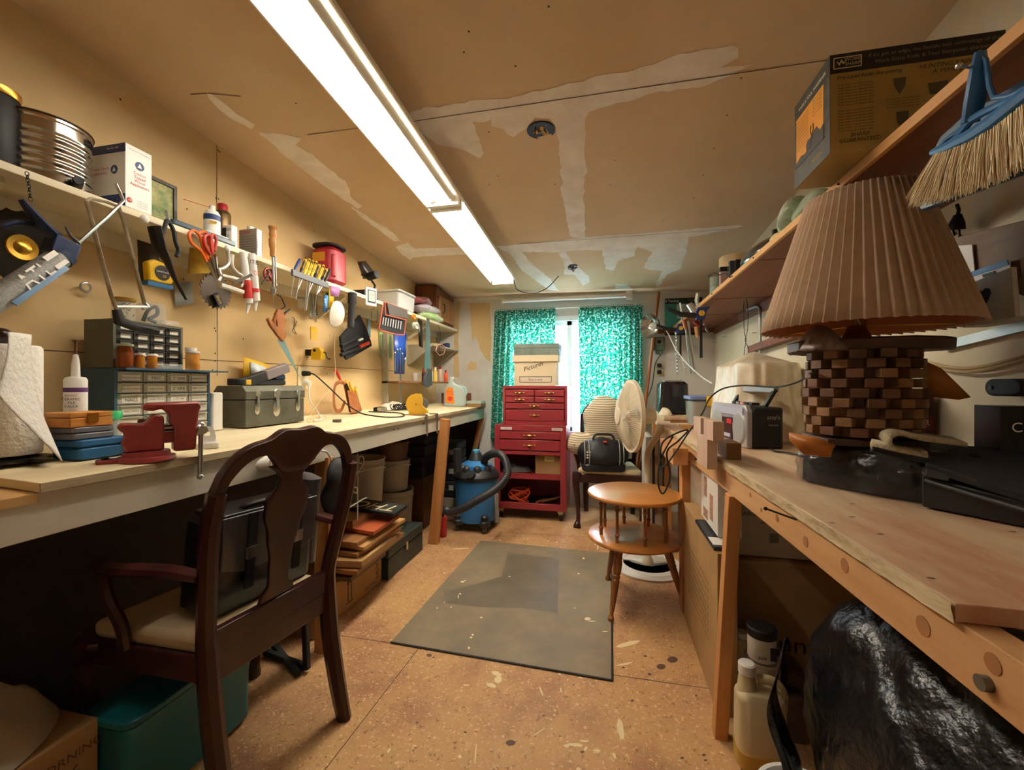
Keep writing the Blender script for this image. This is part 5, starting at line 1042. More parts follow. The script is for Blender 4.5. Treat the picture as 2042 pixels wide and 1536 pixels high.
# briefcase standing on the seat
Mc = Matrix(((u.x, f.x, 0, ch0.x), (u.y, f.y, 0, ch0.y), (0, 0, 1, 0), (0, 0, 0, 1)))
t = thing('briefcase', 'bulky black leather case standing on the seat of the near armchair', 'bag', ch0+f*.2+Vector((0, 0, .49)))
m_bl_ = mat('black_leather_case', '#17171a', .32, bump=.2, bs=16, coat=.3)
B = Mc @ T(.03, .15, .485) @ rot3(.06, .04, 0)
MB(B).rbox((0, 0, 0), (.36, .15, .275), .03).build('body', m_bl_, t)
MB(B).prism([(-.16, -.07), (.16, -.07), (.17, .07), (-.16, .06)], .012, T(0, 0, .277)).build('top_flap', m_bl_, t, bev=.005)
MB(B).prism([(-.17, -.0), (.17, -.0), (.165, -.15), (.1, -.17), (-.1, -.17), (-.165, -.15)], .006, T(0, -.078, .285) @ R(PI/2, 'X')).build('front_flap', mat('grey_leather', '#46474b', .3, coat=.4), t, bev=.004)
for x_ in (-.08, .09): MB(B).box(x_-.014, x_+.014, -.092, -.086, .06, .285).build('strap', black, t); MB(B).box(x_-.017, x_+.017, -.096, -.09, .15, .185).build('buckle', steel, t)
MB(B).rbox((.19, .02, .02), (.06, .17, .33), .028).build('side_pocket', mat('grey_leather'), t); MB(B).tube(spline([(-.08, -.03, .285), (-.06, -.05, .30), (.06, -.05, .30), (.08, -.03, .285)], 6), .009).build('handle', black, t)
# power strips on the grey front board
for cx_, cy_, rx_, lab in ((548, 920, .12, 'white oval power strip on the grey front board, seen left of the chair splat'), (608, 906, .125, 'white oval power strip on the grey front board, right of the chair splat')):
    p = onX(cx_, cy_, -1.150); t = thing('power_strip', lab, 'power strip', p-Vector((0, 0, .02)), group=None); M = fr(p, (0, 1, .02), (0, 0, 1))
    MB(M).ball((0, 0, 0), (.085, .03, .020), 24, 12).build('housing', m_wp, t)
    for x_ in (-.03, .012): 
        q = MB(M).box(x_-.012, x_+.012, -.012, .012, .016, .0205).build('socket', mat('cream_plastic'), t)
        MB(M).box(x_-.005, x_-.003, -.006, .006, .0205, .021).build('slot', black, q); MB(M).box(x_+.003, x_+.005, -.006, .006, .0205, .021).build('slot', black, q)
    MB(M).box(.05, .062, -.006, .006, .012, .0185).build('red_switch', m_red, t)
P = [onX(x, y, -1.158) for x, y in ((640, 899), (652, 902), (660, 916), (668, 935), (676, 950))]; tag(MB().tube(spline(P, 6), .0045).build('electric_cable', m_wp), 'white cord leaving the right-hand power strip behind the chair', 'cord')
# stored things, near to far
t = thing('cardboard_box', 'cardboard box printed with a number at the bottom left corner of the picture', 'box', (-1.46, .6, 0)); MB().box(-1.66, -1.285, .28, .845, .002, .29).build('box', m_card, t, bev=.003)
text('DOW CORNING', (-1.2845, .74, .235), *LY, .03, m_card2, t); text('00366', (-1.2845, .745, .19), *LY, .05, m_card2, t)
tag(drape(-1.46, .55, .293, .19, .30, .20, 11, 30).build('sheet', mat('grey_sheet', '#b7aa97', .9, bump=.3, bs=14), smooth=1.5), 'crumpled pale plastic sheet heaped on the cardboard box at the bottom left', 'sheet')
t = thing('storage_bin', 'dark teal plastic storage bin standing under the near armchair', 'bin', (-1.28, .93, 0)); m_teal = mat('teal_plastic', '#0f5d66', .4)
MB(T(-1.275, 1.05, .002)).rbox((0, 0, 0), (.15, .39, .27), .03, top=(1.06, 1.03)).build('tub', m_teal, t); MB(T(-1.275, 1.05, .262)).rbox((0, 0, 0), (.172, .41, .02), .03).build('rim', m_teal, t)
t = thing('metal_stand', 'folded black metal stand lying on the floor beside the near wooden post', 'stand', (-1.2, 1.45, 0))
for a, q in (((545, 1285), (595, 1345)), ((528, 1300), (610, 1330)), ((600, 1180), (612, 1335))): A = onZ(*a, .02) if a[1] > 1200 else onZ(604, 1320, .02)+Vector((0, 0, .4)); MB().beam(A, onZ(*q, .014), .022, .022).build('bar', m_black2, t, bev=.003)
# boards behind the post
t = thing('cardboard_box', 'cardboard box with printed arrows under the stack of boards', 'box', (-1.45, 2.0, 0)); MB().box(-1.62, -1.285, 1.68, 2.265, .002, .185).build('box', m_card, t, bev=.002)
for y_ in (1.935, 1.965): MB(fr((-1.2845, y_, .05), *LY)).box(-.003, .003, 0, .09, 0, .0006).prism([(-.01, .085), (.01, .085), (0, .108)], .0006).build('arrow', m_ink, t)
MB(fr((-1.2845, 1.95, .04), *LY)).box(-.03, .03, 0, .005, 0, .0006).build('line', m_ink, t); text('LASH', (-1.2843, 2.215, .10), (0, 0, -1), (0, 1, 0), .05, m_ink, t); text('NOAA', (-1.2843, 2.14, .035), *LY, .035, m_card2, t)
def board(name, label, pts, z, th, m, cat='board'):
    P = [onZ(x, y, z) for x, y in pts]; b = MB(); n = len(P); b.add([v-Vector((0, 0, th)) for v in P]+P, [tuple(range(n))[::-1], tuple(range(n, 2*n))]+[(i, (i+1) % n, n+(i+1) % n, n+i) for i in range(n)])
    return tag(b.build(name, m, None, bev=.001), label, cat)
m_bd = wood('board_wood', '#a06f42', '#835533', 'y', .5); m_bd2 = wood('pale_board', '#c99a62', '#b07f49', 'y', .5)
board('wooden_board', 'reddish smooth board on top of the stack under the left bench', [(684, 1051), (745, 1061), (797, 1027), (728, 1013)], .40, .018, wood('red_board', '#a4502f', '#8f4227', 'y', .5))
board('wooden_board', 'short brown board second in the stack under the reddish board', [(660, 1078), (712, 1083), (740, 1065), (690, 1058)], .375, .02, m_bd)
board('wooden_board', 'pale long board with a bright edge in the middle of the board stack', [(660, 1082), (726, 1092), (808, 1034), (740, 1026)], .352, .018, m_bd2)
board('wooden_board', 'dark framed board lying below the pale long board', [(655, 1098), (712, 1105), (800, 1050), (735, 1040)], .325, .02, m_bd)
board('cardboard_flat', 'flat carton with white tape in the lower part of the board stack', [(650, 1118), (722, 1120), (792, 1068), (730, 1058)], .30, .032, m_card, 'box')
board('wooden_board', 'long brown board lowest in the stack on the cardboard box', [(650, 1132), (712, 1140), (806, 1062), (745, 1052)], .262, .022, m_bd)
board('wooden_board', 'grey weathered board between the carton and the cardboard box', [(655, 1150), (700, 1152), (770, 1100), (720, 1090)], .215, .022, wood('grey_board', '#6d5b49', '#57483a', 'y'))
sg = board('lettered_sign', 'black board sign with cream letters lying on the stack under the left bench', [(728, 995), (812, 1007), (785, 1025), (691, 1011)], .455, .018, mat('sign_black', '#1d2220', .6), 'sign')
A, B_ = onZ(795, 1015, .4555), onZ(708, 1003, .4555); xd = (B_-A).normalized(); text('THC', A.lerp(B_, .5), xd, Vector((0, 0, 1)).cross(xd), .15, mat('cream_paint'), sg)
MB().box(-1.5, -1.3, 2.0, 2.3, .40, .436).build('support_board', m_bd, None); tag(bpy.data.objects['support_board'], 'dark board wedged between the black sign and the reddish board', 'board')
# green metal box
t = thing('metal_chest', 'long dark green metal toolbox on the floor right of the board stack', 'toolbox', (-1.36, 2.52, 0)); m_gb = mat('dark_green_steel', '#3c4640', .5, .35, col2='#2c332f', vs=12)
MB().box(-1.38, -1.252, 2.285, 2.765, .002, .125).build('body', m_gb, t, bev=.004); MB().box(-1.383, -1.249, 2.282, 2.768, .128, .195).build('lid', m_gb, t, bev=.010); MB().box(-1.249, -1.243, 2.50, 2.525, .10, .15).build('latch', steel, t)
MB().tube([(-1.32, 2.42, .195), (-1.32, 2.44, .215), (-1.32, 2.60, .215), (-1.32, 2.62, .195)], .005).build('handle', steel, t)
# buckets
def bucket(label, x, y, z, r, h, m, handle=True, lid=False):
    t = thing('bucket', label, 'bucket', (x, y, z)); c = Vector((x, y, z))
    MB().lathe([(r*.86, 0), (r*.99, h*.86), (r*1.04, h*.87), (r*1.04, h*.90), (r, h*.91), (r, h*.97), (r*1.05, h*.98), (r*1.05, h), (r*.97, h), (r*.85, .01), (0, .01)], c=c, n=36).build('pail', m, t)
    if handle: MB().tube([c+Vector((r*1.05*math.cos(a), r*1.05*math.sin(a), h*.86-.4*r*(1-abs(math.cos(a+.4))))) for a in [-1.97+i*.2 for i in range(17)]], .003, 6).build('handle', m_wp, t)
m_bk = mat('bucket_white', '#a89f90', .5); m_bk2 = mat('bucket_brown', '#6b4d3c', .55)
bucket('dusty white bucket on the floor hidden behind the board stack', -1.55, 2.47, .003, .14, .33, m_bk, False)
bucket('large dusty white bucket stacked up nearest under the left bench', -1.545, 2.47, .335, .145, .345, m_bk)
bucket('low white bucket at the bottom of the second bucket stack', -1.53, 2.87, .003, .14, .385, m_bk, False)
bucket('narrower white bucket with a hanging handle in the second stack', -1.53, 2.87, .39, .115, .215, m_bk)
bucket('brown bucket on top of the second bucket stack', -1.53, 2.87, .606, .11, .13, m_bk2, False)
# boxes and cases further back
t = thing('cardboard_box', 'brown cardboard box with a white label beneath two black cases', 'box', (-1.55, 3.3, .06)); MB().box(-1.69, -1.42, 3.15, 3.5, .06, .405).build('box', m_card2, t, bev=.003); MB().box(-1.60, -1.545, 3.148, 3.15, .14, .20).build('label', mat('paper_label'), t)
tag(MB().box(-1.69, -1.42, 3.15, 3.5, .002, .058).build('red_case', mat('dark_red', '#5b1f1c', .5)), 'dark red flat case on the floor under the brown cardboard box', 'case')
case('tool_case', 'lower of two big black cases on the brown cardboard box', 'case', -1.54, 3.28, .28, .34, .407, .59, m_black2, 0, .02, .6)
case('tool_case', 'upper of two big black cases, right under the left bench', 'case', -1.53, 3.26, .29, .32, .591, .735, mat('black_plastic'), .05, .02, .6)
for i, (z0, z1, m_, lab) in enumerate(((.002, .2, mat('pale_box', '#8d8879', .7), 'pale box at the bottom of the stack beside the vacuum'), (.203, .34, m_black2, 'black tool case second from the bottom beside the vacuum'), (.343, .50, m_black2, 'black tool case with a clip, second from the top beside the vacuum'), (.503, .655, m_black2, 'black tool case topmost of the stack beside the vacuum'))):
    t = case('tool_case', lab, 'case', -1.33, 3.56, .17, .32, z0, z1, m_, .04*(i-1), .015, .55)
    if i: MB().box(-1.30, -1.26, 3.388, 3.396, z0+.06, z0+.10).build('clip', mat('grey_plastic'), t)
cyl_thing('gas_bottle', 'small red bottle on the floor behind the far wooden post', 'bottle', Vector((-1.215, 3.04, .002)), .03, .15, m_rc, [('neck', [(.012, .15), (.012, .175), (0, .176)], black)])
# scrolled wire plant stand and black cloth bag
t = thing('wire_plant_stand', 'white scrolled wire stand behind the near wooden post', 'stand', onX(700, 1010, -1.22)); X = -1.24
for pts in ([(684, 1020), (722, 997), (731, 993)], [(684, 990), (690, 970), (712, 945), (724, 925), (724, 912), (717, 912), (716, 922), (721, 925)], [(684, 990), (700, 977), (711, 972), (711, 983), (705, 981), (704, 974)], [(705, 942), (722, 941)], [(655, 905), (668, 925), (683, 940)]):
    MB().tube(spx(pts, X, 5), .0035, 6).build('scroll', mat('white_wire', '#b9b4a8', .5), t)
for y_ in (1.80, 1.95): MB().cyl((X, y_, .46), (X, y_, .80), .003).build('upright', mat('white_wire'), t)
p = onX(688, 980, -1.16)
t = bag('cloth_bag', 'black cloth bag hanging beside the right side of the near armchair', onX(672, 978, -1.115), (.035, .075, .135), mat('black_cloth', '#15161a', .7, bump=.5, bs=14), 9)
MB().tube([onX(672, 950, -1.115), onX(668, 925, -1.15), onX(668, 915, -1.165)], .006).build('strap', black, t)
# ================================================================== FLOOR MAT
P = [onZ(x, y, .0045) for x, y in ((959, 1078), (1219, 1103), (1221, 1357), (779, 1281))]
m_mat = mat('rubber_mat', '#87775f', .6, col2='#736755', vs=3.5, bump=.05, spec=.35)
t = thing('floor_mat', 'worn grey rubber floor mat in the middle of the floor', 'mat', sum(P, Vector())/4*1.0)
b = MB(); b.add([Vector((v.x, v.y, .0011)) for v in P]+P, [(3, 2, 1, 0), (4, 5, 6, 7)]+[(i, (i+1) % 4, 4+(i+1) % 4, 4+i) for i in range(4)]); b.build('mat', m_mat, t)
for n_, q, m_ in (('worn_patch', [(1013, 1103), (1115, 1114), (1112, 1223), (1045, 1213), (958, 1211), (887, 1203), (885, 1182), (1000, 1150)], mat('mat_worn_dark', '#5f5546', .5, col2='#6c6151', vs=6)),):
    c_ = [onZ(x, y, .0052) for x, y in q]; MB().add(c_, [tuple(range(len(c_)))]).build(n_, m_, t, smooth=0)
b = MB(); MB
for i in range(4):
    if i in (1, 2): MB().tube([Vector((P[i].x, P[i].y, .004)), Vector((P[(i+1) % 4].x, P[(i+1) % 4].y, .004))], .0045, 6).build('edge', mat('mat_edge', '#2b2723', .6), t)
b = MB(); k = 2.866
for (x, y, rx, ry) in ((465, 460, 12, 5), (480, 452, 6, 3), (451, 529, 7, 4), (441, 545, 3, 10), (572, 664, 7, 4), (523, 763, 7, 5), (515, 778, 8, 5), (502, 838, 7, 7), (733, 430, 6, 3), (1157, 326, 7, 5), (1128, 413, 6, 4), (1180, 672, 18, 9), (1205, 685, 20, 3), (1280, 745, 18, 3), (362, 578, 4, 2), (320, 610, 5, 3), (400, 605, 5, 3), (1107, 610, 4, 3)):
    Q = [onZ(760+(x+rx*math.cos(t_*.5236))/k, 1000+(y+ry*math.sin(t_*.5236))/k, .0056) for t_ in range(12)]; b.add(Q, [tuple(range(12))])
b.build('paint_spots', mat('cream_paint'), t, smooth=0)
# ================================================================== BACK OF THE ROOM
# wet and dry vacuum
m_vb = mat('vac_blue', '#2f6fa8', .35); m_vk = mat('vac_dark', '#27282b', .5)
c = Vector((-1.03, 3.30, 0)); t = thing('shop_vacuum', 'blue and black workshop vacuum on casters with its hose wrapped round it', 'vacuum', c)
MB().lathe([(.14, .07), (.15, .075), (.172, .40), (.172, .41)], c=c, n=48).build('tank', m_vb, t)
MB().lathe([(.155, .40), (.185, .405), (.188, .43), (.18, .445), (.165, .46), (.15, .48), (0, .485)], c=c, n=48).build('rim', m_vk, t)
MB().lathe([(.13, .48), (.125, .51), (.08, .535), (.06, .545), (0, .546)], c=c, n=36).build('head', m_vb, t)
MB().lathe([(.065, .535), (.05, .58), (.035, .605), (0, .61)], c=c, n=30).build('motor_cap', m_vk, t)
MB().rbox(c+Vector((0, 0, .605)), (.05, .07, .022), .02).build('blue_knob', mat('vac_light_blue', '#4aa3cf', .35), t)
for a in (-1.9, -1.2, -.5, 3.5, 4.0): MB().ball(c+Vector((.125*math.cos(a), .125*math.sin(a), .475)), (.035, .035, .045)).build('head_lug', m_vk, t)
MB().cyl(c+Vector((.02, -.16, .45)), c+Vector((.015, -.20, .47)), .03).build('inlet', m_vk, t)
for i in range(4):
    a = -PI/4+i*PI/2-.05; q = c+Vector((.155*math.cos(a), .155*math.sin(a), 0))
    L_ = MB(); L_.rbox(q+Vector((0, 0, .05)), (.08, .08, .045), .02, R(a, 'Z')).lathe([(.03, 0), (.033, .03), (.02, .045), (0, .046)], c=q+Vector((.0, 0, .095)), n=20); ft = L_.build('caster_foot', m_vk, t)
    MB().cyl(q+Vector((-.012, .0, .025)), q+Vector((.012, .0, .025)), .024).build('caster_wheel', mat('wheel_grey', '#4a4a4a', .4), ft)
P = [onD(x, y, d) for x, y, d in ((965, 925, 3.4), (968, 914, 3.36), (980, 906, 3.3), (996, 906, 3.24), (1008, 920, 3.2), (1012, 942, 3.16), (1004, 960, 3.13), (985, 978, 3.1), (960, 993, 3.08), (925, 1013, 3.07), (900, 1022, 3.1), (889, 1018, 3.14))]
S_ = spline(P, 10); MB().tube(S_, None, 14, radii=[.031 if i % 2 else .0285 for i in range(len(S_))]).build('hose', mat('hose_black', '#2b2b2e', .45), t)
a = onD(912, 940, 3.25); MB().cyl(a, a+Vector((0, 0, .17)), .028, .032).build('crevice_tool', m_vk, t)
a = onD(991, 1045, 3.2); MB().cyl(a+Vector((0, 0, .01)), a+Vector((-.01, .02, .22)), .014, .016).build('wand', mat('grey_plastic'), t)
# red tool chest
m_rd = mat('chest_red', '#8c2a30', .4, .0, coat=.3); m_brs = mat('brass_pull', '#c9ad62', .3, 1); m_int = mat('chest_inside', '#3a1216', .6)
YF = 3.56
def zy(y, d=3.55): return CAMH-(y-768)*d/F
xl, xr = onY(986, 900, YF).x, onY(1129, 900, YF).x
t = thing('rolling_tool_cabinet', 'red rolling tool cabinet with two drawers and open shelves before the window', 'tool cabinet', ((xl+xr)/2, YF+.2, 0))
zt, zs, zb = zy(850), .12, .092; yb_ = YF+.40
b = MB(); b.box(xl, xl+.05, YF, YF+.012, zb, zt).box(xr-.05, xr, YF, YF+.012, zb, zt).box(xl, xr, YF+.012, yb_, zt-.02, zt).box(xl, xl+.012, YF+.012, yb_, zb, zt-.02).box(xr-.012, xr, YF+.012, yb_, zb, zt-.02).box(xl, xr, yb_, yb_+.004, zb, zt)
b.box(xl+.05, xr-.05, YF, YF+.012, zt-.05, zt).box(xl+.05, xr-.05, YF, YF+.012, zb, zy(1008)).box(xl+.05, xr-.05, YF, YF+.012, zy(910), zy(903)); b.build('cabinet_frame', m_rd, t, bev=.002)
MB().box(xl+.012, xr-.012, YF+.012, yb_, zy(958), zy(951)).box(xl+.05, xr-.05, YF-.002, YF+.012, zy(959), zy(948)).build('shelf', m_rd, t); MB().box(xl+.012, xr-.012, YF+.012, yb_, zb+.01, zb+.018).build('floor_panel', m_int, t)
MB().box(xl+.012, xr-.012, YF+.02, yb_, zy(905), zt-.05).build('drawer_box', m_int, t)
def pull(x, y, z, p, w_=.045):
    b = MB(); b.ball((x, y-.012, z), (w_*.5, .008, .008), 14, 8).box(x-w_, x+w_, y-.006, y-.001, z-.003, z+.003).ball((x-w_, y-.004, z), (.01, .004, .006), 10, 6).ball((x+w_, y-.004, z), (.01, .004, .006), 10, 6); return b.build('pull', m_brs, p)
for a, c_ in ((863, 878), (880, 901)):
    d_ = MB().box(xl+.05, xr-.05, YF-.006, YF+.01, zy(c_), zy(a)).build('drawer', m_rd, t, bev=.003); pull((xl+xr)/2, YF-.006, zy((a+c_)/2), d_)
for x0, x1 in ((xl+.055, xl+.155), (xr-.12, xr-.03)): MB().box(x0, x1, YF-.002, YF-.0005, zt-.04, zt-.018).build('maker_label', mat('paper_label'), t)
text('TOOLS', ((xl+.105), YF-.003, zt-.029), *FY, .013, m_red, t); text('WORKSHOP', (xr-.075, YF-.003, zt-.029), *FY, .012, m_ink, t)
for x_, y_ in ((xl+.05, YF+.05), (xr-.05, YF+.05), (xl+.05, yb_-.05), (xr-.05, yb_-.05)):
    g_ = MB().box(x_-.025, x_+.025, y_-.02, y_+.02, .07, .092).prism([(-.02, 0), (.02, 0), (.01, -.05), (-.01, -.05)], .03, fr((x_, y_-.015+.03, .072), (1, 0, 0), (0, 0, 1))).build('caster_bracket', mat('cream_metal', '#c9bea0', .4, .3), t); MB().cyl((x_-.012, y_, .03), (x_+.012, y_, .03), .029).build('caster_wheel', m_black2, g_)
xl2, xr2 = onY(1003, 800, YF+.03).x, onY(1131, 800, YF+.03).x; Y2 = YF+.03; z0, z1 = zt+.001, 1.143
t = thing('tool_chest', 'red six-drawer tool chest standing on the rolling cabinet', 'tool chest', ((xl2+xr2)/2, Y2+.15, z0))
b = MB(); e = .02; b.box(xl2, xr2, Y2+.02, Y2+.34, z0, z1); b.box(xl2, xl2+e, Y2, Y2+.02, z0, z1).box(xr2-e, xr2, Y2, Y2+.02, z0, z1).box(xl2+e, xr2-e, Y2, Y2+.02, z1-.025, z1).box(xl2+e, xr2-e, Y2, Y2+.02, z0, z0+.045).build('chest_body', m_rd, t, bev=.002)
zz = lambda y: zy(y, 3.6); xm_ = (xl2+xr2)/2; xa, xb = xl2+e+.004, xr2-e-.004
for x0, x1, a, c_ in ((xa, xm_-.004, 778, 790), (xm_+.004, xb, 778, 790), (xa, xm_-.004, 792, 803), (xm_+.004, xb, 792, 803), (xa, xb, 805, 816), (xa, xb, 818, 840)):
    d_ = MB().box(x0, x1, Y2-.004, Y2+.018, zz(c_), zz(a)).build('drawer', m_rd, t, bev=.003); pull((x0+x1)/2, Y2-.004, zz((a+c_)/2), d_, .035)
# in the cabinet
Bx = (onY(1092, 930, YF+.1).x)
t = thing('cardboard_box', 'small cardboard box on the middle shelf of the red cabinet', 'box', (Bx, YF+.2, zy(951))); MB().box(Bx-.10, xr-.02, YF+.06, YF+.28, zy(950), zy(912)).build('box', m_card, t); MB().box(Bx-.02, Bx+.06, YF+.057, YF+.06, zy(925), zy(914)).build('yellow_label', mat('yellow_label', '#d3c27a', .7), t); text('TOOL', (Bx+.02, YF+.0565, zy(919)), *FY, .02, m_ink, t)
tag(drape(xl+.16, YF+.16, zy(950), .14, .1, .05, 17, 20).build('rag_pile', mat('grey_rags', '#54504d', .9, bump=.4, bs=30), smooth=1.5), 'heap of grey rags on the middle shelf of the red cabinet', 'rags')
b = MB(); random.seed(12); q = onY(1035, 992, YF+.12)
m_or = mat('orange_cord', '#e0512a', .45)
for i in range(9):
    a0 = random.uniform(0, 3); r_ = random.uniform(.05, .10)
    b.tube([(q.x+r_*math.cos(a+a0), YF+.13+.05*math.sin(a+a0), zb+.03+.055*(1+math.sin(a*1.0+i))*.8+.004*i) for a in [k_*PI/9 for k_ in range(18)]], .0055, 6, closed=True)
tag(b.build('extension_cord', m_or), 'tangled bright orange extension cord on the bottom shelf of the red cabinet', 'cord')
for i, (x0, x1) in enumerate(((1070, 1090), (1080, 1108), (1092, 1118))):
    a, q = onY(x0, 1002, YF+.08+.04*i), onY(x1, 997, YF+.2); a.z = zb+.04; q.z = zb+.05+.012*i; tag(MB().tube([a, a.lerp(q, .7), q], None, 8, radii=[.012, .012, .006]).build('hand_tool', m_bd), ('nearest brown tool handle beside the orange cord', 'middle brown tool handle on the bottom shelf', 'furthest brown tool handle on the bottom shelf')[i], 'tool handle')
# banker boxes
m_bb = mat('banker_white', '#d6c5a4', .8); x0, x1 = onY(1023, 740, 3.62).x, onY(1113, 740, 3.62).x; za, zb2 = 1.144, 1.405
t = thing('file_box', 'white cardboard file box with a lid and handwriting on the red tool chest', 'file box', ((x0+x1)/2, 3.78, za)); MB().box(x0+.01, x1-.01, 3.625, 3.93, za, zb2-.05).build('box', m_bb, t, bev=.002); MB().box(x0-.004, x1+.004, 3.612, 3.94, zb2-.055, zb2).build('lid', m_bb, t, bev=.003)
xc = (x0+x1)/2; yf_ = 3.6245; b = MB()
for a in ((xc-.14, xc+.14, za+.028, za+.032), (xc-.14, xc+.14, za+.075, za+.079), (xc-.14, xc-.136, za+.028, za+.079), (xc+.136, xc+.14, za+.028, za+.079)): b.box(a[0], a[1], yf_-.0006, yf_, a[2], a[3])
b.build('printed_border', m_nv, t); text('Stor-a-way', (xc, yf_-.001, za+.053), *FY, .028, m_nv, t); text('Pictures', (xc-.02, yf_-.001, za+.165), (1, 0, .35), (-.35, 0, 1), .055, m_ink, t, shear=.3)
t = thing('flat_box', 'dusty grey-green flat box on top of the white file box', 'box', (xc, 3.78, zb2)); MB().box(x0+.006, x1+.0, 3.64, 3.92, zb2+.001, zb2+.10).build('box', mat('grey_green_card', '#6f7a6f', .8, col2='#59635a', vs=8), t, bev=.002); MB().box(x0+.003, x1+.003, 3.637, 3.923, zb2+.065, zb2+.103).build('lid', mat('grey_green_card'), t, bev=.002)
# second armchair with a striped blanket and duffel bag
t, M = armchair('dining_armchair', 'mahogany armchair in front of the back wall carrying the black duffel bag', Vector((.02, 3.885, 0)), Vector((-1, 0, 0)), Vector((0, -1, 0)))
sm = mat('striped_cloth', '#dccdb0', .9); nt = sm.node_tree; N = nt.nodes; L = nt.links; tc = N.new('ShaderNodeTexCoord'); wv = N.new('ShaderNodeTexWave'); wv.bands_direction = 'Z'; wv.inputs['Scale'].default_value = 17; wv.inputs['Distortion'].default_value = 3; wv.inputs['Detail'].default_value = 1; wv.inputs['Detail Scale'].default_value = .6
cr = N.new('ShaderNodeValToRGB'); cr.color_ramp.elements[0].color = lin('#a08a6a'); cr.color_ramp.elements[1].color = lin('#e2d4b8'); cr.color_ramp.elements[0].position = .3; cr.color_ramp.elements[1].position = .5; L.new(tc.outputs['Object'], wv.inputs[0]); L.new(wv.outputs[0], cr.inputs[0]); L.new(cr.outputs[0], N['Principled BSDF'].inputs['Base Color'])
t = thing('striped_pillow', 'cream and brown striped pillow bundle on the back of the far armchair', 'pillow', (-.08, 3.72, .62))
MB().ball((.0, 3.70, .82), (.20, .10, .24), 32, 20).build('big_pillow', sm, t, disp=.035, ds=7, smooth=1.5); MB().ball((-.20, 3.62, .655), (.135, .09, .10), 28, 16).build('small_fold', sm, t, disp=.02, ds=9, smooth=1.5)
t = thing('duffel_bag', 'black duffel bag with pale piping on the seat of the far armchair', 'bag', (-.04, 3.50, .47)); m_df = mat('black_nylon', '#131417', .5, bump=.3, bs=12)
c = Vector((-.03, 3.52, .595)); MB(T(*c) @ R(.12, 'Z')).ball((0, 0, 0), (.215, .13, .135), 36, 22).build('body', m_df, t, disp=.02, ds=9, smooth=1.5)
MB(T(*c) @ R(.12, 'Z')).rbox((0, 0, -.13), (.34, .2, .06), .05).build('bottom', m_df, t)
for s_ in (-1, -.78, .78, 1):
    x_ = s_*.15; r_ = math.sqrt(max(0, 1-(x_/.215)**2)); MB(T(*c) @ R(.12, 'Z')).tube([(x_, -.135*r_*math.cos(a)*1.04, .14*r_*math.sin(a)*1.03) for a in [-1.1+i*.2 for i in range(14)]], .0035, 6).build('piping', mat('pale_piping', '#a9a49a', .5), t)
MB(T(*c)).tube(spline([(-.08, -.06, .12), (-.05, -.05, .16), (.06, -.05, .16), (.09, -.06, .12)], 6), .009).build('handle', m_black2, t)
for i in range(6): MB(T(*c)).box(-.125+.02*(i % 2), -.112+.02*(i % 2), -.122, -.112, .02-.022*(i//2), .032-.022*(i//2)).build('stitched_mark', mat('paper_label'), t)
MB(T(*c)).box(-.0, .03, -.115, -.09, .105, .115).build('red_tag', m_red, t)
# pedestal fan
m_fan = mat('fan_cream', '#d8ccb2', .4); c = Vector((.254, 2.82, 0)); t = thing('pedestal_fan', 'cream pedestal fan turned sideways behind the round table', 'fan', c)
b = MB(); b.lathe([(.150, 0), (.222, 0), (.224, .012), (.205, .018), (.195, .026), (.155, .028), (.150, .02), (.150, 0)], c=c, n=64); b.build('base_ring', mat('base_white', '#e3e0d8', .35), t)
for a in (PI/2, 2.6, .55): MB().beam(c+Vector((0, 0, .018)), c+Vector((.19*math.cos(a), .19*math.sin(a), .014)), .05, .014).build('base_spoke', mat('base_white'), t)
MB().add([c+Vector((.17*math.cos(a), .17*math.sin(a), .02)) for a in [PI*.06+i*PI*.88/16 for i in range(17)]], [tuple(range(17))]).build('base_plate', mat('base_white'), t, solid=.008)
MB().lathe([(.035, .02), (.03, .05), (.018, .07), (.016, .55)], c=c, n=24).lathe([(.02, .42), (.024, .43), (.024, .48), (.018, .49)], c=c, n=24).build('pole', m_fan, t)
h = c+Vector((.03, -.0, .955)); MB().tube(spline([c+Vector((0, 0, .54)), c+Vector((0, 0, .72)), h+Vector((.04, 0, -.10)), h+Vector((.05, 0, -.05))], 6), None, 12, radii=[.018]*6+[.02]*6+[.026]*7).build('neck', m_fan, t)
ax = Vector((-.965, -.262, 0)).normalized(); ay = Vector((0, 0, 1)); M = Matrix(((ay.cross(ax).x, ay.x, ax.x, h.x), (ay.cross(ax).y, ay.y, ax.y, h.y), (ay.cross(ax).z, ay.z, ax.z, h.z), (0, 0, 0, 1)))
M = M @ T(0, 0, .14)
def cage(z0, zc, rmax, n, name):
    b = MB(M)
    for i in range(n):
        a = 2*PI*i/n; b.tube([(r*math.cos(a+q), r*math.sin(a+q), z0+(zc-z0)*(1-(r/rmax)**2.6)) for r, q in ((.05, 0), (.09, .03), (.14, .05), (.18, .06), (.205, .06), (rmax, .06))], .0016, 4, cap=False)
    for r in (.05, rmax): b.tube([(r*math.cos(a), r*math.sin(a), z0+(zc-z0)*(1-(r/rmax)**2.6)) for a in [k_*PI/24 for k_ in range(48)]], .003, 6, closed=True)
    return b.build(name, m_fan, t)
cage(.0, .085, .22, 90, 'front_grille'); cage(0, -.06, .22, 80, 'rear_grille')
MB(M).lathe([(.216, -.01), (.228, -.012), (.228, .012), (.216, .01)], n=64).build('grille_rim', m_fan, t); MB(M).lathe([(.055, .080), (.052, .09), (0, .093)], n=32).build('centre_cap', m_fan, t)
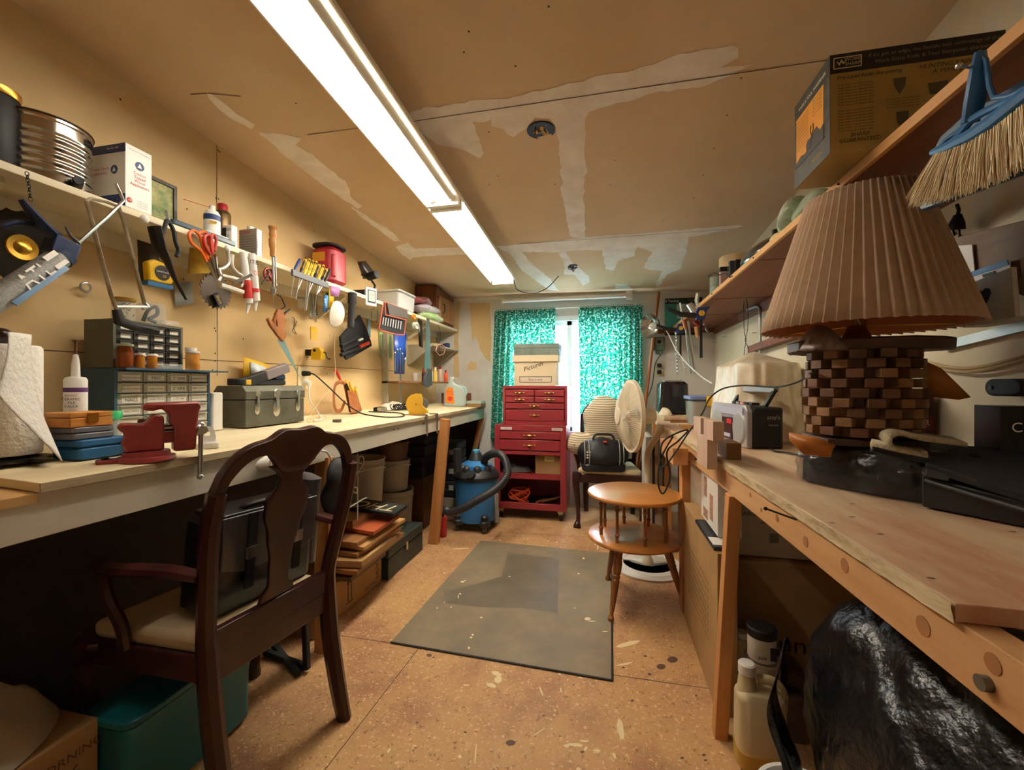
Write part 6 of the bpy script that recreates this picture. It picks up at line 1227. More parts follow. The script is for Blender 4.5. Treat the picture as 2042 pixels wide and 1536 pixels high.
for i in range(4):
    def fb(u_, v): a = i*PI/2+(u_-.5)*.9*(1-.2*v); r = .04+.155*v; return (r*math.cos(a), r*math.sin(a), .012+.03*(u_-.5))
    MB(M).grid(8, 8, fb).build('blade', mat('fan_blade', '#cfc8b4', .3, alpha=.9), t, solid=.002)
MB(M).lathe([(0, -.155), (.04, -.15), (.05, -.13), (.055, -.07), (.045, -.04), (.02, .03), (0, .04)], n=32).build('motor', m_fan, t)
# round two-tier table
m_oak = wood('golden_oak', '#bf803f', '#a66a2e', 'x', .32, 7, coat=.35, bump=.03); m_oakd = wood('turned_oak', '#8f5a2c', '#754620', 'z', .35, 9, coat=.3)
c = Vector((.14, 2.355, 0)); t = thing('round_side_table', 'round two-tier oak side table with turned spindles beside the floor mat', 'side table', c)
for z_, n_ in ((.561, 'table_top'), (.335, 'lower_shelf')):
    MB().lathe([(0, 0), (.232, 0), (.24, .006), (.243, .012), (.24, .019), (.232, .022), (0, .0225)], c=c+Vector((0, 0, z_)), n=72).build(n_, m_oak, t)
for i in range(8):
    a = 2*PI*i/8+.25; q = c+Vector((.175*math.cos(a), .175*math.sin(a), .357)); MB().lathe([(.009, 0), (.009, .03), (.012, .034), (.012, .04), (.008, .045), (.0075, .10), (.008, .155), (.012, .16), (.012, .166), (.009, .17), (.009, .204)], c=q, n=14).build('spindle', m_oakd, t)
for fx, fy in ((.019, 2.125), (.391, 2.367), (.006, 2.569)):
    A = Vector((fx, fy, .012)); B_ = c+(Vector((fx, fy, 0))-c)*.62; B_.z = .335; d = (B_-A); L_ = d.length; z_ = d.normalized(); x_ = z_.orthogonal().normalized(); y_ = z_.cross(x_)
    MM = Matrix(((x_.x, y_.x, z_.x, A.x), (x_.y, y_.y, z_.y, A.y), (x_.z, y_.z, z_.z, A.z), (0, 0, 0, 1)))
    MB(MM).lathe([(0, -.010), (.012, -.008), (.016, .004), (.012, .016), (.009, .022), (.013, .06), (.019, .17), (.019, .18), (.016, .185), (.019, .19), (.020, .20), (.016, .207), (.02, .212), (.022, .26), (.017, .28), (.020, .285), (.017, .29), (.02, L_)], n=18).build('leg', m_oakd, t)
# folded panels and black case right of the fan
for px, w_, m_, n_, lab in ((1291, .04, mat('pale_panel', '#c8c2b6', .5), 'folded_panel', 'pale folded panel standing behind the fan pole'), (1298, .035, mat('grey_panel', '#9e988e', .45), 'folded_panel', 'grey folded panel standing right of the pale one'), (1304, .03, black, 'folded_panel', 'thin black panel against the plywood side of the right bench')):
    p = onY(px, 900, 3.09); tag(MB().box(p.x-.012, p.x+w_-.024, 3.09, 3.42, .002, .79-(.02 if px > 1300 else 0)).build(n_, m_, None, bev=.003), lab, 'panel')
# ================================================================== ON THE BACK WALL
p = onY(1314, 690, WB-.03); t = thing('timer_switch', 'green outdoor timer box hanging on the back wall beside the wooden pole', 'timer', p-Vector((0, 0, .07)))
m_tm = mat('timer_green', '#55705f', .5); MB().box(p.x-.05, p.x+.05, WB-.05, WB-.001, p.z-.04, p.z+.08).build('box', m_tm, t, bev=.006); MB().box(p.x-.03, p.x+.03, WB-.053, WB-.05, p.z+.01, p.z+.065).build('dial_plate', mat('grey_plastic'), t); MB().cyl((p.x, WB-.053, p.z+.035), (p.x, WB-.06, p.z+.035), .018).build('dial', dsteel, t); MB().box(p.x-.03, p.x+.03, WB-.04, WB-.005, p.z-.075, p.z-.04).build('lower_box', m_tm, t, bev=.008)
p = onY(1314, 736, WB); t = thing('wall_outlet', 'cream outlet on the back wall with black plugs below the green timer', 'outlet', p-Vector((0, 0, .06))); MB().box(p.x-.04, p.x+.04, WB-.007, WB-.0005, p.z-.065, p.z+.065).build('plate', mat('cream_plastic'), t)
for dz in (-.03, .03): MB().rbox((p.x, WB-.03, p.z+dz-.018), (.036, .04, .036), .008).build('black_plug', m_black2, t)
P = [onY(x, y, WB-.05) for x, y in ((1318, 707), (1312, 716), (1306, 730), (1300, 770), (1288, 800))]; tag(MB().tube(spline(P, 6), .004).build('electric_cable', m_black2), 'black cord running down the back wall behind the wooden pole', 'cord')
a, q = onY(1314, 582, 4.04), onY(1286, 812, 4.0); tag(MB().cyl(a, q+(q-a)*.9, .014).build('wooden_pole', wood('pole_wood', '#a86a3a', '#8c5229', 'z', .4)), 'tall brown wooden pole leaning on the back wall right of the curtain', 'pole')
# clamp work light
p = onY(1300, 650, 3.85); t = thing('work_light', 'shiny aluminium reflector work light clipped beside the green curtain', 'work light', p)
dr = Vector((-.75, -.6, -.1)).normalized(); M = (dr.to_track_quat('Z', 'Y')).to_matrix().to_4x4(); M = T(*(p-dr*.04)) @ M
MB(M).lathe([(.02, -.03), (.03, -.02), (.055, .0), (.085, .03), (.104, .065), (.108, .07), (.106, .072), (.08, .033), (.05, .004), (.0, -.005)], n=48).build('reflector', mat('spun_aluminium', '#c5c2bd', .2, 1), t); MB(M).lathe([(0, -.09), (.02, -.085), (.022, -.03), (.02, -.02)], n=24).build('socket', m_wp, t); MB(M).ball((0, 0, .03), (.028, .028, .035)).build('bulb', mat('frosted_bulb', '#d9d5c8', .3), t)
P = [p-dr*.12]+[onY(x, y, Y_) for x, y, Y_ in ((1332, 665, 3.8), (1350, 700, 3.6), (1375, 730, 3.4), (1400, 752, 3.1), (1420, 765, 2.9))]; tag(MB().tube(spline(P, 8), .0045).build('electric_cable', m_wp), 'white cord running from the work light down to the covered machine', 'cord')
# teal book-like box on the back wall
x0, x1 = onY(1326, 640, WB-.02).x, onY(1400, 640, WB-.02).x; za, zb2 = onY(1326, 663, WB).z, onY(1326, 597, WB).z
t = thing('wall_poster', 'teal and dark printed tool display board on the back wall behind the clamps', 'display board', ((x0+x1)/2, WB-.03, za)); MB().box(x0, x1, WB-.03, WB-.002, za, zb2).build('board', mat('teal_print', '#2e7c72', .4), t); MB().box(x0+.0, x1, WB-.032, WB-.03, zb2-.05, zb2).build('dark_header', mat('dark_print', '#23282c', .4), t); MB().box(x0+.10, x1, WB-.0315, WB-.03, za+.12, zb2-.055).build('pale_panel', mat('pale_print', '#9fa8a6', .4), t); MB().box(x0, x1, WB-.034, WB-.002, za-.03, za).build('dark_base', mat('dark_print'), t)
text('S Tooling', (x0+.06, WB-.0325, zb2-.025), *FY, .03, wpr, t); text('TEETILS', (x0+.24, WB-.0325, zb2-.025), *FY, .026, mat('grey_plastic'), t)
# bar clamps hanging on the right shelf end
def bar_clamp(label, px, py, ln, Y_, s=1, flip=1):
    p = onY(px, py, Y_); t = thing('bar_clamp', label, 'clamp', p-Vector((0, 0, ln)))
    MB().box(p.x-.008*s, p.x+.008*s, Y_-.003, Y_+.003, p.z-ln, p.z+.02).build('bar', m_black2, t); MB().prism([(-.03*s, -.03*s), (.02*s, -.03*s), (.03*s, .02*s), (.05*s, .05*s), (-.02*s, .05*s), (-.035*s, .02*s)], .035*s, fr((p.x, Y_-.015*s+.035*s, p.z+.01), (flip, 0, 0), (0, 0, 1))).build('head', m_nv, t, bev=.003)
    MB().prism(arc(0, .01*s, .02*s, 0, 2*PI, 6)[:-1], .002, fr((p.x, Y_-.022*s, p.z+.01), *FY)).build('yellow_logo', mat('tool_yellow'), t); text('IRWIN', (p.x, Y_-.0245*s-.001, p.z+.01+.01*s), (0, 0, 1), (-1, 0, 0), .009*s, m_nv, t)
    MB().tube([(p.x-.03*flip, Y_, p.z+.01), (p.x-.12*s*flip, Y_, p.z+.02), (p.x-.2*s*flip, Y_, p.z+.06*s)], None, 8, radii=[.018*s, .016*s, .011*s]).build('trigger_handle', m_black2, t)
bar_clamp('larger bar clamp with a navy and yellow head hanging from the far right shelf', 1398, 632, .26, 2.9, 1)
bar_clamp('smaller bar clamp with a navy and yellow head lower down on the right', 1357, 660, .21, 3.6, .9)
for i, (xa, ya, xb, yb2, r_) in enumerate(((1366, 640, 1378, 745, .008), (1372, 640, 1386, 745, .010))): tag(MB().cyl(onY(xa, ya, 3.6), onY(xb, yb2, 3.7), r_).build('metal_rod', mat('bright_steel')), ('thinner bright metal rod hanging under the clamps', 'thicker bright metal rod hanging under the clamps')[i], 'rod')
for px, y0_, y1_, lab in ((1348, 660, 750, 'heavy bright steel chain hanging on the back wall under the clamps'), (1358, 700, 752, 'thin bright steel chain hanging right of the heavy chain')):
    b = MB(); n = int((y1_-y0_)/3.4); r_ = .011 if px < 1350 else .007
    for i in range(n):
        p = onY(px+i*(.1 if px < 1350 else .7), y0_+i*3.4, 3.72); b.tube([p+Vector((r_*.7*math.cos(a)*(i % 2), r_*.7*math.cos(a)*((i+1) % 2), r_*1.2*math.sin(a))) for a in [k_*PI/5 for k_ in range(10)]], .0028, 5, closed=True)
    tag(b.build('steel_chain', steel), lab, 'chain')
t = thing('spring_clamp', 'cluster of grey and copper spring clamps gripping the end of the right shelf', 'clamps', onY(1385, 620, 2.95))
for i, (pts, r_, m_) in enumerate(((((1392, 585), (1389, 600), (1394, 612)), .014, mat('cast_metal')), (((1374, 606), (1380, 615), (1384, 622)), .02, mat('cast_metal')), (((1386, 640), (1394, 650), (1404, 655)), .015, mat('copper_red', '#8f3c34', .3, .7)), (((1388, 652), (1390, 668), (1393, 672)), .012, m_bd2), (((1404, 645), (1410, 660), (1412, 662)), .007, steel), (((1356, 604), (1359, 622), (1360, 640)), .006, steel), (((1364, 640), (1366, 650), (1368, 655)), .012, mat('copper', '#b8744a', .3, .8)))):
    MB().tube([onY(x, y, 3.0) for x, y in pts], r_, 8).build('clamp_piece', m_, t)
tag(MB().box(.36, .93, WB-.045, WB-.001, 1.62, 1.655).build('shelf_cleat', mat('redwood')), 'reddish wooden cleat on the back wall carrying the end of the right shelf', 'cleat')
# ================================================================== RIGHT BENCH AND SHELF
m_ply2 = mat('worn_plywood', '#d9c8a6', .6, col2='#b57f60', vs=4.5, stretch=(1, .25, 1), bump=.12, bs=25)
m_pine = wood('pine_2x6', '#d4a878', '#c08d5a', 'y', .5, 9); m_endg = mat('torn_plywood_edge', '#d8c6a0', .85, col2='#a8906a', vs=40, stretch=(1, .25, 1), bump=.4, bs=60)
def xf(y): return .412-.0215*y                      # front line of the right bench runs slightly askew
t = thing('workbench', 'worn plywood workbench along the right wall with a knotty pine front board', 'workbench', (.66, 1.9, 0))
b = MB(); P = [(xf(.60), .60), (WR-.004, .585), (WR-.004, 3.20), (xf(3.2), 3.20)]; b.prism(P, .022, T(0, 0, RB-.022)); b.build('bench_top', m_ply2, t, bev=.0015)
def ef(u_, v): y = .60+2.6*u_; return (xf(y)-.003-.0015*(v > .5), y, RB-.0235+.024*v)
MB().grid(160, 3, ef).build('torn_edge', m_endg, t, disp=.002, ds=45)
MB().add([(xf(.52)+.006, .50, .800), (xf(3.2)+.006, 3.19, .800), (xf(3.2)+.044, 3.19, .800), (xf(.52)+.044, .50, .800), (xf(.52)+.006, .50, .871), (xf(3.2)+.006, 3.19, .871), (xf(3.2)+.044, 3.19, .871), (xf(.52)+.044, .50, .871)], [(3, 2, 1, 0), (4, 5, 6, 7), (0, 1, 5, 4), (1, 2, 6, 5), (2, 3, 7, 6), (3, 0, 4, 7)]).build('front_board', m_pine, t, bev=.002)
MB().beam((.362, 1.515, 0), (.395, 1.48, .80), .045, .040, up=(1, 0, 0)).build('leg', wood('pine_stud', '', '', 'z') if 0 else m_stud, t, bev=.002)
MB().box(.37, .41, 2.28, 2.37, 0, .80).build('leg', m_stud, t, bev=.002); MB().box(.39, .43, 3.08, 3.17, 0, .80).build('leg', m_stud, t)
MB().beam((.305, 2.35, .835), (.315, 1.98, .835), .065, .075, up=(0, 0, 1)).build('cut_beam', mat('beam_pine', '#d29d62', .5, col2='#a56b3c', vs=9, stretch=(1, .3, 1)), t, bev=.003)
b = MB(); random.seed(4); kn = mat('pine_knot', '#a06c40', .6)
for y_, z_, r_ in ((1.30, .845, .007), (1.12, .835, .009), (.98, .83, .011), (.84, .84, .012), (.66, .835, .013), (.56, .85, .011), (1.22, .825, .006)): MB(fr((xf(y_)+.0055, y_, z_), *RY)).prism(arc(0, 0, r_, 0, 2*PI, 14)[:-1], .0005).build('knot', kn, t, smooth=0)
for y_, z_, L_ in ((1.02, .862, .075), (1.78, .845, .05)): MB().cyl((xf(y_)+.006, y_, z_), (xf(y_)-L_*.55, y_+.04, z_+.01), .0022, n=8).ball((xf(y_)-L_*.55, y_+.04, z_+.01), .0045, 10, 6).build('nail', dsteel, t)
MB().cyl((xf(.565)+.006, .565, .825), (xf(.565)-.003, .565, .825), .0085, n=14).build('carriage_bolt', mat('bolt_grey', '#7a756b', .5, .8), t)
for px, py in ((1659, 1043), (1574, 1007), (1755, 1065), (1700, 1031), (1857, 1153), (1700, 1005), (2019, 1060)):
    c = onZ(px, py, RB+.0006); MB().add([c+Vector((.006*math.cos(a), .0028*math.sin(a), 0)) for a in range(6)], [tuple(range(6))]).build('chip', mat('dark_stain'), t, smooth=0)
# raised rear section and its things
t = thing('rear_counter', 'plywood counter section behind the far end of the right bench', 'counter', (.66, 3.6, 0))
MB().box(.40, WR-.004, 3.22, 4.07, .90, .925).build('top', m_ply2, t); MB().box(.40, .418, 3.22, 4.07, .84, .90).build('fascia', m_pine, t); MB().box(.40, .44, 3.22, 3.30, 0, .84).build('leg', m_stud, t); MB().box(.40, .44, 3.98, 4.06, 0, .84).build('leg', m_stud, t)
tag(MB().box(.49, .50, 2.40, 3.19, .002, .79).build('plywood_panel', m_ply2), 'upright plywood panel closing the far front of the right bench', 'panel')
for x0, x1, y0, y1, z1, m_, lab in ((.42, .75, 3.05, 3.08, .915, m_bd, 'brown wooden strip lying across the far end of the right bench'), (.42, .60, 2.62, 2.70, .918, m_bd2, 'small pale wooden frame lying on the right bench before the clear bin')): tag(MB().box(x0, x1, y0, y1, RB+.001, z1).build('wood_strip', m_), lab, 'wood strip')
# right wall shelf, underside seen
m_und = wood('shelf_plywood', '#8a5a3e', '#74462f', 'y', .6, 8); m_fas = wood('shelf_edge', '#d2a05f', '#bd864a', 'y', .5)
t = thing('wall_shelf', 'long plywood shelf high on the right wall, seen from below', 'shelf', (.76, 2.2, 1.655))
MB().box(.594, WR-.002, -.4, 4.05, 1.656, 1.675).build('board', m_und, t); MB().box(.582, .5935, -.4, 4.05, 1.654, 1.677).build('front_strip', m_fas, t, bev=.001)
MB().box(WR-.022, WR-.002, 2.3, 4.05, 1.60, 1.655).build('wall_cleat', mat('redwood'), t)
for y_ in (1.9, 2.7, 3.3): MB().box(.60, WR-.01, y_, y_+.003, 1.6545, 1.6562).build('board_joint', m_seam, t, smooth=0)
for y_ in (1.25, 1.9, 2.2, 2.6): MB().cyl((.582, y_, 1.666), (.578, y_, 1.666), .003, n=8).build('nail_head', dsteel, t)
# things on the right shelf
S2 = 1.678
t = thing('carton', 'large brown and gold knife sharpener carton overhanging the right shelf', 'carton', (.66, 1.2, S2)); m_cb = mat('carton_gold', '#b3954f', .5, col2='#a58742', vs=3); m_cd = mat('carton_dark', '#241d12', .5); m_or2 = mat('carton_orange', '#e0a030', .4, col2='#d98a22', vs=3)
x0, x1, y0, y1, z0, z1 = .497, .822, 1.106, 1.292, S2, S2+.223
MB().box(x0, x1, y0, y1, z0, z1).build('box', m_cb, t); MB().box(x0-.0005, x1+.0005, y0-.0008, y0, z1-.043, z1).build('dark_band', m_cd, t); MB().box(x0-.0008, x0, y0, y1, z0, z1).build('dark_side', mat('camo_print', '#3d3a26', .5, col2='#191710', vs=30), t)
MB().box(x0-.0014, x0-.0008, y0+.028, y1-.012, z0+.055, z1-.045).build('orange_picture', m_or2, t); MB(fr((x0-.0014, y0+.1, z0+.05), *RY)).prism([(-.08, 0), (.075, 0), (.075, .035), (.055, .03), (.04, .048), (.025, .045), (.0, .02), (-.02, .014), (-.045, .02), (-.08, .01)], .0006).build('hill_silhouette', m_cd, t)
M = fr((x0-.0022, y0+.10, z0+.066), *RY); MB(M).prism([(-.012, 0), (.01, 0), (.012, .012), (.022, .02), (.018, .026), (.006, .022), (-.008, .022), (-.014, .014)], .0005).tube([(.014, .025, 0), (.008, .038, 0), (.012, .05, 0)], .001, 4).tube([(.017, .025, 0), (.024, .036, 0), (.022, .05, 0)], .001, 4).build('deer_silhouette', m_cd, t)
for i in range(9): text('sharpens knives and tools', (x0-.002, y1-.05, z1-.058-.009*i), *RY, .0065, m_ink, t)
for i in range(5): text('easy to use guides', (x0-.002, y0+.055, z1-.054-.009*i), *RY, .0065, m_ink, t)
text('KNIFE & TOOL SHARPENER', (x0-.002, y0+.085, z1-.028), *RY, .0115, wpr, t); text('PRECISION', (x0-.002, y0+.06, z0+.022), *RY, .01, m_gold, t)
b = MB(fr((x0+.034, y0-.001, z1-.021), *FY))
for a in ((-.028, .028, .011, .013), (-.028, .028, -.013, -.011), (-.028, -.026, -.013, .013), (.026, .028, -.013, .013)): b.box(*a, 0, .0006)
b.prism([(-.022, .005), (-.016, -.006), (-.012, .002), (-.008, -.004), (-.002, .006), (-.008, .001), (-.012, .008), (-.016, 0)], .0006); b.build('logo_frame', mat('print_cream', '#c9bda0', .5), t)
pc = mat('print_cream'); text('WORK\nSHARP', (x0+.044, y0-.002, z1-.021), *FY, .0105, pc, t)
text("If it's got an edge, the flexible belt technology of the", (x0+.195, y0-.0015, z1-.014), *FY, .0115, mat('print_dim', '#8f8468', .5), t); text('Work Sharp Knife & Tool Sharpener sharpens', (x0+.195, y0-.0015, z1-.029), *FY, .0115, mat('print_dim'), t)
text('Pro-Level Knife Sharpening', (x0+.075, y0-.0015, z1-.055), *FY, .0115, m_cd, t, shear=.2); text('HUNTING KNIVES\nA WHOLE', (x0+.225, y0-.0015, z1-.062), *FY, .0135, m_cd, t, shear=.2); text('SHARP\nGUARANTEED', (x0+.058, y0-.0015, z0+.03), *FY, .0125, m_cd, t, shear=.1)
for i in range(17):
    if i != 8: text('Knife makers use abrasive belts', (x0+.050, y0-.0015, z1-.072-.0065*i), *FY, .0055, m_cd, t)
for i in range(4): text('this belt gives a long-lasting edge', (x0+.140, y0-.0015, z1-.118-.006*i), *FY, .0048, m_cd, t)
for (cx_, cz_, pts) in ((.135, z1-.09, [(-.012, .018), (.012, .018), (.010, 0), (0, -.018), (-.010, 0)]), (.140, z1-.165, [(-.012, .018), (.012, .018), (.010, -.004), (-.002, -.022), (-.010, -.004)]), (.205, z1-.105, [(-.018, .012), (.018, .014), (.022, -.004), (.012, -.014), (-.014, -.012)]), (.262, z1-.098, [(-.018, .014), (.018, .014), (.018, -.012), (-.018, -.012)]), (.21, z1-.15, [(-.02, .012), (.022, .012), (0, -.014)])):
    MB(fr((x0+cx_, y0-.0012, cz_), *FY)).prism(pts, .0005).build('printed_picture', mat('print_grey', '#5e5138', .5), t)
def onR(px, X): r = ray(px, 480); return Vector((X, r.y*(X/r.x), S2))
m_crn = mat('crinkly_film', '#c5cbb8', .25, col2='#7f9a72', vs=14, alpha=.85)
bag('plastic_bag', 'clear plastic bag on the right shelf just behind the knife sharpener carton', onR(1645, .68)+Vector((0, .02, .05)), (.075, .09, .05), m_crn, 21)
bag('plastic_bag', 'crinkled greenish plastic bag further along the right shelf', onR(1592, .66)+Vector((0, 0, .058)), (.06, .07, .06), m_crn, 22)
c = onR(1560, .655); tag(MB().lathe([(.03, 0), (.04, .01), (.042, .035), (.03, .05), (0, .052)], c=c, n=30).build('yellow_tub', mat('pale_yellow', '#d9cb8a', .5)), 'small pale yellow tub between the plastic bag and the black helmet', 'tub')
c = onR(1525, .73); c.y = 2.10
t = thing('black_helmet', 'long glossy black moulded shell lying on the right shelf', 'helmet', c); MB(T(c.x, c.y+.02, S2+.062) @ R(.15, 'Z')).ball((0, 0, 0), (.10, .24, .062), 36, 20).build('shell', mat('gloss_black', '#17141a', .15, coat=.6), t); MB().cyl((c.x-.02, c.y-.05, S2+.115), (c.x-.02, c.y-.05, S2+.145), .01).build('knob', black, t)
tag(drape(.66, 2.14+.2, S2, .05, .07, .06, 31, 16).build('paper_wad', mat('pale_paper', '#d6cec0', .8), smooth=1.5), 'crumpled pale plastic wad at the shelf edge below the black shell', 'wad')
for px, X_, w_, d_, h_, m_, lab in ((1478, .72, .12, .10, .15, black, 'black box on the right shelf behind the glossy shell'), (1462, .68, .08, .03, .155, mat('slate_box', '#3f444c', .5), 'slate grey box on the right shelf left of the black one'), (1442, .65, .075, .028, .145, mat('pink_box', '#c9a49c', .5), 'pale pink carton with a dark top on the right shelf'), ):
    c = onR(px, X_); t = thing('storage_box', lab, 'box', c); MB().box(c.x-w_/2+.02, c.x+w_/2+.02, c.y-d_/2, c.y+d_/2, S2, S2+h_).build('box', m_, t, bev=.002)
    if 'pink' in lab: MB().box(c.x-w_/2+.0195, c.x+w_/2+.0205, c.y-d_/2-.0005, c.y+d_/2+.0005, S2+h_*.82, S2+h_+.0005).build('dark_top', m_ink, t); text('Ha', (c.x+.03, c.y-d_/2-.001, S2+h_*.9), *FY, .022, wpr, t)
c = onR(1427, .66); cyl_thing('plastic_canister', 'pale green canister with a grey band at the end of the right shelf', 'canister', c+Vector((.01, .04, 0)), .035, .15, mat('pale_green_plastic', '#93a79b', .5), [('band', [(.037, .09), (.037, .10)], mat('grey_plastic'))])
c = onR(1442, .78); cyl_thing('round_tin', 'wide cream round tin standing behind the boxes on the right shelf', 'tin', Vector((.76, 2.78, S2)), .095, .24, mat('cream_tin', '#d6b88c', .5), [('lid', [(.098, .165), (.098, .235), (.09, .24), (0, .241)], mat('cream_tin'))])
P = [onX(x, y, .575) for x, y in ((1412, 551), (1424, 545), (1436, 548), (1446, 545), (1456, 553))]; tag(MB().tube(spline(P, 6), .003).build('strap', m_black2), 'thin black strap hanging over the end of the right shelf edge', 'strap')
# brush and dustpan
X = .555; t = thing('dustpan', 'blue plastic dustpan hanging from a nail on the right shelf edge behind its brush', 'dustpan', onX(1945, 400, X+.02)); m_dp = mat('dustpan_blue', '#2a6090', .35)
def poly_plate(pts, X, th, name, m, parent, **k):
    V = pz(pts, X); return MB(fr((X, 0, 0), (0, -1, 0), (0, 0, 1))).prism([(-v.y, v.z) for v in V], th).build(name, m, parent, **k)
poly_plate([(1851, 420), (1846, 410), (1900, 372), (2090, 290), (2110, 330), (2040, 352), (1950, 385)], X+.02, -.008 if 0 else .012, 'pan_lip', mat('dustpan_dark', '#1f3f5a', .4), t, bev=.003)
poly_plate([(1870, 300), (1885, 270), (1930, 230), (1960, 210), (1990, 195), (2010, 180), (2100, 130), (2110, 250), (1990, 300)], X+.035, .008, 'pan_back', mat('dustpan_dark'), t, bev=.003)
t = thing('hand_brush', 'blue hand brush with long cream bristles hanging at the upper right', 'brush', onX(1900, 405, X))
MB().tube(pz([(1955, 104), (1952, 140), (1944, 200), (1935, 245)], X-.004), None, 12, radii=[.008, .012, .014, .012], ell=.6).build('handle', m_dp, t)
MB().tube(pz([(1866, 305), (1885, 280), (1925, 250), (1941, 205), (1944, 150), (1955, 102), (1966, 120), (1973, 170), (1982, 195), (2015, 190), (2075, 160)], X-.002), .0035).build('rim', m_dp, t)
MB().tube(spx([(1866, 300), (1895, 296), (1945, 275), (1990, 245), (2040, 205), (2080, 175)], X), None, 10, radii=[.008]+[.015]*30, ell=.8).build('brush_block', m_dp, t) if 0 else MB().tube(pz([(1862, 304), (1895, 292), (1945, 268), (1990, 240), (2040, 200), (2085, 165)], X), None, 10, radii=[.007, .011, .014, .015, .015, .015], ell=.9).build('brush_block', m_dp, t)
MB().tube(pz([(1900, 285), (1935, 240), (1960, 225), (2000, 205), (2030, 195)], X-.006), .006, 8).build('stiffener', m_dp, t)
b = MB(); random.seed(2); TT = [(1862, 304), (1895, 292), (1945, 268), (1990, 240), (2040, 200), (2085, 165)]
for i in range(1500):
    s_ = random.random()**.9*5; k_ = min(4, int(s_)); q = s_-k_; tx_, ty_ = TT[k_][0]+(TT[k_+1][0]-TT[k_][0])*q, TT[k_][1]+(TT[k_+1][1]-TT[k_][1])*q
    u_ = s_/5; dx = random.uniform(-.012, .014); ex = tx_-45+70*u_+random.uniform(-14, 14); ey = ty_+102+25*u_+random.uniform(-12, 10)
    a = onX(tx_, ty_+4, X+dx*.6); e_ = onX(ex, ey, X+dx*1.6-.004+random.uniform(-.006, .006)); m_ = a.lerp(e_, .5)+Vector((random.uniform(-.003, .003), random.uniform(-.003, .003), .002))
    b.tube([a, m_, e_], None, 3, radii=[.0011, .0011, .0005], cap=False)
tag(b.build('bristles', mat('bristle_cream', '#d9c6a0', .7), t, smooth=0, fix=False), kind='stuff')
MB().cyl(onX(1950, 138, .585), onX(1912, 131, .50), .002).ball(onX(1912, 131, .50), .0045, 10, 6).build('hook_nail', steel, t)
# right wall items
t = thing('electric_plug', 'black two-pin plug hanging on its cord against the right wall', 'plug', onX(1912, 480, .90)); X = .90
MB().tube(pz([(1908, 408), (1912, 418), (1910, 430)], X), .004).build('cord', m_black2, t); MB().tube(pz([(1910, 428), (1908, 445), (1905, 458)], X), None, 10, radii=[.008, .016, .02]).build('plug_body', m_black2, t); MB().cyl(onX(1900, 458, X), onX(1903, 470, X), .003).build('prong', dsteel, t); MB().cyl(onX(1912, 458, X), onX(1913, 472, X), .003).build('prong', dsteel, t)
m_old = wood('weathered_board', '#8a7058', '#6e5743', 'y', .6); m_gw = mat('grey_washed_wood', '#cbc5ba', .7, col2='#b3ac9f', vs=10)
t = thing('letter_holder', 'grey wooden wall holder with a heart cut-out and a weathered back board', 'letter holder', onX(1990, 640, .92))
poly_plate([(1905, 462), (1925, 470), (2000, 452), (2090, 430), (2110, 560), (2080, 600), (1930, 545), (1925, 500)], .925, .012, 'back_board', m_old, t, bev=.002)
X = .89; V = pz([(1924, 572), (2028, 532), (2036, 632), (1945, 648)], X); hp = onX(1978, 592, X)
poly_plate([(1924, 572), (2028, 532), (2036, 632), (1945, 648)], X-.01, .01, 'front_panel', m_gw, t, bev=.001)
MB(fr(hp+Vector((-.0205, 0, 0)), *RY)).prism([(0, -.030), (.018, -.012), (.026, .004), (.022, .016), (.012, .019), (.002, .013), (-.008, .020), (-.020, .016), (-.024, .002), (-.016, -.014)], .0012).build('heart_opening', mat('heart_dark', '#16110d', .9), t)
MB().beam(onX(1945, 650, X+.01), onX(2040, 634, X+.01), .05, .008, up=(0, 0, 1)).build('bottom', m_gw, t)
t = thing('paper_packet', 'white and blue packet sticking out of the letter holder', 'packet', onX(1990, 560, .905))
for pts, m_, n_, dx in (([(1912, 490), (1940, 488), (1945, 540), (1928, 545)], wpr, 'white_card', 0), ([(1930, 545), (2015, 522), (2020, 580), (1935, 580)], wpr, 'paper', -.004), ([(1930, 545), (2010, 518), (2013, 528), (1933, 554)], mat('blue_card'), 'blue_edge', -.006), ([(1960, 548), (1985, 540), (1986, 545), (1962, 553)], m_ink, 'dark_slot', -.0065)): poly_plate(pts, .908+dx, .002, n_, m_, t)
poly_plate([(1872, 685), (2090, 628), (2090, 650), (1880, 700)], .93, .008, 'metal_strip', mat('brushed_strip', '#a8a7a1', .35, .8), None); tag(bpy.data.objects['metal_strip'], 'long pale metal strip on the right wall under the letter holder', 'strip')
for i, dy in enumerate((0, 7)): P = [onX(x, y+dy, .925-.008*i) for x, y in ((1850, 722), (1890, 732), (1940, 734), (2000, 722), (2080, 700))]; tag(MB().tube(spline(P, 6), .0045).build('wall_cable', mat('beige_cable', '#b39a6b', .6)), ('upper', 'lower')[i]+' beige cable sagging along the right wall beside the lamp', 'cable')
t = thing('conduit', 'thin grey metal conduit bent down from the right shelf to the bench', 'conduit', onX(1516, 690, WR-.02)); MB().tube(spline(pz([(1490, 618), (1505, 612), (1514, 614), (1516, 625), (1516, 700)], WR-.03), 5)+[onX(1516, 720, WR-.03)], .009, 12).build('pipe', mat('galvanised'), t)
tag(MB().beam(onX(1500, 697, WR-.03), onX(1620, 655, WR-.03), .04, .05, up=(1, 0, 0)).build('wood_brace', mat('redwood')), 'slanted reddish wooden piece on the right wall left of the lampshade', 'brace')
P = [onX(x, y, .80) for x, y in ((1487, 588), (1483, 610), (1484, 660), (1488, 676), (1486, 690), (1483, 712))]; Q = [onX(x, y, .80) for x, y in ((1487, 588), (1491, 612), (1491, 655), (1486, 678), (1491, 692), (1492, 710))]
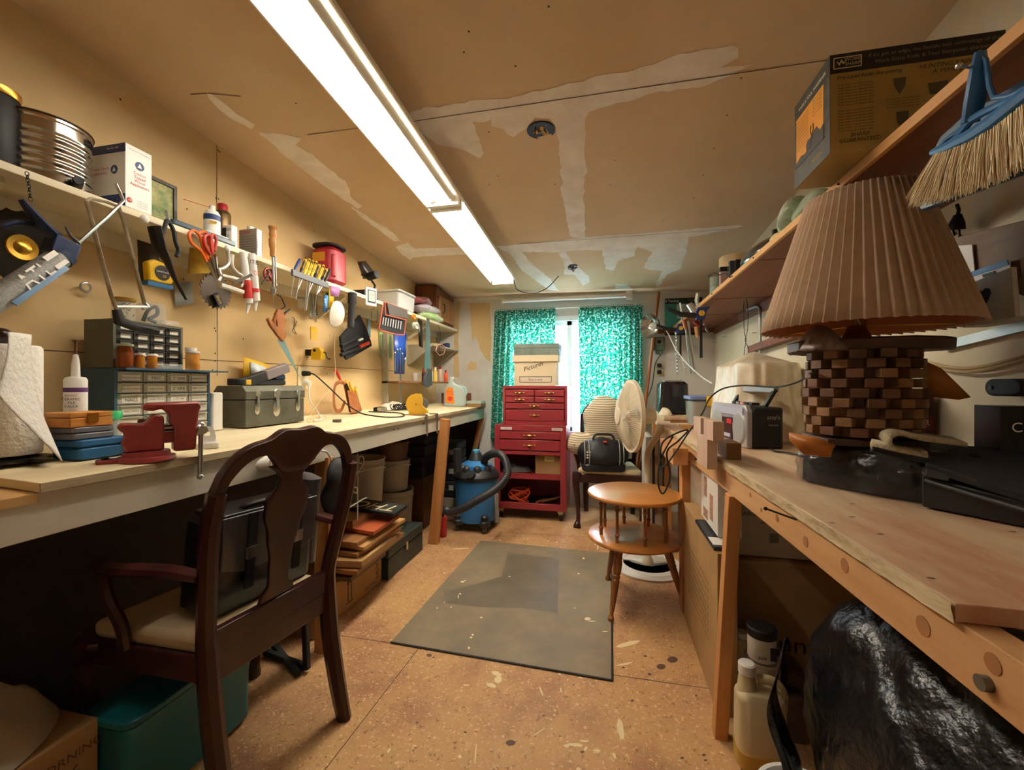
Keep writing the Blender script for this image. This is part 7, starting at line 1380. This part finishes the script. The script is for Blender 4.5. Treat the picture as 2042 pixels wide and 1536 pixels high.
t = thing('wire_hanger', 'thin dark twisted wire hanging from the right shelf over the covered machine', 'wire', P[-1]); MB().tube(spline(P, 5), .0018, 6).build('wire', dsteel, t); MB().tube(spline(Q, 5), .0018, 6).build('wire', dsteel, t)
for x, y in ((1440, 672), (1500, 664), (1420, 684)): tag(MB().cyl(onX(x, y, WR), onX(x+8, y-1, WR-.05), .002, n=8).build('wall_nail', dsteel), {1440: 'long nail in the right wall left of the hanging wire', 1500: 'long nail in the right wall beside the metal conduit', 1420: 'short nail near the far corner of the right wall'}[x], 'nail')
c = onX(2030, 773, WR-.02); t = thing('wall_box', 'black rounded gadget on the right wall at the picture edge', 'gadget', c); MB(fr(c, *RY)).rbox((0, -.02, 0), (.07, .036, .02), .016) if 0 else MB(fr(c, *RY)).prism(arc(.028, .0, .02, -PI/2, PI/2, 8)+arc(-.028, 0, .02, PI/2, 1.5*PI, 8), .03).build('body', m_black2, t, bev=.004); MB(fr(c, *RY)).cyl((-.028, 0, .03), (-.028, 0, .033), .005).build('button', dsteel, t)
# ================================================================== ON THE RIGHT BENCH
# lamp
L0 = Vector((.628, 1.245, 0)); zb0 = 1.014
t = thing('table_lamp', 'large table lamp with a pleated tan shade and a base of stacked wood blocks', 'lamp', (L0.x, L0.y, zb0-.008))
m_sh = mat('pleated_linen', '#cfb497', .9, col2='#c6a88a', vs=30); nt = m_sh.node_tree; tr = nt.nodes.new('ShaderNodeBsdfTranslucent'); tr.inputs[0].default_value = lin('#c07a40'); ms = nt.nodes.new('ShaderNodeMixShader'); ms.inputs[0].default_value = .2; nt.links.new(nt.nodes['Principled BSDF'].outputs[0], ms.inputs[1]); nt.links.new(tr.outputs[0], ms.inputs[2]); nt.links.new(ms.outputs[0], nt.nodes['Material Output'].inputs[0])
NP = 56
def shade(u_, v, off=0):
    i = round(u_*NP*4); ph = (i % 4); a = 2*PI*(i-ph)/4/NP + 2*PI/NP*(0, .10, .17, .6)[ph]; r = (.212-.098*v)+(-.002, .009, .009, .002)[ph]*(.6+.4*(1-v)) + off; return (L0.x+r*math.cos(a), L0.y+r*math.sin(a), 1.293+.330*v-(.003 if ph in (1, 2) and v < .01 else 0))
MB().grid(NP*4, 6, lambda a, v: shade(a, v), cu=True).build('lamp_shade', m_sh, t, smooth=.3, solid=.0015)
MB().grid(48, 3, lambda a, v: (L0.x+(.205-.098*v)*math.cos(2*PI*a), L0.y+(.205-.098*v)*math.sin(2*PI*a), 1.296+.325*v), cu=True).build('shade_lining', mat('rust_lining', '#b0602a', .7), t, solid=.001)
MB().cyl((L0.x, L0.y, 1.26), (L0.x, L0.y, 1.36), .012).lathe([(.045, 1.255), (.035, 1.262), (.022, 1.29), (.02, 1.30)], c=(L0.x-.01, L0.y, 0), n=24).build('socket_stem', mat('aged_brass', '#8f6a3a', .35, .9), t)
for a_ in (0, 2.1, 4.2): MB().cyl((L0.x, L0.y, 1.30), (L0.x+.203*math.cos(a_), L0.y+.203*math.sin(a_), 1.30), .0018, n=6).build('shade_spoke', m_gold, t)
m_blk = [wood('walnut_block', '#6b4731', '#54361f', 'x', .6, 25), wood('oak_block', '#8c6744', '#735031', 'x', .6, 25)]
random.seed(6); b = MB(); rows, cols = 9, 12; hb_ = (1.236-zb0-.012)/rows
MB().lathe([(.086, zb0+.01), (.096, 1.1), (.090, 1.236)], c=(L0.x, L0.y, 0), n=36).build('core', m_blk[0], t)
for r in range(rows):
    R_ = .096+.010*math.sin((r+.6)/rows*PI)
    for q in range(cols):
        a = 2*PI*(q+.5*(r % 2))/cols; out = .017+random.uniform(-.003, .004); w2 = .0165; M = T(L0.x, L0.y, zb0+.012+r*hb_) @ R(a, 'Z'); b.cm = 1 if random.random() < .45 else 0
        b.box(R_-.025, R_+out, -w2, w2, .0012, hb_-.0012, M @ R(random.uniform(-.05, .05), 'Z'))
b.build('wood_blocks', m_blk, t, bev=.0015, smooth=0)
def slab(pts, z, th, name, m, **k): MB().prism(pts, th, T(0, 0, z)).build(name, m, t, disp=.004, ds=22, **k)
slab([(L0.x+x, L0.y+y) for x, y in ((-.15, -.02), (-.11, -.075), (-.03, -.11), (.05, -.12), (.12, -.10), (.175, -.04), (.14, .05), (.08, .11), (-.02, .12), (-.10, .09), (-.15, .05))], 1.232, .03, 'bark_slab', wood('bark_brown', '#4e3322', '#38241a', 'x', .55, 12), bev=.005)
MB().grid(20, 14, lambda u_, v: (L0.x-.145+.095*u_, L0.y-.09+.14*v, 1.236+.062*math.sin(PI*min(1, u_*1.15))*math.sin(PI*v)**.6)).build('bark_knob', mat('window_lit_bark', '#8a7a70', .5, col2='#6a5546', vs=25, stretch=(3, 1, 1)), t, disp=.004, ds=40, solid=.01, smooth=1.2)  # window light on the slab's left part is put into this paler colour
slab([(L0.x+x, L0.y+y) for x, y in ((-.11, -.08), (-.02, -.10), (.09, -.09), (.11, .06), (.0, .10), (-.10, .08))], zb0-.008, .014, 'base_slab', wood('bark_brown', '', '', 'x') if 0 else mat('bark_brown'))
m_wg = wood('orange_wedge', '#c07a38', '#a96427', 'x', .45)
MB().add([onD(x, y, d) for x, y, d in ((1573, 866, 1.06), (1662, 892, 1.0), (1655, 912, 1.0), (1602, 906, 1.03), (1576, 880, 1.06), (1600, 872, 1.10), (1670, 885, 1.08))], [(0, 1, 2, 3, 4), (0, 5, 6, 1)]).build('wedge_foot', m_wg, t, solid=.012)
MB().add([onD(x, y, d) for x, y, d in ((1840, 718, 1.08), (1878, 735, 1.05), (1936, 792, 1.03), (1912, 797, 1.04), (1840, 790, 1.08))], [(0, 1, 2, 3, 4)]).build('side_wedge', m_wg, t, solid=.012)
# power cord from lamp over the radio
P = [onD(x, y, d) for x, y, d in ((1622, 740, 1.05), (1590, 762, 1.3), (1545, 772, 1.6), (1480, 769, 1.9), (1440, 776, 2.0), (1415, 795, 2.0), (1400, 825, 1.95), (1375, 860, 1.85), (1345, 905, 1.8), (1325, 930, 1.78))]
P += [onD(x, y, 1.72) for x, y in ((1318, 925), (1320, 885), (1345, 866), (1372, 858), (1352, 880), (1330, 902), (1336, 950), (1322, 985), (1312, 960), (1318, 915), (1342, 870))]
tag(MB().tube(spline(P, 7), .0035, 8).build('electric_cable', m_black2), 'long black cord draped from the lamp over the radio and the bench edge', 'cord')
# covered machine
t = thing('covered_machine', 'machine hidden under a pale translucent plastic cover on the right bench', 'covered machine', (.67, 2.05, RB+.001))
def cov(u_, v):
    a = 2*PI*u_; q = v; c_, s_ = math.cos(a), math.sin(a); k_ = (abs(c_)**4+abs(s_)**4)**-.25
    if q < .45: r = q/.45; x, y, z = .155*k_*c_*r, .26*k_*s_*r, 1.322-.075*r**1.1
    else: r = (q-.45)/.55; x, y, z = (.155+.035*r)*k_*c_, (.26+.05*r)*k_*s_, 1.247-(1.247-RB-.003)*r
    n_ = mnoise.noise((x*9, y*9, z*7)); m2 = math.sin(a*17+3*mnoise.noise((c_*2, s_*2, 0)))*.006*min(1, q*2)
    return (.745+x*.9*(1+.10*n_)+m2*c_, 2.42+1.1*y*(1+.06*n_)+m2*s_, max(RB+.003, z+.012*n_*(q < .9)))
MB().grid(110, 40, cov, cu=True).build('plastic_cover', mat('cloudy_plastic', '#e2d8c4', .35, alpha=.96, col2='#cbb793', vs=6), t, smooth=1.4)
MB().box(.66, .84, 2.25, 2.60, RB+.003, 1.2).build('machine_body', mat('grey_metal'), t)
# boombox
A = Vector((.545, 1.86, RB+.002)); B2 = Vector((.497, 2.22, RB+.002)); xd = (A-B2).normalized(); M = Matrix(((xd.x, -xd.y if 0 else 0, 0, 0),)*4) if 0 else None
yd = Vector((0, 0, 1)); M = fr(B2, xd, yd)           # x runs towards the camera along the front, y up, z out of the front (to the room)
Lb = (A-B2).length; t = thing('boombox', 'silver and black portable radio cassette player with its handle raised', 'radio', (A+B2)/2)
if (M.to_3x3() @ Vector((0, 0, 1))).x > 0: M = M @ Matrix.Diagonal((1, 1, -1, 1))
MB(M).prism([(0, 0), (0, .15), (.02, .172), (Lb-.02, .172), (Lb, .15), (Lb, 0)], .022, T(0, 0, -.022)).build('front', mat('radio_silver', '#a9a6ad', .35, .3), t, bev=.004)
MB(M).box(0, Lb, 0, .165, -.14, -.0225).build('black_body', black, t, bev=.01)
for x_ in (.065, Lb-.065): MB(M).lathe([(.0, .010), (.052, .008), (.060, .001), (.060, 0)], M=T(x_, .078, 0) @ Matrix.Diagonal((1, 1.18, 1, 1)), n=36).build('speaker', mat('speaker_grille', '#a7a6a4', .5, .5, bump=.4, bs=250), t)
MB(M).box(.13, Lb-.13, .02, .115, 0, .006).build('cassette_door', mat('maroon_door', '#3b2226', .25), t, bev=.002); MB(M).box(.19, .235, .088, .108, .006, .009).build('red_display', mat('red_display', '#d8283a', .3), t)
MB(M).box(.03, Lb-.03, .128, .160, 0, .005).build('tuner_panel', mat('pale_blue_panel', '#b9bfd2', .25), t); MB(M).box(.14, Lb-.14, .03, .045, .006, .009).build('lower_strip', mat('pale_blue_panel'), t)
for i in range(5): MB(M).box(.15+.04*i, .178+.04*i, .172, .182, -.06, -.03).build('key', [black, mat('grey_plastic'), mat('pink_key', '#d08a90', .4), black, black][i], t)
for x_ in (.035, Lb-.035): MB(M).beam((x_, .166, -.085), (x_, .235, -.125), .012, .02, up=(1, 0, 0)).build('handle_arm', dsteel, t)
MB(M).beam((.028, .235, -.125), (Lb-.028, .235, -.125), .02, .02, up=(0, 1, 0)).build('handle_bar', mat('grey_plastic'), t)
q = M @ Vector((Lb+.0008, .125, -.10)); text("azzy's", q, M.to_3x3() @ Vector((0, 0, -1)), (0, 0, 1), .022, mat('grey_plastic'), t); text('stereo', q-Vector((0, 0, .03)), M.to_3x3() @ Vector((0, 0, -1)), (0, 0, 1), .014, mat('grey_plastic'), t)
P = [onZ(x, y, RB+.006) for x, y in ((1535, 893), (1545, 900), (1570, 903), (1600, 910), (1640, 925))]; tag(MB().tube(spline(P, 6), .0035).build('electric_cable', m_black2), 'black cord on the right bench between the radio and the plastic bag', 'cord')
# wooden clamp pieces at the bench edge
X = .325; m_pk = mat('pinkish_wood', '#cdb09a', .6, col2='#bb9a80', vs=9, stretch=(1, 1, .3)); m_dkw = wood('shop_block', '#8d6a40', '#76552f', 'z', .6)
t = thing('wooden_clamp_block', 'pale notched wooden block hooked over the right bench edge before the radio', 'wood block', onX(1405, 939, X))
poly_plate([(1383, 830), (1397, 834), (1397, 866), (1403, 868), (1403, 835), (1422, 841), (1422, 880), (1410, 877), (1410, 936), (1390, 922), (1390, 864), (1383, 861)], X, -.032, 'block', m_pk, t, bev=.001)
t = thing('wood_block', 'dark square-cut wooden block lying on the right bench beside the notched block', 'wood block', onZ(1460, 915, RB)); a = onZ(1456, 917, RB); MB(T(a.x+.012, a.y+.06, RB+.001)).box(-.024, .024, -.06, .06, 0, .056).build('block', m_dkw, t, bev=.002)
# black case, plastic bag, woven cloth
def pillow(Q, z0, h, amp, n=120, m=26):
    Q = [Vector((x, y, 0)) for x, y in Q]; c_ = sum(Q, Vector())/len(Q); S_ = spline(Q+[Q[0]], 12); k = len(S_)-1
    def f(u_, v):
        p = S_[int(u_*k) % k]; t_ = v*PI/2; s_ = max(0, math.cos(t_))**.3; q = c_+(p-c_)*s_*.99; z = z0+h*math.sin(t_)**.6
        w_ = mnoise.noise_vector((q.x*22, q.y*22, z*22))*.004*amp+mnoise.noise_vector((q.x*60, q.y*60, z*60))*.0016*amp
        return (q.x+w_.x, q.y+w_.y, max(z0, min(z+w_.z*(v > .15), z0+h)))
    return MB().grid(k, m, f, cu=True)
m_csh = mat('soft_black_case', '#26262a', .75, bump=.25, bs=200)
t = thing('plastic_sleeve', 'black folded item in a clear shiny plastic bag on the right bench', 'bag', onZ(1700, 990, RB))
M = T(.50, .775, RB+.002) @ R(-.35, 'Z'); 
Q = [(.512, 1.262), (.56, 1.19), (.665, 1.085), (.80, 1.07), (.92, 1.16), (.92, 1.42), (.62, 1.42), (.53, 1.33)]; pillow(Q, RB+.002, .107, 1).build('black_cloth', mat('folded_black_cloth', '#0b0c0e', .8, spec=.2), t, smooth=1.2)
def pf0(u_, v): p = onD(1592+165*u_+22*v*u_, 890+14*u_+(66+22*u_)*v, (1.125-.19*u_)+.02*(1-v)); p.z = max(p.z, RB+.012); n_ = mnoise.noise((u_*9, v*7, 3)); return p+Vector((0, -.0, .010*n_+.006*math.sin(u_*24+v*9)))
pillow([(.496, 1.265), (.53, 1.20), (.62, 1.10), (.69, 1.065), (.76, 1.08), (.74, 1.3), (.60, 1.40), (.52, 1.34)], RB+.0015, .109, 3.2).build('clear_film', mat('shiny_film', '#4a4d52', .07, alpha=.34, spec=1, coat=1, bump=1, bs=30), t, smooth=1.5, fix=False)
t = thing('woven_cloth', 'cream waffle-woven cloth with a black edge folded behind the black case', 'cloth', onD(1830, 910, .85)); m_wv = mat('waffle_cloth', '#cdbfa2', .95, col2='#b0a384', vs=120, bump=.6, bs=180)
def wf(u_, v): p = onD(1785+150*u_, 878+14*v+10*u_+20*v*u_, .80-.16*v); return p+Vector((0, 0, .012*math.sin(v*PI)*(1-u_)))
P = [onD(x, y, d*1.13) for x, y, d in ((1850, 905, .80), (1800, 905, .80), (1778, 890, .80), (1776, 873, .80), (1795, 866, .81), (1840, 876, .80), (1930, 888, .80))]
b = MB(); S_ = spline(P, 6); W_ = Vector((.03, .09, .005)); b.add([p for q in S_ for p in (q, q+W_)], [(2*i, 2*i+1, 2*i+3, 2*i+2) for i in range(len(S_)-1)]); b.build('cloth', m_wv, t, solid=.008, smooth=1.5)
P = [onD(x, y, d*1.13) for x, y, d in ((1738, 890, .80), (1790, 902, .79), (1850, 914, .78))]; b = MB(); b.add([p for q in P for p in (q, q+Vector((.03, .06, .004)))], [(0, 1, 3, 2), (2, 3, 5, 4)]); b.build('lower_fold', m_wv, t, solid=.012); MB().tube([p-Vector((0, 0, .006)) for p in P], .006, 8).build('black_edge', m_black2, t)
t = thing('open_case', 'open black moulded plastic case lying on the right bench at the picture edge', 'case', (.56, .55, RB))
V = [onD(x, y, d) for x, y, d in ((1843, 922, .87), (1912, 888, .97), (2090, 896, .93), (2200, 1010, .72), (2090, 1003, .74))]
b = MB(); b.add(V+[v-Vector((0, 0, .016)) for v in V], [(0, 1, 2, 3, 4), (9, 8, 7, 6, 5)]+[(i, (i+1) % 5, 5+(i+1) % 5, 5+i) for i in range(5)]); b.build('foam_lid', m_csh, t, bev=.003)
V = [onD(x, y, d) for x, y, d in ((1838, 948, .885), (1870, 938, .93), (2190, 1000, .75), (2150, 1030, .705))]
b = MB(); b.add(V+[Vector((v.x, v.y, RB+.004)) for v in V], [(0, 1, 2, 3), (7, 6, 5, 4)]+[(i, (i+1) % 4, 4+(i+1) % 4, 4+i) for i in range(4)]); b.build('lower_tray', mat('tray_black', '#1c1d20', .35), t, bev=.003)
MB().beam(onD(1842, 940, .875), onD(1890, 950, .855), .035, .016).build('latch', mat('latch_grey', '#3c3e42', .4), t, bev=.002); MB().tube([onD(x, y, d) for x, y, d in ((1845, 958, .875), (1950, 990, .80), (2100, 1034, .71))], .004).build('rim', mat('latch_grey'), t)
t = thing('black_carton', 'black carton with white letters cut off by the right picture edge', 'carton', (.72, .70, RB)); p = onD(1996, 895, .93)
MB(T(p.x, p.y, RB+.002)).box(0, .075, 0, .07, 0, CAMH-(812-768)*.93/F-RB).build('box', mat('gloss_card', '#17181a', .25), t, bev=.001); text('CO', (p.x+.040, p.y-.001, CAMH-(853-768)*.93/F), *FY, .03, wpr, t)
t = thing('red_carton', 'dark red printed carton standing in shadow behind the lamp', 'carton', (.83, 1.5, RB)); p = onD(1845, 870, 1.12)
MB().box(.80, .925, 1.47, 1.57, RB+.002, 1.12).build('box', mat('dark_maroon_card', '#4d1a18', .5), t); MB().box(.80, .925, 1.4685, 1.47, 1.02, 1.06).build('red_band', mat('band_red', '#7d1d1a', .5), t); text('DECKER', (.865, 1.4675, 1.04), *FY, .026, mat('print_cream'), t)
# at the far end of the bench
t = thing('toaster', 'glossy black upright appliance at the far end of the right bench', 'toaster', (.55, 3.5, .926)); MB(T(.50, 3.55, .926)).rbox((0, 0, 0), (.22, .30, .25), .04, top=(.92, .95)).build('body', mat('gloss_black'), t); MB().box(.44, .56, 3.45, 3.65, 1.176, 1.186).build('top_panel', mat('grey_plastic'), t)
t = thing('clear_bin', 'clear plastic bin with a blue lid and yellow label before the black appliance', 'bin', (.62, 3.0, RB+.002)); c = Vector((.60, 2.82, RB+.002)); MB(T(*c)).rbox((0, 0, 0), (.20, .24, .165), .03, top=(1.06, 1.06)).build('tub', mat('smoky_plastic', '#9b9991', .25, alpha=.8), t); MB(T(*(c+Vector((0, 0, .166))))).rbox((0, 0, 0), (.235, .27, .022), .035).build('lid', mat('lid_blue', '#6a78a8', .4), t); MB().box(c.x-.03, c.x+.08, c.y-.140, c.y-.124, c.z+.13, c.z+.19).build('yellow_label', m_yh, t, bev=.006)
tag(drape(.43, 3.36, .926, .05, .09, .05, 41, 18).build('work_glove', mat('cream_glove', '#d6c6a8', .9), smooth=1.4), 'cream work glove on the counter left of the black appliance', 'glove')
# ================================================================== UNDER THE RIGHT BENCH
t = thing('cardboard_box', 'tall flat cardboard box standing just left of the front wooden post', 'box', (.36, 1.9, 0)); MB().box(.375, .44, 1.60, 2.26, .002, .565).build('box', m_card, t, bev=.002)
for i in range(8): text('CAUTION HANDLE WITH CARE THIS SIDE UP', (.3742, 1.93, .40-.03*i), *RY, .020, m_card2, t)
t = thing('magazine', 'dark booklets with a white slip lying on the tall cardboard box', 'magazines', (.40, 1.8, .566)); MB().box(.368, .44, 1.62, 1.95, .566, .572).box(.37, .44, 1.62, 1.94, .573, .579).build('booklet', mat('dark_print'), t); MB().box(.37, .42, 1.64, 1.72, .5795, .581).build('white_slip', wpr, t)
t = thing('brochure_box', 'white printed carton with brown pictures wedged behind the front post', 'carton', (.45, 1.9, .6)); MB().box(.40, .48, 1.70, 1.98, .59, .80).build('box', wpr, t); 
for i, (y_, z_, w_, h_) in enumerate(((1.90, .72, .05, .10), (1.80, .66, .05, .12), (1.90, .61, .08, .06))): MB().box(.3992, .40, y_-w_/2, y_+w_/2, z_-h_/2+.02, z_+h_/2).build('brown_picture', mat('brown_print', '#8f5a3f', .6, col2='#c9a184', vs=40), t)
t = thing('white_carton', 'large white printed carton under the right bench behind the front post', 'carton', (.68, 1.95, .40)); MB().box(.47, .93, 1.78, 2.2, .50, .76).build('box', mat('grey_white_card', '#d3cbbb', .7), t, bev=.002)
text('LARGE PLASTIC HANDY BOX LID', (.66, 1.779, .66), *FY, .022, m_ink, t); text('ideal for storage of small items', (.66, 1.779, .63), *FY, .015, m_ink, t)
MB().box(.60, .63, 1.7785, 1.78, .555, .59).build('grey_mark', mat('grey_plastic'), t); MB().box(.72, .75, 1.7785, 1.78, .55, .58).build('black_mark', m_ink, t)
t = thing('cardboard_box', 'big brown cardboard box with bold letters under the white carton', 'box', (.7, 1.95, 0)); MB().box(.45, .93, 1.74, 2.2, .002, .495).build('box', m_card, t, bev=.003); text('country', (.67, 1.739, .20), *FY, .085, m_ink, t, wide=1.15)
# cans, jug, small box
c = onZ(1500, 1395, 0); c = Vector((.50, 1.60, .002)); t = thing('wooden_crate', 'shallow wooden crate with the paint cans under the right bench', 'crate', c)
MB().box(.455, .62, 1.53, 1.70, .002, .15).build('crate', mat('grey_board') if 'grey_board' in MATS else m_bd, t); 
c = Vector((.505, 1.565, .152)); t = cyl_thing('paint_can', 'silver paint can in the middle of the small stack under the right bench', 'paint can', c, .052, .09, mat('can_white', '#b9b1a2', .4), [('rim', [(.054, .085), (.055, .093), (.05, .095)], steel)])
c = Vector((.500, 1.555, .25)); t = cyl_thing('paint_can', 'small white paint can with a black lid on top of the silver can', 'paint can', c, .042, .085, wpr, [('lid', [(.044, .075), (.045, .10), (.04, .104), (0, .104)], black)])
MB(fr(c+Vector((.0, -.0425, .035)), *FY)).box(.012, .03, -.02, .02, -.004, .0005).build('dark_panel', m_ink, t); text('8888', c+Vector((-.012, -.043, .02)), *FY, .013, m_ink, t)
cyl_thing('paint_can', 'little cream can lid-up beside the small white paint can', 'paint can', Vector((.47, 1.66, .152)), .026, .10, mat('cream_plastic'), [('cap', [(.02, .10), (.02, .12), (0, .121)], m_wp)])
tag(MB(T(.585, 1.60, .152) @ R(.3, 'Y')).rbox((0, 0, .02), (.06, .13, .05), .01).build('maroon_box', mat('maroon_card')), 'dark maroon box leaning beside the paint cans', 'box')
c = Vector((.449, 1.414, .002)); t = thing('plastic_jug', 'translucent cream plastic jug with yellowish liquid under the right bench', 'jug', c); m_hd = mat('hdpe_jug', '#d6c59c', .4, alpha=.92)
MB(T(*c)).rbox((0, 0, 0), (.135, .10, .235), .035, n=6, top=(.98, .9)).build('body', m_hd, t, bev=.006); MB(T(*c)).lathe([(.028, .22), (.024, .26), (.020, .28), (.018, .29)], c=(-.035, 0, 0), n=24).build('neck', m_hd, t); MB(T(*c)).lathe([(.024, .278), (.024, .305), (.02, .309), (0, .309)], c=(-.035, 0, 0), n=28).build('cap', m_wp, t)
MB(T(*c)).rbox((0, 0, .004), (.1365, .1015, .07), .035, n=6).build('liquid', mat('yellow_liquid', '#b9913c', .3), t); MB(T(*c)).tube(spline([(-.005, 0, .262), (.03, 0, .262), (.06, 0, .235), (.062, 0, .18)], 6), .014, 12).build('grip', m_hd, t)
t = thing('orange_box', 'small orange and white box at the foot of the cream jug', 'box', (.50, 1.27, 0)); MB(T(.505, 1.26, .002)).rbox((0, 0, 0), (.05, .03, .10), .003, R(.15, 'Z')).build('box', mat('box_orange', '#b96a2f', .5), t); text('SUPER\nHORSE', (.505, 1.2425, .055), (1, .15, 0), (0, 0, 1), .013, wpr, t)
t = thing('white_bowl', 'rim of a white bowl cut by the bottom edge of the picture', 'bowl', (.46, 1.10, .02)); c = onD(1610, 1560, 1.10); c = Vector((.455, 1.14, .09)); MB().lathe([(.05, 0), (.09, .06), (.098, .062), (.098, .066), (.088, .066), (.045, .008), (0, .008)], c=c+Vector((0, 0, .01)), n=40).build('bowl', wpr, t); MB().box(.41, .50, 1.10, 1.18, .002, .095).build('stand', m_card2, t)
# big black plastic bag
m_bb2 = mat('black_bin_bag', '#0a0b0e', .3, bump=1, bs=24, spec=.35)
def bb(u_, v):
    a = 2*PI*u_; th = PI*v; c_, s_ = math.cos(a), math.sin(a); rx, ry, rz = .235, .44, .36; k_ = (abs(c_)**3+abs(s_)**3)**(-1/3.)
    x = rx*math.sin(th)**.7*c_*k_; y = ry*math.sin(th)**.7*s_*k_; z = -rz*math.cos(th)*.98
    n_ = mnoise.noise((x*6, y*6, z*6))*.05+mnoise.noise((x*16, y*16, z*13))*.018+.006*math.sin(z*60+x*30+8*mnoise.noise((x*4, y*4, z*4)))
    q = 1+n_*1.1; return (min(.925, .70+x*q*(.72 if y > .05 and z < -.1 else 1)), .93+y*q, max(.003, .345+z*q*.95))
t = thing('bin_bag', 'huge wrinkled black plastic bag filling the space under the right bench', 'bag', (.7, .7, 0)); MB().grid(140, 90, bb, cu=True).build('bag', m_bb2, t, smooth=1.5)
b = MB(); 
def fl2(u_, v): return (.42+.05*u_+.02*math.sin(v*7)-.02*v, 1.17+.02*math.sin(v*5+u_*4)+.06*u_, .06+.42*v+.015*math.sin(u_*9))
MB().grid(10, 24, fl2).build('torn_flap', m_bb2, t, solid=.001, smooth=1.5)
